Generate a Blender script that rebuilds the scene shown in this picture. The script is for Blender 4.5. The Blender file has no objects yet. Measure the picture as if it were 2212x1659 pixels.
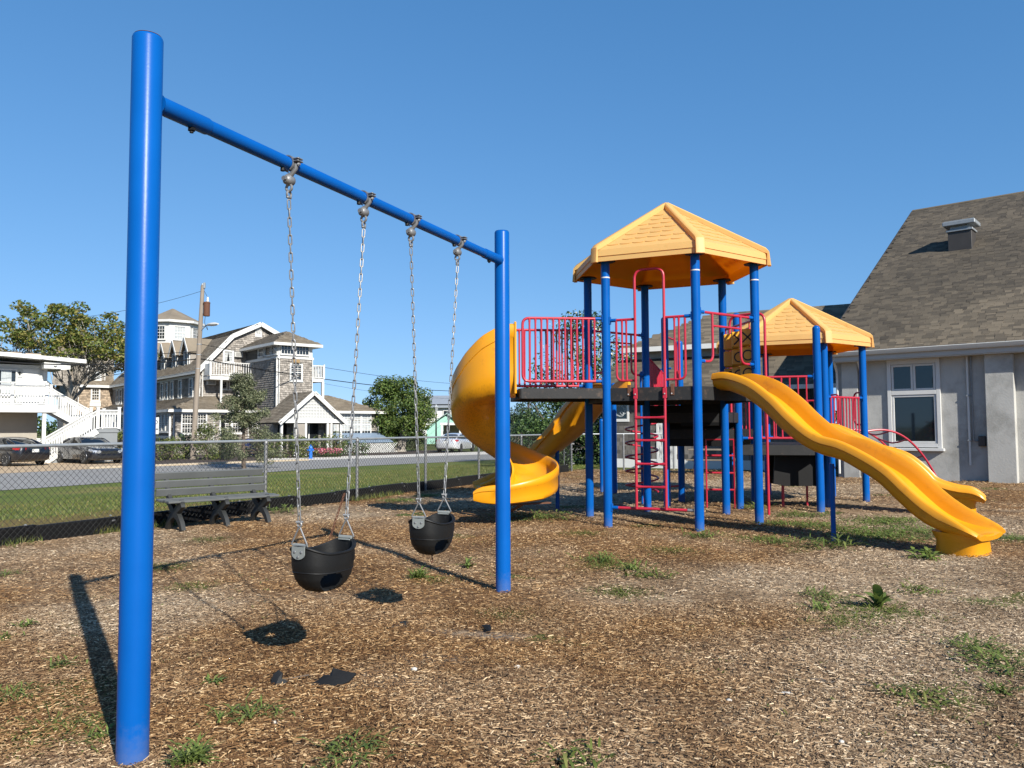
import bpy, math, random
import numpy as np
from mathutils import Matrix, Vector
random.seed(7); RNG = np.random.default_rng(7)
sc = bpy.context.scene
COL = sc.collection
PI = math.pi
rad = math.radians

# ------------------------------------------------------------------ camera
F = 1725.0; CAM_Z = 1.40; PITCH = rad(3.215); ROLL = -0.0045
cam_d = bpy.data.cameras.new('camera'); cam = bpy.data.objects.new('camera', cam_d); COL.objects.link(cam)
cam_d.sensor_width = 36; cam_d.lens = F/2212*36
cam_d.clip_start = .05; cam_d.clip_end = 6000
CM = Matrix.Rotation(PI/2+PITCH, 3, 'X') @ Matrix.Rotation(ROLL, 3, 'Z')
cam.matrix_world = Matrix.Translation((0, 0, CAM_Z)) @ CM.to_4x4()
sc.camera = cam
sc.render.resolution_x = 1024; sc.render.resolution_y = 768

# ------------------------------------------------------------------ light
SUN_AZ = math.atan2(.517, -.856)          # compass style angle from +Y towards +X
SUN_EL = rad(32.3)
w = bpy.data.worlds.new('World'); sc.world = w; w.use_nodes = True
nt = w.node_tree; bg = nt.nodes['Background']
sky = nt.nodes.new('ShaderNodeTexSky'); sky.sky_type = 'NISHITA'; sky.sun_disc = False
sky.sun_elevation = SUN_EL; sky.sun_rotation = SUN_AZ
sky.altitude = 0; sky.air_density = 1.0; sky.dust_density = 0.3; sky.ozone_density = 4.0
EXPO = 0.85; KA = .76      # exposure, and the matching albedo calibration
# clear autumn sky: lift the sampled elevation a little off the hazy horizon band, then a camera-like colour response
tcw = nt.nodes.new('ShaderNodeTexCoord'); sx = nt.nodes.new('ShaderNodeSeparateXYZ'); nt.links.new(tcw.outputs['Generated'], sx.inputs[0])
mz = nt.nodes.new('ShaderNodeMath'); mz.operation = 'MULTIPLY_ADD'; mz.inputs[1].default_value = .94; mz.inputs[2].default_value = .075; nt.links.new(sx.outputs[2], mz.inputs[0])
cx = nt.nodes.new('ShaderNodeCombineXYZ')
for k in (0, 1): nt.links.new(sx.outputs[k], cx.inputs[k])
nt.links.new(mz.outputs[0], cx.inputs[2]); nt.links.new(cx.outputs[0], sky.inputs[0])
sp = nt.nodes.new('ShaderNodeSeparateColor'); nt.links.new(sky.outputs[0], sp.inputs[0]); cb = nt.nodes.new('ShaderNodeCombineColor')
for k, (g_, a_) in enumerate(((1.07, 1.03), (.77, .965), (.66, 1.15))):
    m1 = nt.nodes.new('ShaderNodeMath'); m1.operation = 'MULTIPLY'; m1.inputs[1].default_value = .1137; nt.links.new(sp.outputs[k], m1.inputs[0])
    m2 = nt.nodes.new('ShaderNodeMath'); m2.operation = 'POWER'; m2.inputs[1].default_value = g_; nt.links.new(m1.outputs[0], m2.inputs[0])
    m3 = nt.nodes.new('ShaderNodeMath'); m3.operation = 'MULTIPLY'; m3.inputs[1].default_value = a_/2**EXPO/.1; nt.links.new(m2.outputs[0], m3.inputs[0]); nt.links.new(m3.outputs[0], cb.inputs[k])
nt.links.new(cb.outputs[0], bg.inputs[0]); bg.inputs[1].default_value = 0.1
sd = bpy.data.lights.new('sun', 'SUN'); sd.energy = 5.0; sd.angle = rad(.53); sd.color = (1, .95, .86)
sun = bpy.data.objects.new('sun', sd); COL.objects.link(sun)
SDIR = Vector((math.sin(SUN_AZ)*math.cos(SUN_EL), math.cos(SUN_AZ)*math.cos(SUN_EL), math.sin(SUN_EL)))
sun.rotation_euler = SDIR.to_track_quat('Z', 'Y').to_euler()
sun.location = (8, -12, 20)
sc.view_settings.view_transform = 'Standard'; sc.view_settings.look = 'None'
sc.view_settings.exposure = EXPO; sc.view_settings.gamma = 1; sc.view_settings.use_curve_mapping = False
sc.cycles.max_bounces = 6; sc.cycles.transparent_max_bounces = 8

# ------------------------------------------------------------------ helpers: survey maths used to lay out the place
CMn = np.array(CM); CC = np.array([0, 0, CAM_Z])
def ray(x, y): return CMn @ np.array([(x-1106)/F, -(y-829.5)/F, -1.])
def gnd(x, y, z=0.):
    r = ray(x, y); return CC + r*(z-CAM_Z)/r[2]
def atY(x, y, Y):
    r = ray(x, y); return CC + r*Y/r[1]
FP = np.array([-3.099, 16.0]); FD = np.array([.438, .899]); FN = np.array([-.899, .438])
def terrain(x, y):
    n = (np.asarray(x)-FP[0])*FN[0] + (np.asarray(y)-FP[1])*FN[1]
    t = np.clip((n-.4)/9.5, 0, 1); return -.35*t*t*(3-2*t)
def V(*a): return np.array(a, float)

# ------------------------------------------------------------------ helpers: mesh building
def rotz(a):
    c, s = math.cos(a), math.sin(a); return np.array([[c, -s, 0], [s, c, 0], [0, 0, 1.]])
def frame(d, up=(0, 0, 1)):
    d = np.array(d, float); d /= np.linalg.norm(d)
    u = np.array(up, float)
    if abs(np.dot(u, d)) > .98: u = np.array([1., 0, 0])
    x = np.cross(d, u); x /= np.linalg.norm(x); y = np.cross(x, d)
    return x, y, d
class MB:
    def __init__(s): s.v = []; s.f = []; s.m = []
    def add(s, vs, fs, m=0):
        o = len(s.v); s.v.extend([tuple(map(float, p)) for p in vs]); s.f.extend([tuple(i+o for i in f) for f in fs]); s.m.extend([m]*len(fs)); return s
    def box(s, c, size, R=None, m=0, ch=0.):
        c = np.array(c, float); h = np.array(size, float)/2
        if R is None: R = np.eye(3)
        elif not hasattr(R, 'shape'): R = rotz(R)
        if ch <= 0:
            vs = [c + R @ (h*np.array(k)) for k in ((-1,-1,-1),(1,-1,-1),(1,1,-1),(-1,1,-1),(-1,-1,1),(1,-1,1),(1,1,1),(-1,1,1))]
            fs = [(0,3,2,1),(4,5,6,7),(0,1,5,4),(1,2,6,5),(2,3,7,6),(3,0,4,7)]
            return s.add(vs, fs, m)
        ch = min(ch, min(h)*.9)
        vs = []; idx = {}
        for sx in (-1,1):
            for sy in (-1,1):
                for sz in (-1,1):
                    for ax in range(3):
                        q = h*np.array((sx,sy,sz)); 
                        for k in range(3):
                            if k != ax: q[k] -= ch*(sx,sy,sz)[k]
                        idx[(sx,sy,sz,ax)] = len(vs); vs.append(c + R @ q)
        fs = []
        def g(sx,sy,sz,ax): return idx[(sx,sy,sz,ax)]
        for k in (-1,1):
            f = [g(k,-1,-1,0),g(k,1,-1,0),g(k,1,1,0),g(k,-1,1,0)]; fs.append(f if k>0 else f[::-1])
            f = [g(-1,k,-1,1),g(-1,k,1,1),g(1,k,1,1),g(1,k,-1,1)]; fs.append(f if k>0 else f[::-1])
            f = [g(-1,-1,k,2),g(1,-1,k,2),g(1,1,k,2),g(-1,1,k,2)]; fs.append(f if k>0 else f[::-1])
        for p in (-1,1):
            for q in (-1,1):
                f = [g(-1,p,q,1),g(1,p,q,1),g(1,p,q,2),g(-1,p,q,2)]; fs.append(f if p*q>0 else f[::-1])
                f = [g(p,-1,q,2),g(p,1,q,2),g(p,1,q,0),g(p,-1,q,0)]; fs.append(f if p*q>0 else f[::-1])
                f = [g(p,q,-1,0),g(p,q,1,0),g(p,q,1,1),g(p,q,-1,1)]; fs.append(f if p*q>0 else f[::-1])
        for sx in (-1,1):
            for sy in (-1,1):
                for sz in (-1,1):
                    f = [g(sx,sy,sz,0),g(sx,sy,sz,1),g(sx,sy,sz,2)]; fs.append(f if sx*sy*sz>0 else f[::-1])
        return s.add(vs, fs, m)
    def bar(s, a, b, w, t, up=(0,0,1), m=0, ch=0.):
        a = np.array(a,float); b = np.array(b,float); x, y, d = frame(b-a, up)
        return s.box((a+b)/2, (w, t, np.linalg.norm(b-a)), np.stack([x, y, d], 1), m, ch)
    def tube(s, pts, r, n=10, m=0, closed=False, caps=True, radii=None):
        P = [np.array(p, float) for p in pts]; k = len(P)
        T = []
        for i in range(k):
            if closed: t = P[(i+1)%k]-P[i-1]
            else: t = P[min(i+1,k-1)]-P[max(i-1,0)]
            T.append(t/max(np.linalg.norm(t),1e-9))
        x, y, _ = frame(T[0]); vs = []
        for i in range(k):
            x = x - T[i]*np.dot(x, T[i]); x /= np.linalg.norm(x); y = np.cross(T[i], x)
            rr = radii[i] if radii is not None else r
            for j in range(n):
                a = 2*PI*j/n; vs.append(P[i] + rr*(math.cos(a)*x + math.sin(a)*y))
        fs = []
        for i in range(k if closed else k-1):
            i2 = (i+1) % k
            for j in range(n): fs.append((i*n+j, i*n+(j+1)%n, i2*n+(j+1)%n, i2*n+j))
        if caps and not closed:
            fs.append(tuple(range(n))[::-1]); fs.append(tuple((k-1)*n+j for j in range(n)))
        return s.add(vs, fs, m)
    def lathe(s, prof, c=(0,0,0), n=20, m=0, R=None, arc=None):
        c = np.array(c,float); vs = []; fs = []; k = len(prof)
        for r, z in prof:
            for j in range(n):
                a = 2*PI*j/n; p = np.array([r*math.cos(a), r*math.sin(a), z])
                vs.append(c + (R @ p if R is not None else p))
        for i in range(k-1):
            for j in range(n): fs.append((i*n+j, i*n+(j+1)%n, (i+1)*n+(j+1)%n, (i+1)*n+j))
        if prof[0][0] > 1e-5: fs.append(tuple(range(n))[::-1])
        if prof[-1][0] > 1e-5: fs.append(tuple((k-1)*n+j for j in range(n)))
        return s.add(vs, fs, m)
    def prism(s, poly, vec, m=0):
        n = len(poly); vec = np.array(vec, float)
        vs = [np.array(p,float) for p in poly] + [np.array(p,float)+vec for p in poly]
        fs = [tuple(range(n))[::-1], tuple(range(n,2*n))] + [(i,(i+1)%n,n+(i+1)%n,n+i) for i in range(n)]
        return s.add(vs, fs, m)
    def poly(s, pts, m=0): return s.add(pts, [tuple(range(len(pts)))], m)
    def sweep(s, loops, m=0, closed_profile=True, caps=True):
        k = len(loops); n = len(loops[0]); vs = [p for L in loops for p in L]; fs = []
        for i in range(k-1):
            for j in range(n if closed_profile else n-1):
                j2 = (j+1) % n; fs.append((i*n+j, i*n+j2, (i+1)*n+j2, (i+1)*n+j))
        if caps and closed_profile: fs.append(tuple(range(n))[::-1]); fs.append(tuple((k-1)*n+j for j in range(n)))
        return s.add(vs, fs, m)
    def mesh(s, name, mats, smooth=True, angle=35):
        me = bpy.data.meshes.new(name); me.from_pydata(s.v, [], s.f)
        for q in (mats if isinstance(mats, (list, tuple)) else [mats]): me.materials.append(q)
        if any(s.m): me.polygons.foreach_set('material_index', s.m)
        if smooth:
            me.polygons.foreach_set('use_smooth', [True]*len(s.f)); me.set_sharp_from_angle(angle=rad(angle))
        me.update(); return me
    def build(s, name, mats, parent=None, smooth=True, angle=35):
        return link(name, s.mesh(name, mats, smooth, angle), parent)
WM = {}
def wmat(o): return WM.get(o.name, Matrix())
def link(name, me, parent=None):
    o = bpy.data.objects.new(name, me); COL.objects.link(o)
    if parent is not None:
        o.parent = parent; o.matrix_parent_inverse = wmat(parent).inverted()
    return o
def place(name, me, parent, loc, rz=0., rot=None):
    o = link(name, me, parent); o.location = loc
    if rot is not None: o.rotation_euler = rot
    else: o.rotation_euler = (0, 0, rz)
    M = Matrix.Translation(Vector(loc)) @ o.rotation_euler.to_matrix().to_4x4()
    WM[o.name] = M
    return o
def thing(name, label, cat, loc=(0,0,0), rz=0., group=None):
    o = bpy.data.objects.new(name, None); COL.objects.link(o); o.empty_display_size = .2
    o.location = loc; o.rotation_euler = (0,0,rz)
    WM[o.name] = Matrix.Translation(Vector(loc)) @ Matrix.Rotation(rz, 4, 'Z')
    return tag(o, label, cat, group)
def tag(o, label, cat, group=None):
    o['label'] = label; o['category'] = cat
    if group: o['group'] = group
    return o
def struct(o): o['kind'] = 'structure'; return o
def stuff(o): o['kind'] = 'stuff'; return o
def npmesh(name, verts, faces, mat, smooth=False):
    me = bpy.data.meshes.new(name)
    verts = np.asarray(verts, np.float32); faces = np.asarray(faces, np.int32); nf, k = faces.shape
    me.vertices.add(len(verts)); me.vertices.foreach_set('co', verts.ravel())
    me.loops.add(nf*k); me.loops.foreach_set('vertex_index', faces.ravel())
    me.polygons.add(nf); me.polygons.foreach_set('loop_start', np.arange(0, nf*k, k, dtype=np.int32))
    me.update(calc_edges=True)
    if smooth: me.polygons.foreach_set('use_smooth', np.ones(nf, bool))
    for q in (mat if isinstance(mat, (list, tuple)) else [mat]): me.materials.append(q)
    return me
def arc(c, r, a0, a1, n, u, v):
    c = np.array(c,float); u = np.array(u,float); v = np.array(v,float)
    return [c + r*(math.cos(a)*u + math.sin(a)*v) for a in np.linspace(a0, a1, n)]
def fillet(pts, r, n=6):
    P = [np.array(p,float) for p in pts]; out = [P[0]]
    for i in range(1, len(P)-1):
        a = P[i-1]-P[i]; b = P[i+1]-P[i]; la = np.linalg.norm(a); lb = np.linalg.norm(b); rr = min(r, la*.49, lb*.49)
        p0 = P[i]+a/la*rr; p1 = P[i]+b/lb*rr
        for t in np.linspace(0, 1, n): out.append((1-t)**2*p0 + 2*t*(1-t)*P[i] + t*t*p1)
    out.append(P[-1]); return out
def smooth_path(ctrl, n):
    """Catmull-Rom through control rows"""
    C = np.array(ctrl, float); k = len(C); out = []
    t = np.concatenate([[0], np.cumsum(np.linalg.norm(np.diff(C[:, :3], axis=0), axis=1))]); 
    Q = np.vstack([2*C[0]-C[1], C, 2*C[-1]-C[-2]])
    for x in np.linspace(0, t[-1], n):
        i = min(max(np.searchsorted(t, x)-1, 0), k-2); s = (x-t[i])/(t[i+1]-t[i])
        p0, p1, p2, p3 = Q[i], Q[i+1], Q[i+2], Q[i+3]
        out.append(.5*(2*p1 + (p2-p0)*s + (2*p0-5*p1+4*p2-p3)*s*s + (3*p1-p0-3*p2+p3)*s**3))
    return np.array(out)

# ------------------------------------------------------------------ materials
def newmat(name):
    m = bpy.data.materials.new(name); m.use_nodes = True; t = m.node_tree
    return m, t, t.nodes['Principled BSDF']
def N(t, kind, **kw):
    n = t.nodes.new(kind)
    for k, v in kw.items():
        if k.startswith('i_'):
            key = k[2:]; n.inputs[int(key) if key.isdigit() else key.replace('_', ' ')].default_value = v
        else: setattr(n, k, v)
    return n
def ramp(t, stops, interp='LINEAR'):
    n = t.nodes.new('ShaderNodeValToRGB'); e = n.color_ramp.elements; n.color_ramp.interpolation = interp
    while len(e) < len(stops): e.new(.5)
    for i, (p, c) in enumerate(stops): e[i].position = p; e[i].color = (*c, 1)
    return n
def mixc(t, fac, a, b, mode='MIX'):
    n = t.nodes.new('ShaderNodeMix'); n.data_type = 'RGBA'; n.blend_type = mode
    for k, s in ((0, fac), (6, a), (7, b)):
        if hasattr(s, 'links'): t.links.new(s, n.inputs[k])
        else: n.inputs[k].default_value = s if k == 0 else (*s, 1)
    return n.outputs[2]
def noise(t, scale, detail=4, rough=.55, coord='Object', stretch=None):
    tc = t.nodes.new('ShaderNodeTexCoord'); n = N(t, 'ShaderNodeTexNoise'); n.inputs['Scale'].default_value = scale
    n.inputs['Detail'].default_value = detail; n.inputs['Roughness'].default_value = rough
    src = tc.outputs[coord] if coord != 'Pos' else t.nodes.new('ShaderNodeNewGeometry').outputs['Position']
    if stretch:
        mp = N(t, 'ShaderNodeMapping'); mp.inputs['Scale'].default_value = stretch; t.links.new(src, mp.inputs[0]); src = mp.outputs[0]
    t.links.new(src, n.inputs[0]); return n
def bumpn(t, b, h, strength, dist=.01):
    n = N(t, 'ShaderNodeBump'); n.inputs['Strength'].default_value = strength; n.inputs['Distance'].default_value = dist
    t.links.new(h, n.inputs['Height']); t.links.new(n.outputs[0], b.inputs['Normal']); return n
def M(name, col, rough=.5, metal=0., var=.12, vs=3., bump=0., bs=40., spec=.5, isl=0., obr=0., dirt=None, coat=0., stretch=None, bstretch=None, sheen=0):
    """plain procedural: colour with soft noise variation, optional per-island / per-object variation, dirt and bump"""
    m, t, b = newmat(name); L = t.links
    col = np.array(col, float)*KA
    nz = noise(t, vs, 5, .6, stretch=stretch)
    r = ramp(t, [(.25, tuple(np.clip(col*(1-var), 0, 1))), (.75, tuple(np.clip(col*(1+var), 0, 1)))])
    L.new(nz.outputs['Fac'], r.inputs[0]); c = r.outputs[0]
    for amt, node, out in ((isl, 'ShaderNodeNewGeometry', 'Random Per Island'), (obr, 'ShaderNodeObjectInfo', 'Random')):
        if amt:
            g = t.nodes.new(node); r2 = ramp(t, [(0, (1-amt,)*3), (1, (1+amt*.6,)*3)]); L.new(g.outputs[out], r2.inputs[0])
            c = mixc(t, 1., c, r2.outputs[0], 'MULTIPLY')
    if dirt:
        dc, lo, hi, ds = dirt; dc = tuple(x*KA for x in dc)
        dn = noise(t, ds, 8, .7); mr = N(t, 'ShaderNodeMapRange'); mr.inputs[1].default_value = lo; mr.inputs[2].default_value = hi
        L.new(dn.outputs['Fac'], mr.inputs[0]); c = mixc(t, mr.outputs[0], c, dc)
    L.new(c, b.inputs['Base Color'])
    b.inputs['Roughness'].default_value = rough; b.inputs['Metallic'].default_value = metal
    b.inputs['Specular IOR Level'].default_value = spec; b.inputs['Coat Weight'].default_value = coat
    b.inputs['Coat Roughness'].default_value = .08
    if bump:
        bn = noise(t, bs, 6, .65, stretch=bstretch); bumpn(t, b, bn.outputs['Fac'], bump)
    return m
def leafmat(name, c1, c2, c3, trans=.3, rough=.55):
    m, t, b = newmat(name); L = t.links
    g = t.nodes.new('ShaderNodeNewGeometry'); r = ramp(t, [(0, c1), (.55, c2), (1, c3)]); L.new(g.outputs['Random Per Island'], r.inputs[0])
    nz = noise(t, .9, 3, coord='Pos'); r2 = ramp(t, [(.3, (.75,.75,.75)), (.7, (1.2,1.2,1.15))]); L.new(nz.outputs['Fac'], r2.inputs[0])
    c = mixc(t, 1., r.outputs[0], r2.outputs[0], 'MULTIPLY')
    L.new(c, b.inputs['Base Color']); b.inputs['Roughness'].default_value = rough; b.inputs['Specular IOR Level'].default_value = .35
    tr = N(t, 'ShaderNodeBsdfTranslucent'); L.new(c, tr.inputs[0])
    mx = N(t, 'ShaderNodeMixShader'); mx.inputs[0].default_value = trans
    L.new(b.outputs[0], mx.inputs[1]); L.new(tr.outputs[0], mx.inputs[2])
    L.new(mx.outputs[0], t.nodes['Material Output'].inputs[0]); return m

BLUE = M('blue_paint', (.0015, .092, .38), .36, var=.12, vs=2.5, bump=.03, bs=90, dirt=((.06,.13,.28), .64, .80, 9), spec=.15)
def blue_post_mat():
    m, t, b = newmat('blue_post_paint'); L = t.links
    nz = noise(t, 2.2, 5); r = ramp(t, [(.25, (.001, .064, .265)), (.75, (.002, .082, .325))]); L.new(nz.outputs['Fac'], r.inputs[0])
    # scuffs and a chalky dusty band above the mulch
    sp = noise(t, 22, 8, .75); mr = N(t, 'ShaderNodeMapRange'); mr.inputs[1].default_value = .69; mr.inputs[2].default_value = .76; L.new(sp.outputs['Fac'], mr.inputs[0])
    mlt = N(t, 'ShaderNodeMath', operation='MULTIPLY'); mlt.inputs[1].default_value = .45; L.new(mr.outputs[0], mlt.inputs[0])
    c = mixc(t, mlt.outputs[0], r.outputs[0], (.17, .23, .34))
    g = t.nodes.new('ShaderNodeNewGeometry'); sx = N(t, 'ShaderNodeSeparateXYZ'); L.new(g.outputs['Position'], sx.inputs[0])
    ad = N(t, 'ShaderNodeMath', operation='MULTIPLY_ADD'); ad.inputs[1].default_value = .35; L.new(sp.outputs['Fac'], ad.inputs[0]); L.new(sx.outputs[2], ad.inputs[2])
    m2 = N(t, 'ShaderNodeMapRange'); m2.inputs[1].default_value = .34; m2.inputs[2].default_value = .14; m2.inputs[3].default_value = 0; m2.inputs[4].default_value = .30
    L.new(ad.outputs[0], m2.inputs[0]); c = mixc(t, m2.outputs[0], c, (.15, .15, .165))
    L.new(c, b.inputs['Base Color']); b.inputs['Roughness'].default_value = .32; b.inputs['Specular IOR Level'].default_value = .13
    bn = noise(t, 70, 5); bumpn(t, b, bn.outputs['Fac'], .03); return m
BLUEP = blue_post_mat()
YSLIDE = M('yellow_slide_plastic', (.78, .325, .006), .36, var=.09, vs=1.3, bump=.03, bs=30, dirt=((.50, .20, .015), .56, .80, 4), coat=.12)
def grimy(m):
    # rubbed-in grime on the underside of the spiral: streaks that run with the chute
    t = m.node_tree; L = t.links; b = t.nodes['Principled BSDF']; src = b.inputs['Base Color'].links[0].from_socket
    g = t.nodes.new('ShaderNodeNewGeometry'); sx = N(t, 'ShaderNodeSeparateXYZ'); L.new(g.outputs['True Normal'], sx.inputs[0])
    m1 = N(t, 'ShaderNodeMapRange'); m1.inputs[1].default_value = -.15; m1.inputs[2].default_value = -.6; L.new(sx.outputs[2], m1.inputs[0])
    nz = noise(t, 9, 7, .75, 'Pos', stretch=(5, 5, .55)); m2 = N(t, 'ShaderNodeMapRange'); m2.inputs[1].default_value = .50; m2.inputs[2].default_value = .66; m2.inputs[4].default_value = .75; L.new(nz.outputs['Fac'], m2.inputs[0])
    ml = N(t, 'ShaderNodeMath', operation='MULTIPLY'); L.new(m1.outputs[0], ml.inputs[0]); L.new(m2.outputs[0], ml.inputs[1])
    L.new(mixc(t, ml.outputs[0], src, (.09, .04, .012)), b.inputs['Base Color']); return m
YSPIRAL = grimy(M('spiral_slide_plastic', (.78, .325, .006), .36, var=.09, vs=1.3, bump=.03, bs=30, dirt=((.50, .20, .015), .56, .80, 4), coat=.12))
YROOF = M('faded_yellow_plastic', (.88, .59, .21), .5, var=.07, vs=1.2, bump=.05, bs=50, dirt=((.50, .30, .05), .60, .80, 5))
def under_mat():
    m, t, b = newmat('unfaded_glow_toned_plastic'); L = t.links  # unfaded plastic, pushed deeper orange to paint in sunlight glowing through
    nz = noise(t, 2, 4); r = ramp(t, [(.3, (.74, .34, .012)), (.7, (.84, .42, .02))]); L.new(nz.outputs['Fac'], r.inputs[0]); L.new(r.outputs[0], b.inputs['Base Color']); b.inputs['Roughness'].default_value = .5
    tr = N(t, 'ShaderNodeBsdfTranslucent'); tr.inputs[0].default_value = (.85, .36, .02, 1); mx = N(t, 'ShaderNodeMixShader'); mx.inputs[0].default_value = .6
    L.new(b.outputs[0], mx.inputs[1]); L.new(tr.outputs[0], mx.inputs[2]); L.new(mx.outputs[0], t.nodes['Material Output'].inputs[0]); return m
YUNDER = under_mat()
def thin_translucent(m, col, fac):
    t = m.node_tree; b = t.nodes['Principled BSDF']; tr = N(t, 'ShaderNodeBsdfTranslucent'); tr.inputs[0].default_value = (*col, 1); mx = N(t, 'ShaderNodeMixShader'); mx.inputs[0].default_value = fac
    t.links.new(b.outputs[0], mx.inputs[1]); t.links.new(tr.outputs[0], mx.inputs[2]); t.links.new(mx.outputs[0], t.nodes['Material Output'].inputs[0])
thin_translucent(YROOF, (.95, .5, .06), .36)
YBLOCK = M('yellow_block_plastic', (.82, .42, .03), .45, var=.06, vs=3)
RED = M('red_rail_paint', (.46, .018, .042), .38, var=.12, vs=4, bump=.02, bs=90, dirt=((.36, .10, .12), .60, .75, 14), coat=.15)
DECK = M('black_deck_coating', (.009, .009, .0095), .7, var=.5, vs=6, bump=.2, bs=50, dirt=((.07, .045, .03), .56, .70, 9))
BLACKP = M('black_plastic', (.006, .006, .0065), .6, spec=.2, var=.3, vs=5, bump=.05, bs=60)
RUBBER = M('black_rubber', (.007, .0075, .008), .55, spec=.32, var=.25, vs=7, bump=.12, bs=70, dirt=((.05, .045, .04), .60, .80, 9))
GREYP = M('grey_plastic', (.24, .26, .25), .5, var=.12, vs=9, bump=.08, bs=60)
GALV = M('galvanised_steel', (.27, .275, .28), .5, metal=.55, var=.25, vs=25, bump=.08, bs=120, dirt=((.20, .13, .09), .66, .82, 30))
GALVD = M('weathered_galvanised_pipe', (.33, .36, .38), .5, metal=.35, var=.15, vs=9, bump=.05, bs=90)
WIRE = M('backlit_tone_fence_wire', (.030, .030, .028), .5, metal=.3, var=.3, vs=6)  # galvanised wire darkened in its colour to look backlit and shaded
RUST = M('rusty_steel', (.115, .045, .022), .8, var=.4, vs=20, bump=.3, bs=60)
WHITE = M('white_trim_paint', (.66, .66, .635), .5, var=.05, vs=3, bump=.03, bs=30, dirt=((.5, .5, .46), .62, .85, 3))
GLASS = M('window_glass', (.012, .018, .022), .04, var=.3, vs=.6, spec=.8)
DGLASS = M('dark_window_glass', (.012, .014, .016), .22, var=.3, vs=.6, spec=.22)
CURT = M('pale_window_curtain', (.42, .45, .46), .35, var=.25, vs=1.5, spec=.6)
SHINGLE = M('weathered_cedar_shingle', (.315, .285, .25), .85, var=.22, vs=1.2, isl=.42, bump=.3, bs=60)
SHINGLE_W = M('warm_cedar_shingle', (.36, .28, .20), .85, var=.22, vs=1.2, isl=.42, bump=.3, bs=60)
# ================================================================== GROUND
PALE = [(2.6, 4.2, 1.7), (1.9, 3.3, .9), (3.6, 6.2, 1.6), (2.0, 7.2, 1.1), (-6.3, 8.8, 1.5), (-5.0, 10.6, 1.3), (-3.4, 13.6, 1.6), (-1.9, 3.1, .6), (-2.9, 6.4, .8), (4.6, 8.4, 1.4), (6.5, 12, 2.5), (1.2, 16, 3), (5, 19, 4)]
DUST = [(.02, 5.55, .42, .10), (-.28, 5.6, .5, .12), (-.75, 4.6, .5, .22), (-.5, 5.0, .35, .2)]
def pale_mask(t, big):
    L = t.links; g = t.nodes.new('ShaderNodeNewGeometry'); acc = None
    for x, y, r_ in PALE:
        d = N(t, 'ShaderNodeVectorMath', operation='DISTANCE'); d.inputs[1].default_value = (x, y, 0); L.new(g.outputs['Position'], d.inputs[0])
        m = N(t, 'ShaderNodeMapRange'); m.inputs[1].default_value = r_*1.35; m.inputs[2].default_value = r_*.2; m.inputs[3].default_value = 0; m.inputs[4].default_value = .30; L.new(d.outputs['Value'], m.inputs[0])
        if acc is None: acc = m.outputs[0]
        else:
            a = N(t, 'ShaderNodeMath', operation='MAXIMUM'); L.new(acc, a.inputs[0]); L.new(m.outputs[0], a.inputs[1]); acc = a.outputs[0]
    a = N(t, 'ShaderNodeMath', operation='ADD'); L.new(acc, a.inputs[0]); L.new(big.outputs['Fac'], a.inputs[1])
    mr = N(t, 'ShaderNodeMapRange'); mr.inputs[1].default_value = .46; mr.inputs[2].default_value = .76; L.new(a.outputs[0], mr.inputs[0]); return mr
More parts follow.
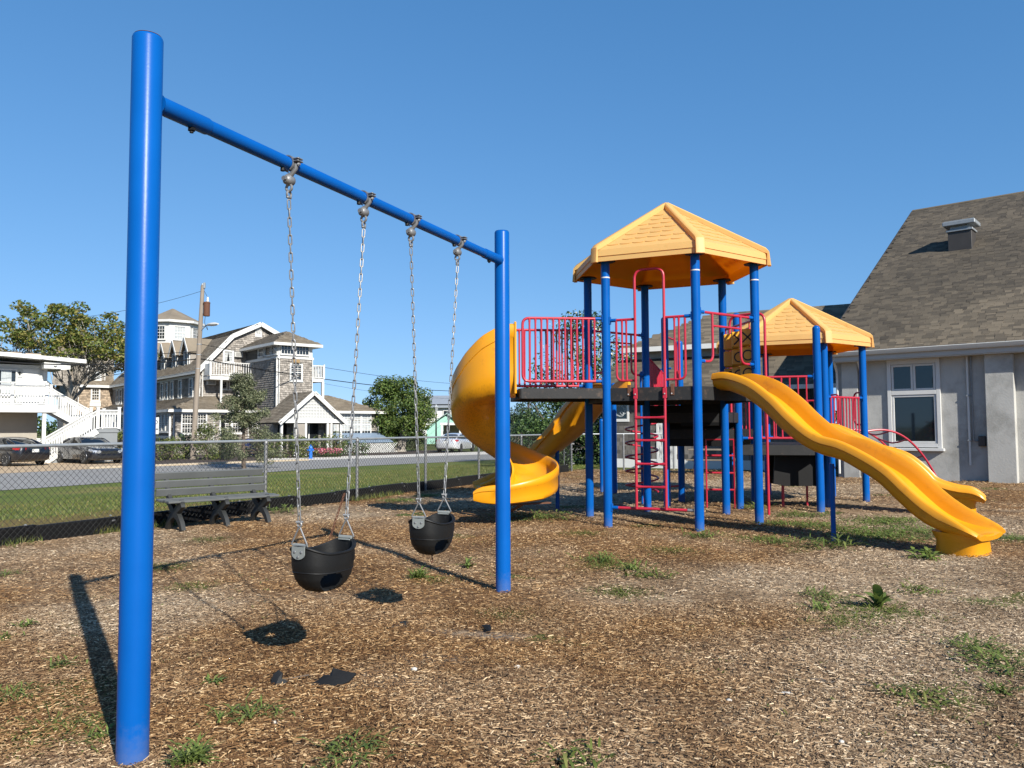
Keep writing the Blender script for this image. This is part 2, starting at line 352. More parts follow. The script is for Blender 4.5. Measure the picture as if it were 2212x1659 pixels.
def mulch_mat():
    m, t, b = newmat('bark_mulch'); L = t.links
    big = noise(t, .42, 4, .6, 'Pos'); mid = noise(t, 2.3, 5, .65, 'Pos')
    tc = t.nodes.new('ShaderNodeNewGeometry')
    cols = []
    for sc_, ang, st in ((34, .4, (1, .33, 1)), (46, 2.0, (1, .3, 1)), (60, 1.2, (1, .4, 1))):
        mp = N(t, 'ShaderNodeMapping'); mp.inputs['Rotation'].default_value = (0, 0, ang); mp.inputs['Scale'].default_value = st
        # wobble so that fibres do not line up
        wn = N(t, 'ShaderNodeTexNoise'); wn.inputs['Scale'].default_value = 3.5; L.new(tc.outputs['Position'], wn.inputs[0])
        va = N(t, 'ShaderNodeVectorMath', operation='SCALE'); va.inputs['Scale'].default_value = .5; L.new(wn.outputs['Color'], va.inputs[0])
        vb = N(t, 'ShaderNodeVectorMath', operation='ADD'); L.new(tc.outputs['Position'], vb.inputs[0]); L.new(va.outputs[0], vb.inputs[1])
        L.new(vb.outputs[0], mp.inputs[0])
        v = N(t, 'ShaderNodeTexVoronoi'); v.inputs['Scale'].default_value = sc_; L.new(mp.outputs[0], v.inputs[0])
        cols.append(v)
    wsel = noise(t, 9, 3, .6, 'Pos'); gt = N(t, 'ShaderNodeMath', operation='GREATER_THAN'); gt.inputs[1].default_value = .5; L.new(wsel.outputs['Fac'], gt.inputs[0])
    c0 = mixc(t, gt.outputs[0], cols[0].outputs['Color'], cols[1].outputs['Color'])
    c1 = mixc(t, .4, c0, cols[2].outputs['Color'])
    bw = N(t, 'ShaderNodeSeparateColor'); L.new(c1, bw.inputs[0])
    brown = ramp(t, [(.0, (0.0510, 0.0246, 0.0102)), (.35, (0.1170, 0.0596, 0.0227)), (.62, (0.1910, 0.1055, 0.0431)), (.85, (0.2895, 0.1779, 0.0823)), (1, (0.4101, 0.2809, 0.1450))])
    grey = ramp(t, [(.0, (0.0880, 0.0605, 0.0368)), (.35, (0.1971, 0.1388, 0.0855)), (.62, (0.3010, 0.2213, 0.1388)), (.85, (0.4154, 0.3218, 0.2125)), (1, (0.5192, 0.4222, 0.3050))])
    L.new(bw.outputs[0], brown.inputs[0]); L.new(bw.outputs[0], grey.inputs[0])
    sx = N(t, 'ShaderNodeSeparateXYZ'); L.new(tc.outputs['Position'], sx.inputs[0])
    # bleached old mulch to the right and in patches
    mr = pale_mask(t, big)
    c = mixc(t, mr.outputs[0], brown.outputs[0], grey.outputs[0])
    mid = noise(t, .9, 5, .65, 'Pos'); dk = ramp(t, [(.34, (.60, .56, .52)), (.52, (1.03, 1.03, 1.03))]); L.new(mid.outputs['Fac'], dk.inputs[0])
    c = mixc(t, .8, c, dk.outputs[0], 'MULTIPLY')
    for x, y, rx_, ry_ in DUST:
        g2 = t.nodes.new('ShaderNodeNewGeometry'); sb2 = N(t, 'ShaderNodeVectorMath', operation='SUBTRACT'); sb2.inputs[1].default_value = (x, y, 0); L.new(g2.outputs['Position'], sb2.inputs[0])
        ml = N(t, 'ShaderNodeVectorMath', operation='MULTIPLY'); ml.inputs[1].default_value = (1/rx_, 1/ry_, 0); L.new(sb2.outputs[0], ml.inputs[0]); ln = N(t, 'ShaderNodeVectorMath', operation='LENGTH'); L.new(ml.outputs[0], ln.inputs[0])
        ds = noise(t, 7, 5, .7, 'Pos'); ad = N(t, 'ShaderNodeMath', operation='ADD'); L.new(ln.outputs['Value'], ad.inputs[0]); L.new(ds.outputs['Fac'], ad.inputs[1]); m2 = N(t, 'ShaderNodeMapRange'); m2.inputs[1].default_value = 1.5; m2.inputs[2].default_value = .9; m2.inputs[3].default_value = 0; m2.inputs[4].default_value = .5; L.new(ad.outputs[0], m2.inputs[0]); c = mixc(t, m2.outputs[0], c, (.17, .145, .12))
    L.new(c, b.inputs['Base Color']); b.inputs['Roughness'].default_value = .9; b.inputs['Specular IOR Level'].default_value = .2
    hb = mixc(t, .5, cols[0].outputs['Distance'], cols[2].outputs['Distance'])
    sb = N(t, 'ShaderNodeSeparateColor'); L.new(c1, sb.inputs[0])
    bumpn(t, b, sb.outputs[0], .9, .012)
    return m
def chip_mat():
    m, t, b = newmat('wood_chip'); L = t.links
    g = t.nodes.new('ShaderNodeNewGeometry'); big = noise(t, .42, 4, .6, 'Pos')
    brown = ramp(t, [(0, (0.0466, 0.0213, 0.0086)), (.36, (0.1258, 0.0629, 0.0235)), (.70, (0.2332, 0.1303, 0.0541)), (.90, (0.3916, 0.2520, 0.1215)), (1, (0.5782, 0.4128, 0.2305))])
    grey = ramp(t, [(0, (0.0774, 0.0502, 0.0306)), (.4, (0.2182, 0.1490, 0.0909)), (.72, (0.3529, 0.2613, 0.1662)), (.93, (0.4981, 0.3916, 0.2681)), (1, (0.6442, 0.5422, 0.4069))])
    L.new(g.outputs['Random Per Island'], brown.inputs[0]); L.new(g.outputs['Random Per Island'], grey.inputs[0])
    mr = pale_mask(t, big)
    c = mixc(t, mr.outputs[0], brown.outputs[0], grey.outputs[0])
    wet = noise(t, .9, 5, .65, 'Pos'); wr = ramp(t, [(.34, (.60, .56, .52)), (.52, (1.03, 1.03, 1.03))]); L.new(wet.outputs['Fac'], wr.inputs[0]); c = mixc(t, .85, c, wr.outputs[0], 'MULTIPLY')
    L.new(c, b.inputs['Base Color']); b.inputs['Roughness'].default_value = .85; b.inputs['Specular IOR Level'].default_value = .25
    fb = noise(t, 180, 3, .6, 'Pos', stretch=(1, .3, 1)); bumpn(t, b, fb.outputs['Fac'], .25, .004); return m
MULCH = mulch_mat(); CHIP = chip_mat()
def grass_mat(name, c1, c2, c3, dry):
    m, t, b = newmat(name); L = t.links
    n1 = noise(t, .35, 5, .65, 'Pos'); n2 = noise(t, 14, 5, .7, 'Pos')
    r = ramp(t, [(.3, c1), (.52, c2), (.72, c3)]); L.new(n1.outputs['Fac'], r.inputs[0])
    r2 = ramp(t, [(.3, (.6,.6,.55)), (.7, (1.3,1.3,1.2))]); L.new(n2.outputs['Fac'], r2.inputs[0])
    c = mixc(t, 1., r.outputs[0], r2.outputs[0], 'MULTIPLY')
    L.new(c, b.inputs['Base Color']); b.inputs['Roughness'].default_value = .9; b.inputs['Specular IOR Level'].default_value = .15
    bumpn(t, b, n2.outputs['Fac'], .9, .04); return m
LAWN = grass_mat('lawn_grass', (0.0748, 0.1107, 0.0224), (0.1100, 0.1353, 0.0320), (0.1936, 0.1599, 0.0600), 0)
FIELD = grass_mat('rough_field', (0.0528, 0.0738, 0.0160), (0.0792, 0.0902, 0.0240), (0.1408, 0.1148, 0.0480), 0)
DRYV = grass_mat('dry_grass_verge', (0.1760, 0.1148, 0.0440), (0.1408, 0.1107, 0.0360), (0.2288, 0.1558, 0.0720), 0)
ASPH = M('worn_asphalt', (.26, .255, .245), .9, var=.12, vs=1.2, bump=.25, bs=40, dirt=((.27, .25, .22), .55, .8, .6))
SAND = M('sandy_gravel', (.48, .35, .215), .95, var=.13, vs=2, bump=.5, bs=25)
SHELL = M('white_crushed_shell', (.68, .64, .57), .95, var=.1, vs=2, bump=.5, bs=25)
BEDM = M('dark_bark_bed', (.050, .032, .024), .95, var=.4, vs=5, bump=.7, bs=14)
CURB = M('pale_concrete_kerb', (.46, .38, .27), .85, var=.15, vs=4, bump=.2)

def flat_sheet(name, pts, mat, z):
    mb = MB(); mb.poly([(p[0], p[1], z) for p in pts]); return struct(mb.build(name, mat, smooth=False))
def strip(name, A, B, mat, off, nu=40, nv=14):
    """sheet between two polylines that follows the terrain"""
    def along(P, k):
        P = np.array(P, float); d = np.concatenate([[0], np.cumsum(np.linalg.norm(np.diff(P, axis=0), axis=1))])
        return np.stack([np.interp(np.linspace(0, d[-1], k), d, P[:, i]) for i in (0, 1)], 1)
    a = along(A, nu); b = along(B, nu); vs = []; fs = []
    for i in range(nu):
        for j in range(nv):
            p = a[i] + (b[i]-a[i])*j/(nv-1); vs.append((p[0], p[1], float(terrain(*p))+off))
    for i in range(nu-1):
        for j in range(nv-1): fs.append((i*nv+j, (i+1)*nv+j, (i+1)*nv+j+1, i*nv+j+1))
    mb = MB(); mb.add(vs, fs); o = mb.build(name, mat, smooth=True, angle=80); return struct(o)
# base ground out to the horizon
radii = [0, 4, 8, 12, 16, 20, 24, 28, 32, 36, 42, 50, 60, 80, 120, 200, 400, 900, 2500]; nA = 96
vs = [(0, 0, -.03)]; fs = []
for r in radii[1:]:
    for k in range(nA):
        x, y = r*math.cos(2*PI*k/nA), 10+r*math.sin(2*PI*k/nA); vs.append((x, y, float(terrain(x, y))-.03))
vs[0] = (0, 10, -.03)
for k in range(nA): fs.append((0, 1+k, 1+(k+1) % nA))
for i in range(len(radii)-2):
    for k in range(nA):
        a = 1+i*nA+k; b_ = 1+i*nA+(k+1) % nA; fs.append((a, a+nA, b_+nA, b_))
mb = MB(); mb.add(vs, fs); struct(mb.build('ground', FIELD, angle=80))

def fpt(s, n): 
    p = FP + FD*s + FN*n; return (p[0], p[1])
# playground mulch with gentle lumps
vs = []; fs = []; S = np.concatenate([np.arange(-26, 13.6, .4)]); Nn = np.concatenate([np.arange(0, 26, .4), np.arange(26, 60, 3)])
def lump(x, y): return .012*(np.sin(x*1.7+y*.6)+np.sin(y*2.1-x*.8)+np.sin(x*3.7+1)*np.sin(y*3.1))
for s_ in S:
    for n_ in Nn:
        x, y = fpt(s_, -n_+.12); vs.append((x, y, float(lump(x, y))*min(1, n_)-.006))
k = len(Nn)
for i in range(len(S)-1):
    for j in range(k-1): fs.append((i*k+j, i*k+j+1, (i+1)*k+j+1, (i+1)*k+j))
mb = MB(); mb.add(vs, fs); struct(mb.build('mulch_ground', MULCH, angle=80))

# loose chips on top: real little slivers
def chips(count, yr, lr, wr, name):
    y = yr[0] + (yr[1]-yr[0])*RNG.random(count)**.8
    x = (RNG.random(count)*2-1)*(.68*y+.3)
    n = (x-FP[0])*FN[0] + (y-FP[1])*FN[1]; keep = n < -.05
    for dx, dy, rx_, ry_ in DUST[:2]: keep &= ~((((x-dx)/rx_)**2+((y-dy)/ry_)**2 < 1.1) & (RNG.random(count) < .45))
    x, y = x[keep], y[keep]; c = len(x)
    L = lr[0] + (lr[1]-lr[0])*RNG.random(c)**1.8; W = wr[0] + (wr[1]-wr[0])*RNG.random(c)
    a = RNG.random(c)*PI*2; ti = RNG.normal(0, .16, c); h = W*(.25+.35*RNG.random(c))
    d = np.stack([np.cos(a)*np.cos(ti), np.sin(a)*np.cos(ti), np.sin(ti)], 1); q = np.stack([-np.sin(a), np.cos(a), RNG.normal(0, .25, c)], 1)
    z = lump(x, y) + .004 + .010*RNG.random(c)
    ctr = np.stack([x, y, z], 1); u = np.array([0, 0, 1.])
    e = .35+.5*RNG.random((c, 1))
    v0 = ctr - d*L[:, None]/2 - q*W[:, None]/2*e; v1 = ctr - d*L[:, None]/2 + q*W[:, None]/2
    v2 = ctr + d*L[:, None]/2 + q*W[:, None]/2*e; v3 = ctr + d*L[:, None]/2 - q*W[:, None]/2
    r0 = ctr - d*L[:, None]*.42 + u*h[:, None]; r1 = ctr + d*L[:, None]*.4 + u*h[:, None]
    vv = np.stack([v0, v1, v2, v3, r0, r1], 1).reshape(-1, 3)
    o = (np.arange(c)*6)[:, None]
    f = np.concatenate([o+np.array([0, 3, 5, 4]), o+np.array([1, 4, 5, 2])], 1).reshape(-1, 4)
    return stuff(tag(link(name, npmesh(name, vv, f, CHIP)), 'loose wood chips in the foreground mulch round the swings' if yr[0] < 3 else 'loose wood chips in the mulch before and under the play structure' if yr[0] < 10 else 'loose wood chips in the far mulch near the buildings', 'wood chips'))
chips(170000, (2.7, 6.5), (.010, .050), (.003, .0085), 'wood_chips')
chips(130000, (6.5, 13), (.014, .055), (.004, .010), 'wood_chips'); chips(60000, (13, 27), (.03, .08), (.008, .018), 'wood_chips')

# lawn strip, road, gravel beyond the fence
RN = [(-33, -4), (-15, 23.6), (-13.3, 27), (-7.75, 37.6), (-1, 45.2), (12, 58), (40, 80)]       # near kerb of the road
RF = [(-48, -2), (-21.5, 32), (-18.6, 37.6), (-9.6, 47.6), (-1.0, 55.5), (10, 66), (38, 90)]   # far kerb
strip('lawn', [fpt(-26, .3), fpt(-6, .3), fpt(4, .3), fpt(13, .3), fpt(24, .3), fpt(40, 1)], RN, LAWN, .0, 60, 20)
strip('dry_verge', [fpt(-26, .12), fpt(-8, .12), fpt(4, .12), fpt(13, .12)], [fpt(-26, 5.2), fpt(-8, 4.6), fpt(-3, 3.6), fpt(0, 2.2), fpt(3, 1.1), fpt(7, .9), fpt(13, .35)], DRYV, .006, 40, 8)
strip('road', RN, RF, ASPH, .012, 60, 4)
flat_sheet('sand_parking', [(-48, -2), (-21.5, 32), (-18.6, 37.6), (-16.2, 40), (-19, 46), (-27, 52), (-70, 60), (-80, 10)], SAND, -.335)
flat_sheet('gravel_drive', [(-14.0, 43.2), (-9.6, 47.6), (-1.0, 55.5), (10, 66), (30, 84), (16, 84), (0, 64), (-9, 54.0), (-15, 50)], SHELL, -.333)
flat_sheet('bark_bed', [(-17.6, 39.2), (-14.2, 43.0), (-15, 49), (-9.2, 54), (-3.5, 61), (-6, 66), (-34, 60), (-25, 48)], BEDM, -.329)
# low kerb stones where the road meets the bed
mb = MB()
kp = [np.array(p) for p in ((-19.4, 36.6), (-16.6, 39.9), (-14.0, 42.9), (-11.6, 45.4))]
for a_, b_ in zip(kp[:-1], kp[1:]):
    mb.bar((*a_, -.30), (*b_, -.30), .30, .10, ch=.015)
struct(mb.build('road_kerb', CURB))

# grass blades on the lawn strip
def blades(count, mat, name, lab):
    s = -8 + 30*RNG.random(count); n = .35 + 9.5*RNG.random(count)**1.3
    p = FP[None] + FD[None]*s[:, None] + FN[None]*n[:, None]
    kp_ = (RNG.random(count) < np.clip((n-1.2-1.6*np.sin(s*.7)-np.where(s < 0, 1.2, -.6))/1.5, .12, 1)); s, n, p = s[kp_], n[kp_], p[kp_]; count = len(s)
    z = terrain(p[:, 0], p[:, 1]); a = RNG.random(count)*PI*2; h = .03+.05*RNG.random(count); wd = .006+.006*RNG.random(count)
    lean = RNG.normal(0, .03, (count, 2))
    base = np.stack([p[:, 0], p[:, 1], z-.005], 1); q = np.stack([np.cos(a), np.sin(a), 0*a], 1)*wd[:, None]
    tip = base + np.stack([lean[:, 0], lean[:, 1], h], 1)
    vv = np.stack([base-q, base+q, tip], 1).reshape(-1, 3); f = (np.arange(count)*3)[:, None]+np.array([0, 1, 2])
    return stuff(tag(link(name, npmesh(name, vv, f, mat)), lab, 'grass'))
GRASSB = leafmat('grass_blade', (0.0748, 0.1066, 0.0200), (0.1144, 0.1435, 0.0320), (0.2200, 0.1804, 0.0640), .25)
blades(55000, GRASSB, 'grass_blades', 'short mown grass on the strip between the fence and the road')
# ================================================================== SWING FRAME
SL = V(-1.634, 3.506, 0); SR = V(-.084, 7.010, 0); BD = (SR-SL); SPAN = np.linalg.norm(BD); BD = BD/SPAN; BN = V(-BD[1], BD[0], 0)
BZ = 2.885
sf = thing('swing_frame', 'tall blue steel swing frame with two thick posts and a crossbeam', 'swing frame', tuple(SL))
for p, h in ((SL, 3.17), (SR, 3.15)):
    mb = MB(); r = .0655
    mb.lathe([(r, -.25), (r, h-.012), (r-.003, h-.003), (r-.007, h)], p, 40); o = mb.build('post', BLUEP, sf)
    mb = MB(); mb.lathe([(r-.006, h+.0015), (r-.008, h+.004), (0.0, h+.006)], p, 32); mb.build('post_cap', RUST if h > 3.16 else BLUE, o)
b0 = SL + BD*.063 + V(0, 0, BZ); b1 = SR - BD*.063 + V(0, 0, BZ)
mb = MB(); mb.tube([b0+BD*.22, b1-BD*.22], .0365, 28); mb.build('crossbeam', BLUE, sf)
for a_, s_ in ((b0, 1), (b1, -1)):
    mb = MB(); e = a_+BD*s_*.30
    mb.tube([a_, a_+BD*s_*.006, a_+BD*s_*.29, e], .042, 28, radii=[.047, .0415, .0415, .039])
    o = mb.build('beam_sleeve', BLUE, sf)
    mb = MB(); c = a_+BD*s_*.2-V(0, 0, .042); mb.lathe([(.018, -.012), (.018, .006)], c, 6); mb.lathe([(.010, -.022), (.010, 0)], c, 8); mb.build('bolt', BLACKP, o)

# hanger clamp, built once at the origin: x along the beam, z up
def hanger_meshes():
    a = MB()
    # band round the beam
    ring = arc((0, 0, 0), .0395, rad(-60), rad(240), 22, (0, 1, 0), (0, 0, 1))
    loops = []
    for p in ring:
        d = p/np.linalg.norm(p)
        loops.append([p+V(-.022, 0, 0), p+V(.022, 0, 0), p+d*.007+V(.022, 0, 0), p+d*.007+V(-.022, 0, 0)])
    a.sweep(loops)
    # ears on the right side carrying the clamp bolt
    for dz in (.020, .006): a.box((.0, -.060, dz), (.046, .040, .008), ch=.003)
    a.lathe([(.012, -.014), (.012, -.004)], (0, -.064, 0), 6); a.lathe([(.0055, -.02), (.0055, .03)], (0, -.064, 0), 8)
    # neck down to pendulum head
    a.tube([(0, -.050, -.004), (0, -.046, -.03), (0, -.02, -.058), (0, 0, -.070)], .013, 10, radii=[.013, .012, .013, .018])
    band = a.mesh('hanger_clamp', GALV)
    h = MB(); h.lathe([(.001, -.036), (.018, -.034), (.028, -.022), (.030, 0), (.028, .022), (.018, .034), (.001, .036)], (0, 0, -.092), 18, R=np.array([[0, 0, 1], [0, 1, 0], [-1, 0, 0]]))
    h.lathe([(.014, -.05), (.014, -.036)], (0, 0, -.092), 6, R=np.array([[0, 0, 1], [0, 1, 0], [-1, 0, 0]]))
    h.tube(arc((0, 0, -.135), .019, 0, 2*PI, 18, (0, 1, 0), (0, 0, 1))[:-1], .0075, 8, closed=True)
    head = h.mesh('pendulum_head', GALV)
    s = MB()
    s.tube(arc((0, 0, -.172), .017, rad(-60), rad(240), 14, (1, 0, 0), (0, 0, 1)), .0065, 8); s.box((0.0, 0, -.190), (.036, .016, .012), ch=.003)
    return band, head, s.mesh('shackle', GALV)
HB, HH, HS = hanger_meshes()
ANG = math.atan2(BD[1], BD[0])
# hanger positions along the beam (from the left post)
hp = [.0]*4
# (found from the photograph: where the four chains meet the beam)
for i, px in enumerate(((625, 352), (786, 421), (888, 474), (988, 521))):
    r = ray(*px); nrm = BN; t_ = np.dot(SL+V(0, 0, BZ)-CC, nrm)/np.dot(r, nrm); q = CC+r*t_; hp[i] = float(np.dot(q-SL, BD))
for s_ in hp:
    c = SL+BD*s_+V(0, 0, BZ)
    o = place('hanger_clamp', HB, sf, tuple(c), ANG)
    place('pendulum_head', HH, o, tuple(c), ANG)
    mb = MB(); q = c-BD*.055-V(0, 0, .040); mb.lathe([(.011, -.016), (.013, -.014), (.013, 0), (.009, .01)], q, 8); mb.build('bolt', BLACKP, sf)

# ------------------------------------------------------------------ swings
def link_mesh():
    m_ = MB(); L_, W_ = .020, .0085; path = []
    for a in np.linspace(-90, 90, 7): path.append((W_*math.cos(rad(a)), 0, L_-W_*0 + W_*math.sin(rad(a)) + W_*0))
    for a in np.linspace(90, 270, 7): path.append((W_*math.cos(rad(a)), 0, -L_ + W_*math.sin(rad(a)) + 0))
    top = [(W_*math.cos(rad(a)), 0, L_+W_*math.sin(rad(a))) for a in np.linspace(0, 180, 7)]
    bot = [(W_*math.cos(rad(a)), 0, -L_+W_*math.sin(rad(a))) for a in np.linspace(180, 360, 7)]
    m_.tube(top+bot, .0038, 7, closed=True); return m_.mesh('chain_link', GALV)
LINK = link_mesh()
def hang_chain(parent, a, b, sag=.0, me=LINK, pitch=.0485, twist=0.):
    a = np.array(a, float); b = np.array(b, float); L_ = np.linalg.norm(b-a); n = max(2, int(round(L_/pitch)))
    for i in range(n):
        t = (i+.5)/n; p = a+(b-a)*t + V(0, 0, -4*sag*t*(1-t)) ; d = (b-a)/L_
        M_ = Vector(d).to_track_quat('Z', 'X').to_matrix().to_4x4() @ Matrix.Rotation(rad(90*(i % 2)+45+twist*i), 4, 'Z')
        eu = M_.to_euler(); o = place('chain_link', me, parent, tuple(p), rot=eu)
        o.scale = (1, 1, L_/n/pitch)
def bucket_meshes():
    """full bucket toddler seat: local x runs between the chains, -y is the front, open leg holes in front and back"""
    a = MB(); nT, nV = 168, 26
    VS = [0, .16, .33, .5, .66, .80, .92, 1.0]; KK = [1.0, .995, .985, .955, .89, .77, .60, .36]; ZZ = [0, -.040, -.080, -.122, -.164, -.200, -.228, -.242]
    def ringpt(th, f):
        c_, s_ = math.cos(th), math.sin(th)
        rim = .050*abs(c_)**2.6-.014
        k = np.interp(f, VS, KK); zz = np.interp(f, VS, ZZ); low = max(0, (f-.4)/.6)
        return (.208*k*(1-.10*low*abs(c_))*np.sign(c_)*abs(c_)**.8, .138*k*np.sign(s_)*abs(s_)**.85, rim*max(0, 1-f*1.6)+zz)
    out = [[ringpt(2*PI*j/nT, v/nV) for j in range(nT)] for v in range(nV+1)]
    thick = .012
    inn = [[(p[0]*(1-thick/.15), p[1]*(1-thick/.115), p[2]+(.0 if v == 0 else .006)) for p in out[v]] for v in range(nV+1)]
    vs = [p for L_ in out for p in L_] + [p for L_ in inn for p in L_]; off = (nV+1)*nT; fs = []
    def hole(v, j):
        th = 2*PI*(j+.5)/nT; f = (v+.5)/nV; c_ = math.cos(th)
        if math.sin(th) < 0: return abs((c_+.30)/.40)**2.6+abs((f-.73)/.22)**2.6 < 1
        return abs((c_-.02)/.17)**2.4+abs((f-.72)/.17)**2.4 < 1
    for v in range(nV):
        for j in range(nT):
            j2 = (j+1) % nT
            if hole(v, j): continue
            fs.append((v*nT+j, v*nT+j2, (v+1)*nT+j2, (v+1)*nT+j)[::-1])
            fs.append((off+v*nT+j, off+(v+1)*nT+j, off+(v+1)*nT+j2, off+v*nT+j2)[::-1])
            for (dv, dj, e) in ((0, -1, (v*nT+j, (v+1)*nT+j)), (0, 1, ((v+1)*nT+j2, v*nT+j2)), (-1, 0, (v*nT+j2, v*nT+j)), (1, 0, ((v+1)*nT+j, (v+1)*nT+j2))):
                vv, jj = v+dv, (j+dj) % nT
                if vv < 0 or (0 <= vv < nV and hole(vv, jj)): fs.append((e[0], e[1], off+e[1], off+e[0])[::-1])
    fs.append(tuple(nV*nT+j for j in range(nT))[::-1]); fs.append(tuple(off+nV*nT+j for j in range(nT)))
    a.add(vs, fs)
    # moulded rim bead and the seam of the waist band
    a.tube([(p[0]*1.004, p[1]*1.006, p[2]-.004) for p in out[0][::4]], .0075, 7, closed=True)
    a.tube([(p[0]*1.0, p[1]*1.0, p[2]) for p in out[13][::4]], .0035, 5, closed=True)
    me = a.mesh('bucket', RUBBER, angle=50)
    return me
def plate_mesh():
    p = MB(); w, h = .046, .052
    pts = [(-w, .012), (w, .012), (w, -h*.55)] + [(w*math.cos(t), -h*.55-h*.6*math.sin(t)) for t in np.linspace(0.15, PI-.15, 9)] + [(-w, -h*.55)]
    p.prism([(x, -.006, z) for x, z in pts], (0, .006, 0)); 
    p.tube([(-w, .012, .016), (w, .012, .016)], .012, 10)     # folded lip over the rim
    p.box((0, .016, .004), (2*w, .028, .008), ch=.003)
    o = p.mesh('strap_plate', GREYP); r = MB()
    for x, z in ((-.024, -.018), (.024, -.018), (0, -.046)): r.lathe([(.0085, 0), (.0075, .003), (.003, .005), (0, .005)], (x, -.006, z), 10, R=np.array([[1, 0, 0], [0, 0, -1], [0, 1, 0]]))
    return o, r.mesh('rivet', GALV)
BUCK = bucket_meshes(); PLATE, RIVET = plate_mesh()
def tri_mesh():
    t_ = MB(); t_.tube(fillet([(.0, 0, 0), (.062, 0, -.105), (-.062, 0, -.105)][:1]+[(.060, 0, -.108), (-.060, 0, -.108), (0, 0, 0)], .016, 5), .0048, 8); return t_.mesh('triangle_link', GALV)
TRI = tri_mesh()
def toddler_swing(i0, i1, c_xyz, yaw, label, scale=1.):
    root = thing('toddler_swing', label, 'swing', tuple(c_xyz), yaw, 'black bucket swings hanging from the blue frame')
    Rz = rotz(yaw); c = np.array(c_xyz, float)
    bk = place('bucket', BUCK, root, tuple(c), yaw); bk.scale = (scale,)*3
    tx = MB()      # raised illegible safety text block on the bucket flank
    for k in range(6):
        wv = .046-.004*(k % 3)
        for q in range(5):
            ang = rad(-62+q*9.0); 
            px = .2095*np.sign(math.cos(ang))*abs(math.cos(ang))**.85; py = .1415*np.sign(math.sin(ang))*abs(math.sin(ang))**.9
            tx.box((px, py, -.035-.009*k), (.0105, .002, .0030), math.atan2(.15*math.cos(ang), -.118*math.sin(ang))*0+ang+PI/2)
    tx.v = [tuple(Rz @ np.array(p) + c) for p in tx.v]; tx.build('raised_lettering', BLACKP, bk)
    for sx, ih in ((-1, i0), (1, i1)):
        top = SL+BD*hp[ih]+V(0, 0, BZ-.205)
        pc = c + Rz @ V(sx*.210, 0, .022); pa = yaw + sx*PI/2
        pl = place('strap_plate', PLATE, root, tuple(pc), pa)
        place('rivet', RIVET, pl, tuple(pc), pa)
        apex = c + Rz @ V(sx*.205, 0, .148)
        place('triangle_link', TRI, root, tuple(apex), yaw+PI/2)
        place('shackle', HS, root, tuple(SL+BD*hp[ih]+V(0, 0, BZ)), ANG)
        d = (top-apex)/np.linalg.norm(top-apex)
        sh = MB(); sh.tube(arc(apex+V(0, 0, .008), .013, 0, 2*PI, 14, BN, (0, 0, 1))[:-1], .0055, 8, closed=True)
        sh.lathe([(.0075, -.02), (.0075, .02)], apex+V(0, 0, .022), 8, R=np.array([[0, 0, 1], [0, 1, 0], [-1, 0, 0]])); sh.build('shackle', GALV, root)
        hang_chain(root, top, apex+V(0, 0, .016), twist=1.5)
    return root
def on_plane(px):
    r = ray(*px); t_ = np.dot(SL-CC, BN)/np.dot(r, BN); return CC+r*t_

for ia, ib, cs, zz, lab in ((0, 1, 1.312, .712, 'black bucket toddler swing nearer the camera with a rusty loose chain behind it'),
                            (2, 3, 2.586, .738, 'black bucket toddler swing farther away beside the right blue post')):
    sw = toddler_swing(ia, ib, SL+BD*cs+V(0, 0, zz), ANG+(.05 if ia else -.06), lab)
    cc = SL+BD*cs+V(0, 0, zz)
    if ia == 0:      # rusty spare chain dangling behind the far strap
        RL = MB(); RL.tube([(.006*math.cos(t), 0, .012*math.sin(t)) for t in np.linspace(0, 2*PI, 12)[:-1]], .0026, 6, closed=True); RLM = RL.mesh('rusty_link', RUST)
        hang_chain(sw, cc+BD*.20+V(0, 0, .30), cc+BD*.15+BN*.07+V(0, 0, .03), me=RLM, pitch=.020)
    else:            # rusty hook under the seat
        hk = MB(); p = cc+V(0, 0, -.242); hk.tube([p, p-V(0, 0, .035)]+arc(p-V(0, 0, .05), .015, PI/2, -PI, 9, BD, (0, 0, 1)), .004, 7); hk.build('hook', RUST, sw)
# ================================================================== PLAY STRUCTURE
def hexv(c, R, ph): a = rad(ph); return V(c[0]+R*math.sin(a), c[1]-R*math.cos(a), 0)
H1 = (2.42, 12.3); H2 = (5.48, 15.55)
P = {k: hexv(H1, 1.30, p) for k, p in ((2, 6), (3, 66), (4, 126), (5, 186), (6, 246), (1, 306))}
Q = {k: hexv(H2, 1.25, p) for k, p in ((2, 6), (3, 66), (4, 126), (5, 186), (6, 246), (1, 306))}
pc_, pd_, pe_ = V(2.732, 14.196, 0), V(3.242, 15.388, 0), V(3.922, 13.858, 0); pn_ = V(5.198, 13.568, 0)
D1, D2, D3, D4 = 1.98, 1.66, 1.38, 1.10
ps = thing('play_structure', 'large blue and red play structure with two yellow six sided roofs and yellow slides', 'playground structure', (2.4, 12.3, 0))
Z = lambda p, z: V(p[0], p[1], z)
def post(p, h, dome=True, r=.0635, parent=ps, lean=0):
    mb = MB()
    if dome: prof = [(r, -.2), (r, h-.055)] + [(r*math.cos(t)+.0001, h-.055+.055*math.sin(t)) for t in np.linspace(.05, PI/2, 7)]
    else: prof = [(r, -.2), (r, h)]
    mb.lathe(prof, (p[0], p[1], 0), 28); return mb.build('post', BLUEP, parent)
def collar(mb, p, z, toward, r=.0635):
    d = np.array(toward, float)-np.array(p, float); d[2] = 0; d /= np.linalg.norm(d)
    a = Z(p, z)+d*(r-.006)
    mb.bar(a, a+d*.012, .075, .11, m=0, ch=.004)
    mb.tube([a+d*.008, a+d*.10], .0255, 12)
RB, RR = .0140, .0200
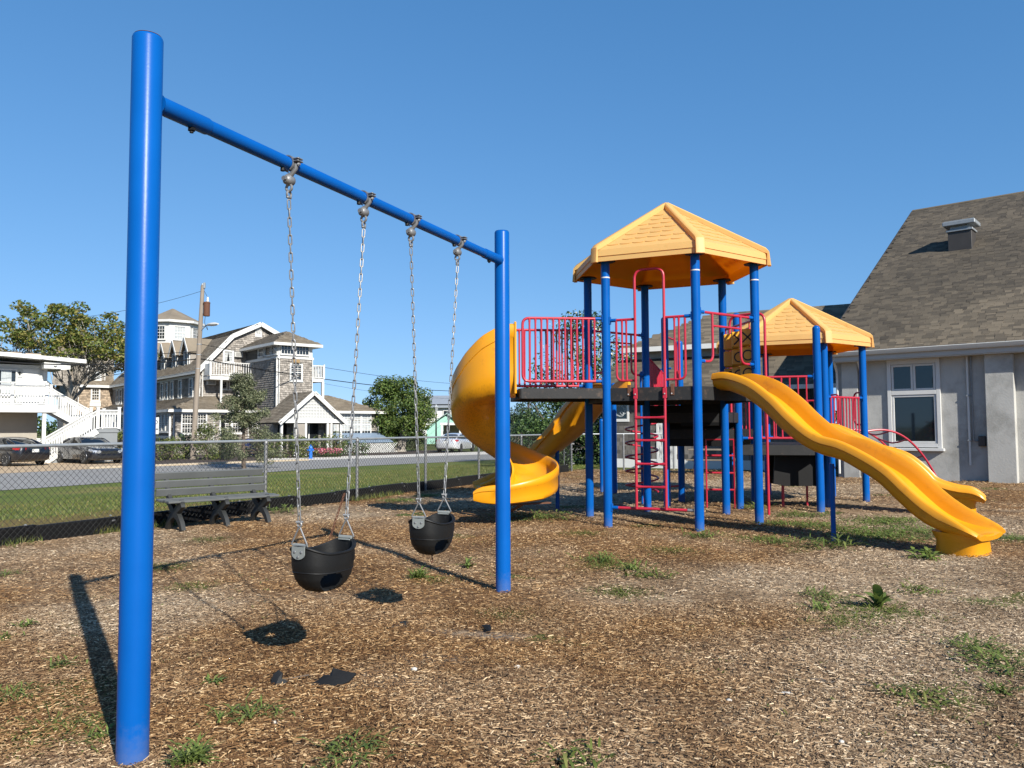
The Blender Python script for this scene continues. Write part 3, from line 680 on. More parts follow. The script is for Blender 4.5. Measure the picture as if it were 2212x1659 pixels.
for k in P:
    o = post(P[k], 3.83, dome=False)
    mb = MB(); mb.lathe([(.0648, 3.58), (.0652, 3.585), (.0652, 3.592), (.0648, 3.597)], (P[k][0], P[k][1], 0), 28); mb.build('sleeve_joint', WHITE if k in (1, 2, 3) else BLUE, o)
    mb = MB(); mb.lathe([(.0, 3.822), (.15, 3.824), (.15, 3.836), (.12, 3.845), (0, 3.846)], (P[k][0], P[k][1], 0), 8); mb.build('roof_flange', BLACKP, ps)
for k in Q:
    o = post(Q[k], 2.94, dome=False)
    mb = MB(); mb.lathe([(.0, 2.932), (.15, 2.934), (.15, 2.946), (.12, 2.953), (0, 2.954)], (Q[k][0], Q[k][1], 0), 8); mb.build('roof_flange', BLACKP, ps)
for p, h in ((pc_, 3.39), (pd_, 3.09), (pe_, 3.41), (pn_, 3.14)): post(p, h)
post((5.36, 13.93), 2.75, r=.05); post((2.0, 17.9), 1.62, r=.05); post((2.19, 17.2), 2.38, r=.055); post((4.75, 17.4), 1.9, r=.05)

# ---- roofs
def roof(c, zb, zt, R=1.6):
    """moulded hexagonal roof; each panel carries embossed fish scales; ribs cover the joints"""
    base = MB(); apex = V(c[0], c[1], zt)
    fas = .17; lip = .03
    C = [hexv(c, R, 6+60*k) for k in range(6)]
    rt = MB()
    rt.lathe([(0.0, zt+.035), (.05, zt+.028), (.085, zt-.008), (.07, zt-.03)], (c[0], c[1], 0), 12)
    hub = rt.build('roof', YROOF, ps)
    for k in range(6):
        a, b = C[k], C[(k+1) % 6]; mb = MB()
        A0, B0 = Z(a, zb), Z(b, zb); At, Bt = Z(a*1, zb+fas), Z(b, zb+fas)
        ctr = V(c[0], c[1], 0); e = (b-a)/np.linalg.norm(b-a); out = (a+b)/2-ctr; out[2] = 0; out /= np.linalg.norm(out)
        # fascia slightly battered inward, with a step line, then the slope
        A1 = At-out*.03*0+(ctr-a)*.012; B1 = Bt+(ctr-b)*.012; A1[2] = B1[2] = zb+fas
        Am = Z(a, zb+.075); Bm = Z(b, zb+.075)
        A0b = A0+(ctr-a)*.006; A0b[2] = zb; B0b = B0+(ctr-b)*.006; B0b[2] = zb
        mb.poly([A0b, B0b, Bm-out*.012, Am-out*.012]); mb.poly([Am-out*.012, Bm-out*.012, Bm, Am]); mb.poly([Am, Bm, B1, A1])
        # slope top with scale rows
        def sp(u, v): return A1*(1-u)*(1-v)+B1*u*(1-v)+apex*v
        nrm = np.cross(B1-A1, apex-A1); nrm /= np.linalg.norm(nrm)
        mb.poly([A1, B1, apex])
        # underside shell
        th = .018; ap2 = apex-V(0, 0, .06)
        mb.poly([A0b, A0b+(ctr-a)*.014, A1+(ctr-a)*.014-V(0, 0, .03), ][:3]) if False else None
        i0 = A0b+(ctr-a)*.016; i1 = B0b+(ctr-b)*.016; i0[2] = i1[2] = zb
        j0 = A1+(ctr-a)*.02; j1 = B1+(ctr-b)*.02; j0[2] = j1[2] = zb+fas-.035
        mb.poly([B0b, A0b, i0, i1], 1); mb.poly([i1, i0, j0, j1], 1); mb.poly([j1, j0, ap2], 1)
        # inner stiffening facet seen from below
        rows = 7
        Ls = np.linalg.norm((A1+B1)/2-apex)
        for r_ in range(rows):
            v = .10+.78*r_/rows; wrow = np.linalg.norm(B1-A1)*(1-v); n = max(1, int(wrow*.84/.185)); 
            for q in range(n):
                u = (.5 + (q-(n-1)/2)*.185/wrow + (.25*.185/wrow if r_ % 2 else -.25*.185/wrow)); 
                if u < .08 or u > .92: continue
                cu = sp(u, v); up = (apex-(A1+B1)/2)/Ls; hw = .088; hh = .10
                # scale: curved lower lip lifted off the slope, running out flush at the top
                pts = [cu+e*hw*math.cos(t)-up*hh*.30*math.sin(t)+nrm*.0095 for t in np.linspace(0, PI, 7)]
                flat = [cu+e*hw*math.cos(t)-up*hh*.30*math.sin(t)-nrm*.004 for t in np.linspace(0, PI, 7)]
                top = [cu+e*hw*.9+up*hh*.75-nrm*.001, cu-e*hw*.9+up*hh*.75-nrm*.001]
                o_ = len(mb.v); mb.add(pts+flat+top, [tuple(range(7))+(15, 14)]+[(i, i+7, i+8, i+1) for i in range(6)])
        mb.build('roof_panel', [YROOF, YUNDER], hub, angle=28)
        # rib over the hip
        rb = MB(); d = apex-A1; ld = np.linalg.norm(d); d = d/ld
        side = np.cross(d, V(0, 0, 1)); side /= np.linalg.norm(side); upn = np.cross(side, d)
        w_ = .062
        def prof(c0, sc=1., h=.062): return [c0-side*w_*sc-upn*.012, c0-side*w_*sc+upn*h*.75, c0-side*w_*.7*sc+upn*h, c0+side*w_*.7*sc+upn*h, c0+side*w_*sc+upn*h*.75, c0+side*w_*sc-upn*.012]
        rad_ = (a-ctr); rad_[2] = 0; rad_ /= np.linalg.norm(rad_)
        low = Z(a, zb-.012)
        loops = [prof(apex-d*.01, .75), prof(A1+d*.06), ]
        # turn down over the fascia
        cor = A1+V(0, 0, .015)+rad_*.02
        loops.append([cor-side*w_-V(0,0,.02)-rad_*.02, cor-side*w_+V(0,0,.01), cor-side*w_*.7+V(0,0,.018), cor+side*w_*.7+V(0,0,.018), cor+side*w_+V(0,0,.01), cor+side*w_-V(0,0,.02)-rad_*.02])
        bt = low+rad_*.022
        loops.append([bt-side*w_-rad_*.045, bt-side*w_-rad_*.004, bt-side*w_*.7+rad_*.004, bt+side*w_*.7+rad_*.004, bt+side*w_-rad_*.004, bt+side*w_-rad_*.045])
        rb.sweep(loops); rb.build('roof_rib', YROOF, hub, angle=30)
    return hub
roof(H1, 3.80, 4.86, 1.52); roof(H2, 2.91, 3.88, 1.44)

# ---- decks
def deck(poly, z, t=.05, drop=.17):
    mb = MB(); n = len(poly)
    mb.prism([Z(p, z-t) for p in poly], (0, 0, t))
    o = mb.build('deck', DECK, ps)
    ed = MB()
    for i in range(n):
        a, b = Z(poly[i], z-drop/2-.003), Z(poly[(i+1) % n], z-drop/2-.003); ed.bar(a, b, .035, drop, m=0, ch=.006) if False else ed.bar(a, b, .032, drop, ch=.006)
    ed.build('deck_edge', DECK, o); return o
side6 = V(math.sin(rad(276)), -math.cos(rad(276)), 0)
LN, LF = P[1]+side6*1.25, P[6]+side6*1.25
deck([P[k] for k in (1, 2, 3, 4, 5, 6)], D1, drop=.19); deck([LN, P[1], P[6], LF], D1, drop=.15)
deck([P[5], P[4], pe_, pc_], D2); deck([pc_, pe_, Q[1], Q[6], pd_], D3); deck([Q[k] for k in (1, 2, 3, 4, 5, 6)], D4); deck([pe_, pn_, Q[2], Q[1]], D4)
# stair risers / black skirts between levels
for a, b, z0, z1 in ((P[5], P[4], D2-.02, D1-.2), (pc_, pe_, D3-.30, D2-.2), (pc_, pe_, 1.40, 1.66), (Q[1], Q[6], .9, D3-.2)):
    mb = MB(); mb.bar(Z(a, (z0+z1)/2), Z(b, (z0+z1)/2), .02, abs(z1-z0), ch=.003); mb.build('riser_panel', BLACKP, ps)
mb = MB(); mb.bar(Z(P[5]*.55+P[4]*.45, 1.68), Z(P[4], 1.68), .03, .50, ch=.01); mb.build('riser_panel', BLACKP, ps)

# ---- rail helpers
def cap_bar(a, b, parent, r=RR):
    """straight red rail with blue socket at both ends"""
    mb = MB(); d = (b-a)/np.linalg.norm(b-a); mb.tube([a+d*.15, b-d*.15], r, 12); o = mb.build('rail', RED, parent)
    return o
def socket(p, z, toward, parent):
    mb = MB(); collar(mb, p, z, toward); mb.build('rail_socket', BLUE, parent)
def baluster(a, b, parent, r=RB, flat=True):
    mb = MB(); a = np.array(a, float); b = np.array(b, float); L_ = np.linalg.norm(b-a); d = (b-a)/L_
    mb.tube([a, a+d*.03, a+d*.08, b-d*.08, b-d*.03, b], r, 8, radii=[r*1.35, r*1.25, r, r, r*1.25, r*1.35]); return mb.build('baluster', RED, parent)
def empty_part(name):
    o = bpy.data.objects.new(name, None); COL.objects.link(o); o.parent = ps; o.matrix_parent_inverse = wmat(ps).inverted(); return o
def panel(a, b, z0, z1, n, open_end=None, sock=(True, True), off=.075, rr=RR, first=None):
    """guard panel between two posts; open_end 1 rounds the free end at b"""
    d = (b-a)[:2]; L_ = np.linalg.norm(d); d = V(d[0]/L_, d[1]/L_, 0)
    if open_end:
        pts = [Z(a, z1)+d*.15, Z(b, z1)-d*.0, Z(b, z0), Z(a, z0)+d*.15]; mb = MB(); mb.tube(fillet(pts, .10, 7), rr, 12); g = mb.build('guardrail', RED, ps)
        s0, s1 = .17, L_-.10
    else:
        mb = MB(); mb.tube([Z(a, z1)+d*.14, Z(b, z1)-d*.14], rr, 12); g = mb.build('guardrail', RED, ps)
        mb = MB(); mb.tube([Z(a, z0)+d*.14, Z(b, z0)-d*.14], rr, 12); mb.build('bottom_rail', RED, g)
        s0, s1 = .18, L_-.18
    for i in range(n):
        s_ = s0+(s1-s0)*i/(n-1); q = a+d*s_; baluster(Z(q, z0), Z(q, z1), g)
    if sock[0]:
        for z in (z0, z1): socket(a, z, b, g)
    if sock[1] and not open_end:
        for z in (z0, z1): socket(b, z, a, g)
    return g
panel(P[1], LN+V(.03, 0, 0), D1+.10, 2.99, 12, open_end=1)
panel(P[6], LF+V(.03, 0, 0), D1+.10, 2.98, 12, open_end=1)

# ---- ladder bay P1-P2
d12 = (P[2]-P[1])/np.linalg.norm(P[2]-P[1]); n12 = V(d12[1], -d12[0], 0)      # outward
LB12 = np.linalg.norm(P[2]-P[1]); la, lb = .44, .86
lad = MB(); fo = n12*.03
A_, B_ = P[1]+d12*la+fo, P[1]+d12*lb+fo
lad.tube(fillet([Z(A_, D1-.12), Z(A_, 3.66), Z(B_, 3.66), Z(B_, D1-.12)], .13, 9), .019, 12); arch = lad.build('entry_arch', RED, ps)
lo = MB()
for q in (A_, B_):
    lo.tube([Z(q, D1-.02), Z(q, D1-.16)], .024, 10); lo.tube([Z(q+n12*.02, D1-.12), Z(q+n12*.035, .27)], .0195, 12)
    lo.box(Z(q+n12*.03, D1-.09), (.055, .02, .15), math.atan2(d12[1], d12[0]), ch=.004)
ladr = lo.build('ladder', RED, ps)
for z in (.58, .90, 1.23, 1.55):
    mb = MB(); a, b = A_+n12*.03, B_+n12*.03; d = d12; mb.tube([Z(a, z), Z(a, z)+d*.03, Z(a, z)+d*.10, Z(b, z)-d*.10, Z(b, z)-d*.03, Z(b, z)], .016, 10, radii=[.026, .024, .0155, .0155, .024, .026]); mb.build('rung', RED, ladr)
mb = MB(); mb.tube([Z(P[1], .27)+d12*.15, Z(P[2], .27)-d12*.15], .0215, 12); cb = mb.build('base_bar', RED, ladr)
mb = MB(); collar(mb, P[1], .27, P[2]); mb.build('rail_socket', BLUE, ladr)
mb = MB(); collar(mb, P[2], .27, P[1]); mb.build('rail_socket', GALV, ladr)
for q in (A_-d12*.10, A_, B_, B_+d12*.10):
    mb = MB(); mb.lathe([(.012, 0), (.010, .006), (0, .008)], Z(q+n12*.045, D1-.10), 8, R=np.array([[1, 0, 0], [0, 0, -1], [0, 1, 0]])); mb.build('bolt', GALV, ladr)
# side guards either side of the arch
for a, b, j in ((P[1], A_-fo, 1), (P[2], B_-fo, -1)):
    d = (b-a); L_ = np.linalg.norm(d); d = d/L_
    fl = a+d*(.155 if L_ < 10 else 0)
    mb = MB(); mb.tube([Z(a, 2.96)+d*.13, Z(b, 2.96)], .019, 10)
    mb.tube(fillet([Z(b, 2.08), Z(fl, 2.08), Z(fl, 2.96)], .10, 7), .0165, 10); g = mb.build('guardrail', RED, ps)
    for t in (.40, .62): q = a+d*(.155+(L_-.155)*(t-.1)); baluster(Z(q, 2.08), Z(q, 2.96), g)
    socket(a, 2.96, b, g); mb = MB(); mb.box(Z(b-d*.10+n12*.02, D1-.04), (.05, .012, .16), math.atan2(d12[1], d12[0]), ch=.003); mb.build('mounting_tab', RUST, g)

# ---- slide bay P2-P3
d23 = (P[3]-P[2])/np.linalg.norm(P[3]-P[2]); L23 = np.linalg.norm(P[3]-P[2])
mb = MB(); mb.tube([Z(P[2], 3.02)+d23*.13, Z(P[3], 3.02)-d23*.13], .019, 12)
for a, d, s_ in ((P[2], d23, .34), (P[3], -d23, .34)):
    q = a+d*s_; mb.tube(fillet([Z(q, 3.02), Z(q, 2.33), Z(a, 2.33)+d*.10], .16, 9), .0175, 10)
mb.tube([Z(P[2]+d23*.34, 2.84), Z(P[3]-d23*.34, 2.84)], .015, 10)
g = mb.build('slide_hood_rail', RED, ps)
for p, q in ((P[2], P[3]), (P[3], P[2])):
    for z in (2.33, 3.02): socket(p, z, q, g)
# ---- back bays P5-P6 and P4-P5
for a, b in ((P[6], P[5]),):
    d = (b-a)/np.linalg.norm(b-a); mb = MB(); mb.tube([Z(a, 2.98)+d*.13, Z(b, 2.98)-d*.13], .019, 10); mb.tube([Z(a+d*.34, 2.82), Z(b-d*.34, 2.82)], .015, 10)
    for p, dd in ((a, d), (b, -d)):
        q = p+dd*.34; mb.tube(fillet([Z(q, 2.98), Z(q, 2.30), Z(p, 2.30)+dd*.10], .16, 9), .0175, 10)
    g = mb.build('slide_hood_rail', RED, ps)
    for p, q in ((a, b), (b, a)):
        for z in (2.30, 2.98): socket(p, z, q, g)
# ---- noughts and crosses bay P3-P4
d34 = (P[4]-P[3])/np.linalg.norm(P[4]-P[3])
mb = MB()
mb.tube([Z(P[3], 3.00)+d34*.12, Z(P[4], 3.00)-d34*.12], .018, 10); mb.tube([Z(P[3], 2.90)+d34*.2, Z(P[4], 2.90)-d34*.2], .013, 8); mb.tube([Z(P[3], 2.08)+d34*.12, Z(P[4], 2.08)-d34*.12], .016, 10)
for t in (.17, .5, .83, 1.13): q = P[3]+d34*(t+.05); mb.tube([Z(q, 2.08), Z(q, 3.0)], .011, 8)
ttt = mb.build('game_panel_frame', RED, ps)
INK = M('black_print', (.018, .012, .01), .6, var=.1)
rb = rotz(rad(-20)); mk = [['X', 'X', 'B'], ['O', 'O', 'B'], ['O', 'C', 'C']]
for i, t in enumerate((.27, .60, .93)):
    for j in range(3):
        c = Z(P[3]+d34*t, 2.76-.272*j); mb = MB(); mb.box(c, (.235, .235, .25), rb, ch=.018); bo = mb.build('game_block', YBLOCK, ttt)
for i, t in enumerate((.27, .60, .93)):
    for j in range(3):
        c = Z(P[3]+d34*t, 2.76-.272*j); kind = mk[j][i]; ink = MB()
        def face(x, z, k=.1192): return c+rb @ V(x, -k, z)
        if kind == 'X':
            for s_ in (-1, 1): ink.bar(face(-.078, -.078*s_), face(.078, .078*s_), .022, .004, up=rb @ V(0, -1, 0))
        elif kind in 'OC':
            r0, r1 = (.062, .083); nseg = 28; vs = []; fs = []
            a0, a1 = (0, 2*PI)
            for k_ in range(nseg):
                th = a0+(a1-a0)*k_/nseg
                vs += [face(r0*math.cos(th), r0*math.sin(th)), face(r1*math.cos(th), r1*math.sin(th))]
            for k_ in range(nseg): fs.append((2*k_, 2*k_+1, 2*((k_+1) % nseg)+1, 2*((k_+1) % nseg)))
            ink.add(vs, fs)
        else: continue
        ink.build('printed_mark', INK, ttt, smooth=False)
# ---- fire pole with overhead bar
mb = MB(); a = V(3.66, 13.35, 0); b = V(4.106, 12.89, 0)
mb.tube(fillet([Z(a, D2), Z(a, 3.27), Z(b, 3.27), Z(b, -.1)], .16, 9), .0215, 14); mb.build('fire_pole', RED, ps)
# ---- stair wall of close red slats P5-c
dd = pc_-P[5]; Ls = np.linalg.norm(dd); dd = dd/Ls
mb = MB(); mb.tube([Z(P[5], 2.62)+dd*.08, Z(pc_, 2.36)-dd*.08], .016, 8); g = mb.build('slat_barrier', RED, ps)
for i in range(8):
    t = .09+(Ls-.18)*i/7; q = P[5]+dd*t; zt = 2.62-.26*t/Ls; mb = MB(); mb.box(Z(q, (1.62+zt)/2), (.068, .016, zt-1.62), math.atan2(dd[1], dd[0]), ch=.004); mb.build('slat', RED, g)
# ---- grab arch and rail on the c-d side, coil climber below
dc = (pd_-pc_)/np.linalg.norm(pd_-pc_)
mb = MB(); mb.tube(fillet([Z(pc_+dc*.1, D3), Z(pc_+dc*.1, 3.06)-V(.05, .02, 0), Z(pd_-dc*.28, 3.06), Z(pd_-dc*.28, D3)], .2, 8), .0175, 10); arc1 = mb.build('grab_arch', RED, ps)
for t in (.2, .4): q = pd_-dc*t; baluster(Z(q, D3+.05), Z(q, 2.5), arc1)
cc_ = V(2.42, 14.98, 0); mb = MB(); mb.tube([Z(cc_, -.1), Z(cc_, 2.45)], .021, 10); mb.tube([Z(cc_, 2.45), Z(pc_+dc*.5, 2.5)], .018, 8); coil = mb.build('coil_climber_pole', BLUE, ps)
mb = MB(); turns = 5.3; n = 170
mb.tube([cc_+V(.30*math.cos(t), .30*math.sin(t), .22+1.38*t/(2*PI*turns)) for t in np.linspace(0, 2*PI*turns, n)], .0175, 9); mb.build('coil', RED, coil)
# ---- bar ladder on c-e side
mb = MB(); rl = mb
for q in (pc_*.45+pe_*.55, pe_*.93+pc_*.07): mb.tube([Z(q, 0), Z(q, D3)], .016, 8)
bl = mb.build('bar_climber', RED, ps)
for z in (.33, .62, .92, 1.2):
    mb = MB(); mb.tube([Z(pc_*.45+pe_*.55, z), Z(pe_*.93+pc_*.07, z)], .017, 8); mb.build('rung', RED, bl)
mb = MB(); mb.tube([Z(pd_, .30), Z(pd_+V(-.75, -.1, 0), .26)], .018, 8); mb.tube([Z(pd_+V(-.75, -.1, 0), 0), Z(pd_+V(-.75, -.1, 0), 1.3)], .014, 8); mb.build('step_bar', RED, ps)
# ---- second tower guards
panel(pe_, pn_, D4+.12, 2.27, 8); panel(Q[2], Q[3], D4+.10, 1.95, 10)
g = panel(Q[5], Q[6], D4+.1, 1.95, 8); panel(Q[4], Q[5], D4+.1, 1.95, 8)
d34q = (Q[4]-Q[3])/np.linalg.norm(Q[4]-Q[3])
mb = MB()
for p, d in ((Q[3], d34q), (Q[4], -d34q)):
    mb.tube(fillet([Z(p, 2.06)+d*.07, Z(p+d*.34, 2.06), Z(p+d*.34, 1.45), Z(p, 1.45)+d*.07], .13, 8), .0175, 10)
mb.build('grab_loop', RED, ps)
# ---- curved arch climber on the right of the second tower
na = V(d34q[1], -d34q[0], 0)
if np.dot(na[:2], V(*H2)-(Q[3]+Q[4])[:2]/2) > 0: na = -na
mb = MB(); crv = lambda s_, p: Z(p+na*(s_*1.72), 0)+V(0, 0, 1.30+.36*s_-1.72*s_**2.7)
for p in (Q[3]+d34q*.12, Q[4]-d34q*.12): mb.tube([crv(s_, p) for s_ in np.linspace(0.03, 1, 22)], .0195, 10)
ac = mb.build('arch_climber', RED, ps)
for s_ in (.12, .34, .54, .72, .86):
    a, b = crv(s_, Q[3]+d34q*.12), crv(s_, Q[4]-d34q*.12); m_ = (a+b)/2
    mb = MB(); mb.tube([a, a*.7+b*.3-V(0, 0, .06), m_-V(0, 0, .08), a*.3+b*.7-V(0, 0, .06), b], .016, 8); mb.build('rung', RED, ac)
# ---- black play counter under the low deck
mb = MB()
e = V(4.98, 13.9, 0); pts = [(-.42, .42), (-.38, .98), (.42, .98), (.42, .38), (-.2, .38)]
mb.prism([e+V(x, .12, z) for x, z in pts], (0, .05, 0)); mb.box(e+V(.05, .42, .93), (.8, .6, .05), ch=.01); mb.box(e+V(.40, .42, .66), (.03, .56, .54), ch=.01); mb.box(e+V(.05, .70, .66), (.74, .03, .54), ch=.01)
pb = mb.build('play_counter', BLACKP, ps)
mb = MB(); mb.tube([e+V(-.20, .3, 0), e+V(-.20, .3, .66)], .025, 10); mb.build('counter_leg', RED, pb)
mb = MB(); mb.tube([e+V(.3, .5, 0), e+V(.3, .5, .66)], .02, 8); mb.build('counter_leg', RED, pb)

# ---- straight wave slides
def uprof(w, hw, t=.022, lip=.055, rimw=.045):
    """closed U section (u across, v up): starts inside left, goes round outside"""
    h = w/2
    inner = [(-h+.012, hw*.96), (-h+.022, hw*.6), (-h*.86, hw*.22), (-h*.62, .022), (-h*.3, .003), (0, 0), (h*.3, .003), (h*.62, .022), (h*.86, hw*.22), (h-.022, hw*.6), (h-.012, hw*.96)]
    rimR = [(h+.004, hw+.014), (h+rimw*.6, hw+.012), (h+rimw, hw-.010), (h+rimw+.006, hw-lip), (h+rimw-.012, hw-lip-.012), (h+.014, hw-lip-.016)]
    outer = [(h+.010, hw*.25), (h*.90, -.02), (h*.62, -.045), (0, -.052)]
    R_ = rimR+outer
    L_ = [(-u, v) for u, v in R_[::-1]][1:]
    return inner+R_+L_
def slide(start, d, path, w, parent, name='wave_slide', n=60, foot=None):
    d = np.array(d, float); d /= np.linalg.norm(d); sd = V(d[1], -d[0], 0)
    C = smooth_path([(r_, 0, z, h, ww) for r_, z, h, ww in path], n)
    loops = []
    for i, row in enumerate(C):
        r_, _, z, hw, ww = row; nx = C[min(i+1, n-1)]-C[max(i-1, 0)]; tl = math.hypot(nx[0], nx[2]); tx, tz = nx[0]/tl, nx[2]/tl
        up = V(-tz*d[0], -tz*d[1], tx); o_ = Z(start+d*r_, z)
        loops.append([o_+sd*u+up*v for u, v in uprof(w*ww, max(hw, .03), lip=min(.075, max(hw, .03)*.42))])
    mb = MB(); mb.sweep(loops)
    # entry hood plate under the sill and mounting flange
    s0 = start+d*.0
    mb.bar(Z(s0-sd*w*.5, path[0][1]-.08), Z(s0+sd*w*.5, path[0][1]-.08), .03, .14, ch=.006)
    o = mb.build(name, YSLIDE, parent, angle=50)
    return o, d, sd
mid23 = (P[2]+P[3])/2; foot1 = V(4.979, 8.792, 0); dS = foot1-mid23; dS /= np.linalg.norm(dS)
path1 = [(-.02, 1.985, .17, 1.0), (.2, 1.955, .205, 1), (.52, 1.83, .225, 1), (.81, 1.635, .225, 1), (1.09, 1.39, .22, 1), (1.36, 1.21, .2, 1), (1.58, 1.11, .19, 1), (1.86, 1.04, .19, 1), (2.13, .91, .2, 1), (2.37, .77, .2, 1), (2.58, .585, .2, 1), (2.78, .42, .2, 1), (2.95, .325, .19, 1), (3.1, .285, .16, 1.02), (3.24, .268, .11, 1.06), (3.36, .255, .06, 1.08), (3.44, .232, .03, .98)]
s1, dd1, sd1 = slide(mid23, dS, path1, .60, ps, n=90)
s1['label'] = 'tall double hump slide reaching towards the camera'
def foot(start, d, r_, zt, parent, wx=.36, wy=.52):
    c = start+d*r_; sd = V(d[1], -d[0], 0); mb = MB(); loops = []
    for z, k in ((-.05, 1.0), (.0, 1.0), (zt*.7, .95), (zt*.95, 1.06), (zt+.03, 1.12)):
        loops.append([Z(c, z)+d*(wx*k*np.sign(math.cos(t))*abs(math.cos(t))**.7)+sd*(wy/2*k*np.sign(math.sin(t))*abs(math.sin(t))**.6) for t in np.linspace(0, 2*PI, 33)[:-1]])
    mb.sweep(loops); mb.build('slide_foot', YSLIDE, parent)
foot(mid23, dS, 3.15, .225, s1, .25, .48)
mb = MB(); q = V(3.963, 9.95, 0); mb.tube([Z(q, -.1), Z(q, .95)], .030, 14); mb.build('slide_support', BLUEP, s1)
st2 = V(5.36, 13.93, 0); dS2 = V(7.244, 12.828, 0)-st2; dS2 /= np.linalg.norm(dS2)
path2 = [(-.05, 1.17, .26, 1), (.13, 1.16, .30, 1), (.32, 1.11, .28, 1), (.52, 1.01, .27, 1), (.71, .915, .265, 1), (.9, .835, .26, 1), (1.1, .785, .255, 1), (1.27, .71, .25, 1), (1.45, .56, .24, 1), (1.62, .40, .22, 1), (1.8, .325, .2, 1), (2.06, .29, .16, 1), (2.25, .28, .14, 1.04), (2.37, .265, .08, 1.07), (2.44, .24, .03, 1)]
s2, _, _ = slide(st2, dS2, path2, .56, ps, n=60); s2['label'] = 'low slide partly hidden behind the tall slide'
foot(st2, dS2, 2.08, .24, s2, .24, .46)
# ---- curved slide at the back left
def swept_slide(C, w, name, parent, n=90, t0=None):
    C = smooth_path(C, n); loops = []
    for i, row in enumerate(C):
        a = C[max(i-1, 0)][:3]; b = C[min(i+1, n-1)][:3]; t = (b-a)/np.linalg.norm(b-a); sd = np.cross(t, V(0, 0, 1)); sd /= np.linalg.norm(sd); up = np.cross(sd, t)
        hw, bank, ww = row[3], row[4], row[5]; cb, sb = math.cos(bank), math.sin(bank); s2_, u2 = sd*cb+up*sb, -sd*sb+up*cb
        loops.append([row[:3]+s2_*u+u2*v for u, v in uprof(w*ww, max(hw, .03), lip=min(.08, hw*.4))])
    mb = MB(); mb.sweep(loops); return mb.build(name, YSLIDE, parent, angle=50)
m56 = (P[5]+P[6])/2
bs = swept_slide([(*m56[:2], 1.99, .2, 0, 1), (1.60, 13.38, 1.95, .24, 0, 1), (1.34, 13.70, 1.70, .26, -.05, 1), (1.05, 13.98, 1.32, .27, -.1, 1), (.70, 14.12, .98, .27, -.12, 1), (.30, 14.16, .68, .24, -.08, 1), (-.08, 14.12, .48, .2, -.03, 1), (-.38, 14.06, .41, .14, 0, 1.02), (-.62, 14.0, .39, .06, 0, 1.03)], .62, 'curved_slide', ps)
bs['label'] = 'curved slide running down behind the spiral slide'
mb = MB(); mb.tube([V(.79, 14.1, -.1), V(.79, 14.1, 1.02)], .036, 14); mb.build('slide_support', BLUEP, bs)
# ---- spiral slide
SC = V(-.12, 12.235, 0); Ro, Ri = .80, .13
fz = [(0, 1.95), (20, 1.925), (45, 1.84), (90, 1.575), (135, 1.22), (180, .91), (225, .70), (270, .56), (315, .47), (360, .43)]
wz = [(0, .95), (25, .80), (50, .60), (75, .47), (100, .40), (135, .36), (180, .31), (225, .30), (270, .29), (315, .24), (360, .16)]
loops = []
ths = np.linspace(0, 368, 110)
def spiral_loop(th, exit_s=0.):
    z = np.interp(th, *zip(*fz)); hw = np.interp(th, *zip(*wz)); z1 = np.interp(th+6, *zip(*fz)); z0 = np.interp(th-6, *zip(*fz))
    a = rad(-90-th); er = V(math.cos(a), math.sin(a), 0); et = V(math.sin(a), -math.cos(a), 0)
    o_ = SC+et*exit_s; hi = min(.22, hw*.7)
    lip = min(.18, hw*.42); sk = float(np.interp(th, (0, 190, 265, 400), (.05, .05, .125, .125)))
    prof = [(Ri+.02, hi), (Ri+.03, hi*.4), (Ri+.08, .04), (Ri+.2, .005), (Ro-.26, .0), (Ro-.12, .045), (Ro-.05, .12*min(1, hw/.3)), (Ro-.028, hw*.6), (Ro-.02, hw*.98),
            (Ro+.0, hw+.012), (Ro+.02, hw+.006), (Ro+.032, hw-.02), (Ro+.032, hw-lip), (Ro+.018, hw-lip-.012), (Ro+.018, hw*.30-.02-(sk-.05)), (Ro+.008, hw*.2-.05-(sk-.05)), (Ro-.05, -.035-(sk-.05)), (Ro-.14, -.075-(sk-.05)*.6), (Ro-.26, -.095-(sk-.05)*.3), (Ri+.2, -.06), (Ri+.05, -.02), (Ri-.01, hi*.4), (Ri-.012, hi+.01)]
    return [o_+er*r_+V(0, 0, z+v) for r_, v in prof]
for s_ in (-.17, -.08): loops.append(spiral_loop(0, s_))
for th in ths: loops.append(spiral_loop(th))
for s_, k in ((.10, .95), (.20, .85), (.28, .68), (.33, .45)):
    L0 = spiral_loop(368, s_); zb = np.interp(368, *zip(*fz))
    loops.append([V(p[0], p[1], zb+(p[2]-zb)*(k if p[2] > zb else max(k, .55))) for p in L0])
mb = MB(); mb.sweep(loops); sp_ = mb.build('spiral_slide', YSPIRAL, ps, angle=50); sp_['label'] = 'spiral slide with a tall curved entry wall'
mb = MB(); mb.tube([Z(SC, -.1), Z(SC, 1.9)], .055, 16); mb.build('slide_support', BLUEP, sp_)
mb = MB(); mb.bar(V(-.12, 11.6, .30), V(.55, 12.0, .30), .10, .02); mb.bar(V(.15, 11.75, .30), V(-.12, 12.2, .10), .06, .02); mb.build('slide_bracket', RUST, sp_)
# entry collar plate between deck and spiral
mb = MB(); mb.box(V(.05, 11.415, 2.42), (.035, .05, 1.04), ch=.01); mb.build('entry_flange', YSLIDE, sp_)
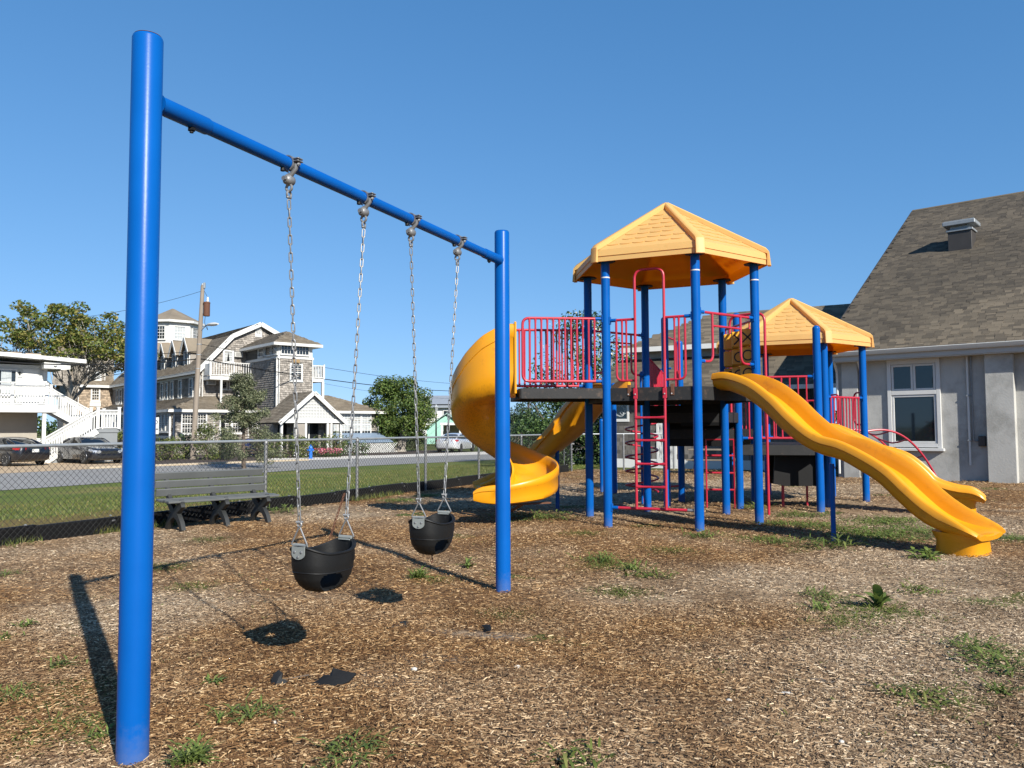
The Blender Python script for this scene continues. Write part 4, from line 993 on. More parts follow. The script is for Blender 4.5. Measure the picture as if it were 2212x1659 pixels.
# ================================================================== CHAIN LINK FENCE, BORDER, BENCH
fence = thing('chain_link_fence', 'galvanised chain link fence along the left side of the mulch', 'fence', (FP[0], FP[1], 0))
FH = 1.215
def f3(s, n=0, z=0): p = FP+FD*s+FN*n; return V(p[0], p[1], z)
mb = MB(); mb.lathe([(.030, -.2), (.030, FH-.02)], (0, 0, 0), 14)
mb.lathe([(.034, FH-.055), (.034, FH-.02), (.026, FH-.005), (.0, FH+.0)], (0, 0, 0), 14)
FPOST = mb.mesh('fence_post', GALV)
posts = [2.555*k for k in range(-5, 4)]+[11.52]
for s_ in posts: place('fence_post', FPOST, fence, tuple(f3(s_)))
mb = MB()
for s_ in posts: mb.tube(arc(f3(s_, 0, FH), .031, 0, 2*PI, 16, FN.tolist()+[0], (0, 0, 1))[:-1], .006, 6, closed=True); mb.tube([f3(s_, -.035, FH-.03), f3(s_, -.035, FH+.02)], .007, 6)
stuff(mb.build('rail_bands', GALV, fence))
mb = MB(); mb.tube([f3(-14, 0, FH+.0), f3(11.52, 0, FH+.0)], .0225, 14); mb.build('top_rail', GALVD, fence)
# woven diagonals
mb = MB(); h = FH-.03; pitch = .085; k = 0; s0, s1 = -13.5, 11.5
vs = []; fs = []
def wire(a, b, off):
    d = np.array(b)-np.array(a); x, y, _ = frame(d); o_ = len(vs); r = .0026
    for q in (a, b):
        for j in range(3): vs.append(np.array(q)+r*(math.cos(2.1*j)*x+math.sin(2.1*j)*y))
    for j in range(3): fs.append((o_+j, o_+(j+1) % 3, o_+3+(j+1) % 3, o_+3+j))
s_ = s0-h
while s_ < s1:
    for sg, off in ((1, -.034), (-1, -.0385)):
        a_s, b_s = (s_, s_+h) if sg > 0 else (s_+h, s_)
        za, zb = .015, h+.015
        # clip to run
        def clip(p, q, z0, z1):
            out = []
            for (ss, zz, so, zo) in ((p, z0, q, z1), (q, z1, p, z0)):
                c_ = min(max(ss, s0), s1); t = 0 if so == ss else (c_-ss)/(so-ss); out.append((c_, zz+(zo-zz)*t))
            return out
        (pa, zaa), (pb, zbb) = clip(a_s, b_s, za, zb)
        if abs(pa-pb) > .02: wire(f3(pa, off, zaa), f3(pb, off, zbb), 0)
    s_ += pitch
mb.add(vs, fs); fm = mb.build('wire_mesh', WIRE, fence, smooth=False); stuff(fm)
# ties
mb = MB()
for s_ in np.arange(-13, 11.5, .62): mb.tube(arc(f3(s_, 0, FH-.005), .028, 0, 2*PI, 10, FN.tolist()+[0], (0, 0, 1))[:-1], .0028, 5, closed=True)
stuff(mb.build('wire_ties', GALV, fence))

# gate frame near the fence corner and the return fence behind the slides
gate = thing('fence_gate', 'small pipe framed gate at the far corner of the chain link fence', 'gate', tuple(f3(11.6)))
g0 = f3(11.52)+V(.1, .1, 0); gd = V(.93, -.10, 0)
mb = MB(); mb.tube(fillet([g0+gd*-.95+V(0, 0, .06), g0+gd*-.95+V(0, 0, 1.15), g0+gd*-.1+V(0, 0, 1.15), g0+gd*-.1+V(0, 0, .06), g0+gd*-.95+V(0, 0, .06)], .06, 5), .021, 10); mb.tube([g0+gd*-.36+V(0,0,.06), g0+gd*-.36+V(0,0,1.15)], .012, 8); mb.build('gate_frame', GALV, gate)
mb = MB()
for z in (.25, .9): mb.box(g0+gd*-.05+V(0, 0, z), (.1, .03, .05), ch=.005)
mb.build('hinge', GALV, gate)
rf = thing('chain_link_fence', 'far return of the chain link fence running behind the play structure', 'fence', tuple(f3(11.52)))
e0, e1 = f3(11.52), f3(11.52)+V(3.6, 1.2, 0)
mb = MB(); mb.tube([e0+V(0, 0, FH), e1+V(0, 0, FH)], .0225, 10); mb.build('top_rail', GALVD, rf)
for t in (.5, 1.): 
    q = e0+(e1-e0)*t; place('fence_post', FPOST, rf, tuple(q))

# black plastic border timbers just outside the wire
bord = thing('playground_border', 'low black plastic border boards along the foot of the fence', 'border', tuple(f3(0, .1)))
mb = MB(); L_ = 1.19; mb.box((0, 0, .085), (L_, .09, .27), ch=.012); mb.box((L_/2-.12, -.05, .15), (.10, .03, .07), ch=.008); BT = mb.mesh('border_board', BLACKP)
mb = MB(); mb.lathe([(.02, 0), (.016, .012), (0, .016)], (L_/2-.12, 0, .22), 8); mb.box((L_/2-.12, -.066, .16), (.05, .006, .022), ch=.002); SPK = mb.mesh('spike', GALV)
fa = math.atan2(FD[1], FD[0])
for i in range(-11, 10):
    s_ = i*1.2+.1; o = place('border_board', BT, bord, tuple(f3(s_, .12+.012*math.sin(i*2.3), -.01+.012*math.sin(i*1.7))), fa+.008*math.sin(i*3.1)); place('spike', SPK, o, tuple(f3(s_, .12, .0)), fa)

# bench
BSL = M('grey_recycled_plastic_slat', (.105, .112, .112), .55, var=.14, vs=3, stretch=(1, 1, 1), bump=.12, bs=40, obr=.08)
BLG = M('dark_bench_support', (.022, .024, .024), .6, var=.2, vs=6, bump=.1)
bA = V(-4.93, 11.35, 0); bB = V(-3.83, 12.42, 0); bd = (bB-bA)/np.linalg.norm(bB-bA); bL = 1.66; bn = V(bd[1], -bd[0], 0)   # faces the playground
bc = (bA+bB)/2+bn*.12
bench = thing('park_bench', 'dark grey slatted park bench standing against the chain link fence', 'bench', tuple(bc))
Rb = np.stack([bd, -bn, V(0, 0, 1)], 1)
for i, (dn, z) in enumerate(((-.33, .745), (-.285, .63), (-.24, .515))):
    th = rad(18); mb = MB(); Rx = Rb @ np.array([[1, 0, 0], [0, math.cos(th), -math.sin(th)], [0, math.sin(th), math.cos(th)]])
    mb.box(bc+bn*dn+V(0, 0, z), (bL, .032, .108), Rx, ch=.006); bs_ = mb.build('back_slat', BSL, bench)
    if i == 0:
        mb = MB()      # worn engraved dedication, too weathered to read
        x = -.42
        for wlen in (3, 8, 2, 3, 9):
            for q in range(wlen):
                hh = .016 if q else .024; mb.box(bc+bn*(dn+.0178)+bd*x+V(0, 0, z+.012), (.010, .002, hh*random.uniform(.7, 1)), Rx); x += .0165
            x += .018
        mb.build('engraved_text', BLG, bs_)
for i, dn in enumerate((-.18, -.06, .06, .18)):
    mb = MB(); mb.box(bc+bn*dn+V(0, 0, .425-.012*(dn < 0)-.006*i), (bL, .112, .034), Rb, ch=.006); mb.build('seat_slat', BSL, bench)
def leg_me():
    mb = MB()
    # X shaped moulded side: local y = depth (front +), z up
    def limb(pts, w0, w1, t=.06):
        k = len(pts); loops = []
        for i, (y, z) in enumerate(pts):
            a = pts[max(i-1, 0)]; b_ = pts[min(i+1, k-1)]; ty, tz = b_[0]-a[0], b_[1]-a[1]; l_ = math.hypot(ty, tz); ny, nz = -tz/l_, ty/l_; w_ = (w0+(w1-w0)*i/(k-1))/2
            loops.append([(-t/2, y+ny*w_, z+nz*w_), (t/2, y+ny*w_, z+nz*w_), (t/2, y-ny*w_, z-nz*w_), (-t/2, y-ny*w_, z-nz*w_)])
        mb.sweep(loops)
    limb([(.27, 0), (.21, .10), (.12, .18), (.0, .235), (-.12, .31), (-.22, .40)], .075, .11)
    limb([(-.27, 0), (-.21, .10), (-.12, .18), (.0, .232), (.12, .31), (.24, .385)], .075, .12, .058)
    limb([(-.16, .34), (-.27, .47), (-.335, .62), (-.375, .76)], .09, .05, .05)
    mb.box((0, .0, .385), (.056, .50, .05), ch=.01)
    return mb.mesh('leg', BLG)
LEG = leg_me(); rzb = math.atan2(bn[1], bn[0])-PI/2
for t in (-.64, 0, .64): place('leg', LEG, bench, tuple(bc+bd*t), rzb)
# ================================================================== GREY HALL ON THE RIGHT
STUCCO = M('grey_stucco', (.49, .485, .455), .9, var=.10, vs=1.2, bump=.45, bs=22, dirt=((.27, .265, .24), .50, .74, .8))
ROOFSH = M('asphalt_roof_shingle', (.140, .112, .076), .92, var=.26, vs=.55, isl=.45, obr=.45, bump=.5, bs=90)
ROOFB = M('asphalt_roof_base', (.034, .028, .021), .95, var=.2, vs=2, bump=.5, bs=60)  # kept dark to paint in the shade under the shingle butts
VENTM = M('brown_vent_steel', (.045, .040, .037), .55, var=.2, vs=3)
GUT = M('pale_grey_gutter', (.50, .50, .48), .5, var=.06, vs=2)
WTRIM = M('white_window_trim', (.68, .68, .66), .55, var=.05, vs=4, bump=.05, bs=40)
WCED = M('grey_cedar_wall_shingle', (.17, .155, .14), .88, var=.25, vs=2, isl=.5, obr=.5, bump=.4, bs=50)
W0 = V(9.25, 22.75, 0); wu = V(.750, -.661, 0); wu /= np.linalg.norm(wu); wn = V(wu[1], -wu[0], 0)          # wall runs along wu, faces wn
def wp(s, z, d=0.): return W0+wu*s+wn*d+V(0, 0, z)
EZ = 3.42; WL = 13.
hall = thing('grey_hall', 'grey stucco hall with a steep brown shingle roof on the right', 'building', tuple(W0))
wrz = math.atan2(wu[1], wu[0])
RW = np.stack([wu, -wn, V(0, 0, 1)], 1)
def wbox(mb, s0, s1, z0, z1, d0, d1, ch=0, m=0): return mb.box(W0+wu*(s0+s1)/2+wn*(d0+d1)/2+V(0, 0, (z0+z1)/2), (abs(s1-s0), abs(d1-d0), abs(z1-z0)), RW, m, ch)
mb = MB(); wbox(mb, 0, WL, -.2, EZ+.15, -.30, 0); wall = mb.build('wall', STUCCO, hall)
mb = MB(); mb.prism([wp(0, -.2, -.30), wp(0, EZ+.15, -.30), wp(0, EZ+5.7, -9.7), wp(0, EZ+.15, -19), wp(0, -.2, -19)], wu*.3); mb.build('gable_wall', STUCCO, hall)
# solve window etc. positions from the survey
def onwall(x, y, d=0.):
    r = ray(x, y); t = np.dot(W0+wn*d-CC, wn)/np.dot(r, wn); q = CC+r*t; return float(np.dot(q-W0, wu)), float(q[2])
def DX(zx, zy): return ((2000+zx*.48216)/1.1302, (450+zy*.48216)/1.1302)
# pilasters
(pa, _), (pb, _) = onwall(*DX(838, 1000), .22), onwall(*DX(985, 1000), .22)
for s0, s1 in ((pa, pb), (.18, .62)):
    mb = MB(); wbox(mb, s0, s1, -.2, EZ-.02, -.01, .22 if s0 > 1 else .10, ch=.012); mb.build('pilaster', STUCCO, hall)
mb = MB(); wbox(mb, pb+.9, pb+3.6, -.2, EZ-.02, -.01, .10, ch=.01); mb.build('pilaster', STUCCO, hall)
# window
s0, z1 = onwall(*DX(342, 872)); s1, z0 = onwall(*DX(626, 1352))
win = bpy.data.objects.new('window', None)
mb = MB()
ft = .10
sm = (s0+s1)/2; zt = z1-.30; zm = z0+(z1-z0)*.605
for a in ((s0, s0+ft, z0+.08, z1), (s1-ft, s1, z0+.08, z1), (s0+ft, s1-ft, z1-.24, z1), (s0+ft, s1-ft, z0+.10, z0+.20), (s0+ft, s1-ft, zm-.055, zm+.055)): wbox(mb, a[0], a[1], a[2], a[3], 0, .055, ch=.006)
wbox(mb, s0-.06, s1+.06, z0, z0+.075, 0, .13, ch=.01)
win = mb.build('window', WTRIM, hall)
def sash(a, b, c, d):
    mb = MB(); t_ = .055
    for q in ((a, a+t_, c, d), (b-t_, b, c, d), (a+t_, b-t_, d-t_, d), (a+t_, b-t_, c, c+t_)): wbox(mb, *q, .0, .036, ch=.005)
    mb.build('sash', WTRIM, win); mb = MB(); wbox(mb, a+t_-.005, b-t_+.005, c+t_-.005, d-t_+.005, .004, .014); mb.build('pane', GLASS, win)
sash(s0+ft+.01, sm-.005, zm+.06, z1-.25); sash(sm+.005, s1-ft-.01, zm+.06, z1-.25); sash(s0+ft+.01, s1-ft-.01, z0+.205, zm-.06)
# stucco shadow step next to the window and conduits
(c1, _), (c2, _) = onwall(*DX(757, 1100)), onwall(*DX(776, 1100))
mb = MB(); mb.tube([wp(c1, .42, .05), wp(c1, EZ-.05, .05)], .027, 10); cd = mb.build('conduit', WHITE, hall)
for z in (1.05, 2.2):
    mb = MB(); wbox(mb, c1-.045, c1+.045, z-.02, z+.02, 0, .085, ch=.004); mb.build('conduit_strap', GALVD, cd)
_, zb = onwall(*DX(800, 1300))
sbx, _ = onwall(*DX(832, 1300))
mb = MB(); mb.tube(fillet([wp(c2, EZ-.05, .035), wp(c2, zb, .035), wp(sbx-.05, zb, .035)], .10, 6), .017, 8); mb.build('conduit', GALV, hall)
mb = MB(); wbox(mb, sbx-.10, sbx+.06, zb-.13, zb+.13, 0, .09, ch=.01); mb.build('junction_box', VENTM, hall)
# downpipe at the left corner
for a in (.05, .70):
    mb = MB(); mb.tube(fillet([wp(a, EZ-.05, .30), wp(a, EZ-.20, .26), wp(a, EZ-.45, .06), wp(a, .1, .06)], .08, 5), .035, 10); mb.build('downpipe', WHITE, hall)
# roof: eave overhang .43
OV = .43; RUN = 9.75; RISE = 5.98; SLOPE = V(*( -wn[:2]*RUN), RISE); SLEN = np.linalg.norm(SLOPE); sl = SLOPE/SLEN
E0 = wp(-.35, EZ-.02, OV)+V(0, 0, .02); rn = np.cross(wu, sl); rn /= np.linalg.norm(rn)
if rn[2] < 0: rn = -rn
tot = SLEN*(RUN+OV)/RUN; WR = WL+.7
mb = MB(); mb.prism([E0, E0+wu*WR, E0+wu*WR+sl*tot, E0+sl*tot], -rn*.09); bk = E0+sl*tot
back = V(sl[0]*-1, sl[1]*-1, sl[2])
mb.prism([bk, bk+wu*WR, bk+wu*WR+V(-wn[0]*RUN, -wn[1]*RUN, -RISE), bk+V(-wn[0]*RUN, -wn[1]*RUN, -RISE)], V(0, 0, -.09))
rf_ = mb.build('roof', ROOFB, hall, smooth=False)
mb = MB(); mb.tube([bk-wu*.0, bk+wu*WR], .07, 8); mb.build('ridge_cap', ROOFSH, rf_)
mb = MB(); mb.bar(E0-rn*.05-wu*.02, bk-rn*.05-wu*.02, .03, .16, up=rn); mb.build('rake_board', VENTM, rf_)
# gutter and fascia
mb = MB(); wbox(mb, -.35, WL+.3, EZ-.17, EZ+.00, OV-.02, OV+.005); mb.build('fascia', GUT, hall)
mb = MB(); gp = [(.0, .075), (.11, .075), (.125, .06), (.105, .0), (.085, -.045), (.02, -.06), (0, -.06)]
mb.sweep([[wp(s_, EZ+.0+v, OV+.007+u) for u, v in gp] for s_ in (-.36, WL+.3)]); mb.build('gutter', GUT, hall, angle=25)
mb = MB(); wbox(mb, 0, WL, EZ-.20, EZ-.17, .0, OV-.02); mb.build('soffit', GUT, hall)
# shingle tabs: real little slabs; the ones that show largest are single parts
RR_ = np.stack([wu, sl, rn], 1)
th0 = rad(3.2); Rt = RR_ @ np.array([[1, 0, 0], [0, math.cos(th0), -math.sin(th0)], [0, math.sin(th0), math.cos(th0)]])
def tab_mesh(w_):
    mb = MB(); mb.box((0, 0, 0), (w_, .175, .020)); return mb.mesh('roof_shingle', ROOFSH, smooth=False)
TW = (.21, .27, .16); TABS = [tab_mesh(w_) for w_ in TW]
tabs = []; rowi = 0; v_ = .03
while v_ < tot-.05:
    u_ = -.02-(rowi % 3)*.11
    while u_ < WR-.1:
        k_ = random.choice((0, 0, 1, 2)); tabs.append((u_+TW[k_]/2, v_+.07, k_)); u_ += TW[k_]+.006
    v_ += .125; rowi += 1
def vis(t):
    c = E0+wu*t[0]+sl*t[1]; q = CMn.T @ (c-CC); X = 1106+F*q[0]/-q[2]; Y = 829.5-F*q[1]/-q[2]; return X, Y, -q[2]
lst = sorted(((vis(t)[2], t) for t in tabs if 1795 < vis(t)[0] < 2240 and vis(t)[1] < 790), key=lambda a: a[0])
near = {id(t) for _, t in lst[:300]}
rest = MB(); eu_cache = Matrix([list(r_) for r_ in Rt]).to_euler()
for t in tabs:
    if vis(t)[0] > 2300 or t[0]-TW[t[2]]/2 < -.025: continue
    c = E0+wu*t[0]+sl*t[1]+rn*(.010+random.choice((0, .0, .007, .012))); jit = random.uniform(-.012, .012)
    c = c+sl*jit
    if id(t) in near: place('roof_shingle', TABS[t[2]], rf_, tuple(c), rot=eu_cache)
    else: rest.box(c, (TW[t[2]], .175, .020), Rt)
stuff(rest.build('roof_shingles', ROOFSH, rf_, smooth=False))
# roof ventilator
def DXz(zx, zy): return DX(zx, zy)
r = ray(*DX(715, 335)); t_ = np.dot(E0-CC, rn)/np.dot(r, rn); vb = CC+r*t_
vent = thing('roof_ventilator', 'square metal ventilator standing on the brown shingle roof', 'ventilator', tuple(vb))
vc = vb-wn*.26
K_ = .70
def vbox(mb, z, sx_, sy_, h_, ch=.01): return mb.box(vc+V(0, 0, z*K_), (sx_*K_, sy_*K_, h_*K_), RW, ch=ch)
mb = MB(); vbox(mb, .30, .98, .85, 1.2); mb.build('curb', VENTM, vent)
mb = MB(); vbox(mb, .95, 1.10, .97, .10); vbox(mb, 1.08, .80, .70, .20); mb.build('vent_neck', GALVD, vent)
mb = MB(); vbox(mb, 1.27, 1.34, 1.2, .20, .02); vbox(mb, 1.385, 1.26, 1.12, .03); mb.build('vent_cap', GALVD, vent)

# ------------------------------------------------------------------ low shingled wing behind the play structure
G0 = V(3.75, 29.6, 0); gu = V(.8746, -.4848, 0); gn = V(gu[1], -gu[0], 0); GL = 6.9
wing = thing('shingled_wing', 'low cedar shingled wing with a brown roof behind the play structure', 'building', tuple(G0))
RG = np.stack([gu, -gn, V(0, 0, 1)], 1); grz = math.atan2(gu[1], gu[0])
def gp_(s, z, d=0.): return G0+gu*s+gn*d+V(0, 0, z)
def gbox(mb, s0, s1, z0, z1, d0, d1, ch=0): return mb.box(gp_((s0+s1)/2, (z0+z1)/2, (d0+d1)/2), (abs(s1-s0), abs(d1-d0), abs(z1-z0)), RG, 0, ch)
mb = MB(); gbox(mb, 0, GL, -.2, 2.86, -4.9, 0); gw = mb.build('wall', WCED, wing)
def gwall(x, y, d=0.):
    r = ray(x, y); t = np.dot(G0+gn*d-CC, gn)/np.dot(r, gn); q = CC+r*t; return float(np.dot(q-G0, gu)), float(q[2])
def DG(zx, zy): return ((1400+zx*.25316)/1.1302, (900+zy*.25316)/1.1302)
s0, z1 = gwall(*DG(372, 330)); s1, z0 = gwall(*DG(542, 512))
d0, dz1 = gwall(*DG(795, 430)); d1_, _ = gwall(*DG(1000, 560))
holes = [(s0, s1, z0, z1), (d0, d1_, -.2, dz1)]
cand = []; z = .30; ri = 0
while z < 2.8:
    s_ = -(ri % 2)*.07
    while s_ < GL:
        w_ = random.uniform(.11, .19)
        if not any(h[0]-.02 < s_+w_/2 < h[1]+.02 and h[2] < z+.07 < h[3] for h in holes) and 0 <= s_ and s_+w_ <= GL: cand.append((s_+w_/2, z, w_))
        s_ += w_+.005
    z += .145; ri += 1
CS = [MB().box((0, 0, .085), (w_, .018, .18)).mesh('wall_shingle', WCED, smooth=False) for w_ in (.12, .15, .18)]
tilt = rad(5); RTG = RG @ np.array([[1, 0, 0], [0, math.cos(tilt), -math.sin(tilt)], [0, math.sin(tilt), math.cos(tilt)]]); eg = Matrix([list(r_) for r_ in RTG]).to_euler()
idx = sorted(range(len(cand)), key=lambda i: cand[i][0] < .0 or cand[i][1] > 2.1); sing = set(idx[:300]); rest = MB()
for i, (s_, z, w_) in enumerate(cand):
    c = gp_(s_, z, .018+.004*random.random())
    if i in sing:
        o = place('wall_shingle', CS[0 if w_ < .135 else 1 if w_ < .165 else 2], gw, tuple(c), rot=eg)
    else: rest.box(c+V(0, 0, .085), (w_, .018, .18), RTG)
if rest.v: stuff(rest.build('wall_shingles', WCED, gw, smooth=False))
mb = MB(); gbox(mb, -.04, GL, -.05, .29, 0, .05, ch=.006); mb.build('skirt_board', WTRIM, wing)
mb = MB(); gbox(mb, -.03, .10, .29, 2.8, 0, .045, ch=.005); mb.build('corner_board', WTRIM, wing)
# framed window with a pale patterned inside
mb = MB(); t_ = .085
for a in ((s0, s0+t_, z0, z1), (s1-t_, s1, z0, z1), (s0+t_, s1-t_, z1-t_, z1), (s0+t_, s1-t_, z0, z0+t_+.02)): gbox(mb, *a, 0, .06, ch=.006)
w2 = mb.build('window', WTRIM, wing); mb = MB(); gbox(mb, s0+t_, s1-t_, z0+t_, z1-t_, .0, .022); mb.build('pane', GLASS, w2)
mb = MB(); cx, cz = (s0+s1)/2, (z0+z1)/2; ww, hh = (s1-s0)/2-t_, (z1-z0)/2-t_
for k_ in range(7):
    a0 = random.uniform(0, 6); rr_ = random.uniform(.25, .9)*min(ww, hh); ox, oz = random.uniform(-.4, .4)*ww, random.uniform(-.4, .4)*hh
    mb.tube([gp_(cx+max(-ww, min(ww, ox+rr_*math.cos(a0+t2))), cz+max(-hh, min(hh, oz+rr_*math.sin(a0+t2))), .024) for t2 in np.linspace(0, 4.2, 14)], .010, 5)
mb.build('window_ornament', CURT, w2)
# pair of white doors with crossed boards
dw = (d1_-d0)/2
for k_ in range(2):
    a, b = d0+.02+k_*dw, d0+(k_+1)*dw-.02; mb = MB(); gbox(mb, a, b, .05, dz1-.05, 0, .03)
    dr = mb.build('door', WTRIM, wing)
    for q in ((a, a+.09, .05, dz1-.05), (b-.09, b, .05, dz1-.05), (a+.09, b-.09, .05, .17), (a+.09, b-.09, dz1-.17, dz1-.05), (a+.09, b-.09, (dz1)/2-.05, (dz1)/2+.05)):
        mb = MB(); gbox(mb, *q, .03, .055, ch=.004); mb.build('door_rail', WTRIM, dr)
    for z0_, z1_ in ((.17, dz1/2-.05), (dz1/2+.05, dz1-.17)):
        mb = MB(); gbox(mb, a+.09, b-.09, z0_, z1_, .030, .034); mb.build('door_panel', GUT, dr)
        for (p, q) in (((a+.1, z0_), (b-.1, z1_)), ((a+.1, z1_), (b-.1, z0_))):
            mb = MB(); mb.bar(gp_(p[0], p[1], .045), gp_(q[0], q[1], .045), .065, .016, up=gn); mb.build('cross_board', WTRIM, dr)
# roof: lower porch slope, short clerestory wall, upper hip roof
mb = MB(); pe0, pe1 = gp_(-.4, 2.80, .55), gp_(GL+2.6, 2.80, .55); pr0, pr1 = gp_(-.4, 4.02, -1.6), gp_(GL+2.6, 4.02, -1.6)
mb.prism([pe0, pe1, pr1, pr0], V(0, 0, -.10)); lr = mb.build('lower_roof', ROOFB, wing, smooth=False)
mb = MB(); sv = pr0-pe0; sv /= np.linalg.norm(sv); pn = np.cross(gu, sv); pn = pn if pn[2] > 0 else -pn
Rp = np.stack([gu, sv, pn], 1); Rp = Rp @ np.array([[1, 0, 0], [0, math.cos(th0), -math.sin(th0)], [0, math.sin(th0), math.cos(th0)]])
def shingle_slope(mb, e0, u, s_, nrm, wfun, length, R_, ex=.137, tw=.3):
    v_ = .02; k_ = 0
    while v_ < length-.06:
        a, b = wfun(v_); x = a-(k_ % 2)*tw/2
        while x < b:
            w_ = tw*random.uniform(.8, 1.1)
            if x+w_/2 > a and x+w_/2 < b: mb.box(e0+u*(x+w_/2)+s_*(v_+.07)+nrm*(.012+.005*random.random()), (w_-.005, .185, .010), R_)
            x += w_
        v_ += ex; k_ += 1
LR = np.linalg.norm(pr0-pe0); shingle_slope(mb, pe0, gu, sv, pn, lambda v: (0, GL+3), LR, Rp); stuff(mb.build('roof_shingles', ROOFSH, lr, smooth=False))
mb = MB(); gbox(mb, -.4, GL+2.6, 2.66, 2.80, .54, .57); mb.build('fascia', WTRIM, wing)
mb = MB(); gbox(mb, .2, GL+2.4, 3.9, 4.55, -5, -1.75); mb.build('clerestory_wall', STUCCO, wing)
mb = MB(); ue0, ue1 = gp_(-.1, 4.45, -1.15), gp_(GL+3, 4.45, -1.15); ur0, ur1 = gp_(2.6, 5.95, -4.2), gp_(GL+3, 5.95, -4.2); ub0, ub1 = gp_(-.1, 4.45, -7.3), gp_(GL+3, 4.45, -7.3)
mb.prism([ue0, ue1, ur1, ur0], V(0, 0, -.08)); mb.prism([ue0, ur0, ub0], V(0, 0, -.08)); mb.prism([ub0, ub1, ur1, ur0], V(0, 0, -.08)); hr = mb.build('upper_roof', ROOFB, wing, smooth=False)
mb = MB(); sv2 = gp_(0, 5.95, -4.2)-gp_(0, 4.45, -1.15); L2 = np.linalg.norm(sv2); sv2 /= L2; n2 = np.cross(gu, sv2); n2 = n2 if n2[2] > 0 else -n2
R2 = np.stack([gu, sv2, n2], 1) @ np.array([[1, 0, 0], [0, math.cos(th0), -math.sin(th0)], [0, math.sin(th0), math.cos(th0)]])
shingle_slope(mb, ue0, gu, sv2, n2, lambda v: (2.7*v/L2, GL+3), L2, R2); stuff(mb.build('roof_shingles', ROOFSH, hr, smooth=False))
mb = MB(); mb.bar(ue0-V(0, 0, .06), ue1-V(0, 0, .06), .03, .18); mb.build('fascia', WTRIM, wing)
# picnic table by the wing
pt = thing('picnic_table', 'weathered wooden table on rusty legs beside the shingled wing', 'table', (6.25, 24.8, 0))
OLDW = M('weathered_wood', (.20, .165, .125), .9, var=.3, vs=3, bump=.4, bs=30, stretch=(1, 6, 1), obr=.15)
Rt2 = rotz(rad(-22))
for i in range(4):
    mb = MB(); mb.box(V(6.25, 24.8, .73)+Rt2 @ V(0, -.27+.18*i, 0), (1.5, .165, .04), Rt2, ch=.006); mb.build('plank', OLDW, pt)
for sy in (-.62, .62):
    mb = MB(); mb.box(V(6.25, 24.8, .43)+Rt2 @ V(0, sy, 0), (1.5, .24, .04), Rt2, ch=.006); mb.build('seat', OLDW, pt)
for sx in (-.55, .55):
    for sy in (-1, 1):
        mb = MB(); mb.tube([V(6.25, 24.8, .71)+Rt2 @ V(sx, .16*sy, 0), V(6.25, 24.8, 0)+Rt2 @ V(sx, .5*sy, 0)], .025, 8); mb.build('leg', RUST, pt)
    mb = MB(); mb.tube([V(6.25, 24.8, .41)+Rt2 @ V(sx, -.7, 0), V(6.25, 24.8, .41)+Rt2 @ V(sx, .7, 0)], .02, 8); mb.build('brace', RUST, pt)
# ================================================================== SHINGLED INN ACROSS THE ROAD
IA = V(.769, .639, 0); IB = V(-.639, .769, 0); GZ = -.35
IO = V(-23.43, 60, 0)
def ip(s, t, z): return IO+IA*s+IB*t+V(0, 0, z)
RI = np.stack([IA, IB, V(0, 0, 1)], 1); IRZ = math.atan2(IA[1], IA[0])
IROOF = None
def innroof():
    m, t, b = newmat('inn_roof_shingle'); L = t.links
    g = t.nodes.new('ShaderNodeNewGeometry'); r = ramp(t, [(0, (.125, .10, .07)), (.5, (.165, .135, .098)), (1, (.205, .175, .13))]); L.new(g.outputs['Random Per Island'], r.inputs[0])
    nz = noise(t, .5, 5, .65); r2 = ramp(t, [(.3, (.72, .72, .72)), (.7, (1.15, 1.15, 1.15))]); L.new(nz.outputs['Fac'], r2.inputs[0])
    c = mixc(t, 1., r.outputs[0], r2.outputs[0], 'MULTIPLY'); L.new(c, b.inputs['Base Color']); b.inputs['Roughness'].default_value = .92
    bn = noise(t, 25, 4); bumpn(t, b, bn.outputs['Fac'], .4); return m
IROOF = innroof()
inn = thing('shingled_inn', 'large grey shingled inn with gambrel gable, dormers, tower and white trim', 'building', tuple(IO))
def in_poly(x, y, poly):
    c = False; n = len(poly); j = n-1
    for i in range(n):
        xi, yi = poly[i]; xj, yj = poly[j]
        if (yi > y) != (yj > y) and x < (xj-xi)*(y-yi)/(yj-yi)+xi: c = not c
        j = i
    return c
def wallface(o, u, n, poly, name='wall', mat=SHINGLE, thick=.12, ex=.16, w0=.16, parent=inn, shingles=True):
    """flat wall outlined by poly (along, z) with real overlapping shingles on its face"""
    o = np.array(o, float); mb = MB(); mb.prism([o+u*a+V(0, 0, z)-n*thick for a, z in poly], n*thick); wl = mb.build(name, mat, parent)
    if not shingles: return wl
    zs = [p[1] for p in poly]; xs = [p[0] for p in poly]; vs = []; fs = []; z = min(zs); r_ = 0
    while z < max(zs):
        x = min(xs)-random.random()*w0
        while x < max(xs):
            w_ = w0*random.uniform(.65, 1.35)
            if in_poly(x+w_/2, z+ex*.6, poly) and in_poly(x+.02, z+ex*.6, poly) and in_poly(x+w_-.02, z+ex*.6, poly):
                dz = random.uniform(-.012, .012); d0 = .045+random.uniform(0, .015); k = len(vs)
                P0 = o+u*(x+.006)+V(0, 0, z+dz); P1 = o+u*(x+w_-.006)+V(0, 0, z+dz); Tt = V(0, 0, ex*1.05)
                vs += [P0+n*.0, P1+n*.0, P1+n*d0, P0+n*d0, P1+Tt+n*.006, P0+Tt+n*.006]
                fs += [(k, k+1, k+2, k+3), (k+3, k+2, k+4, k+5)]
            x += w_
        z += ex; r_ += 1
    s_ = MB(); s_.add(vs, fs); stuff(s_.build('wall_shingles', mat, wl, smooth=False)); return wl
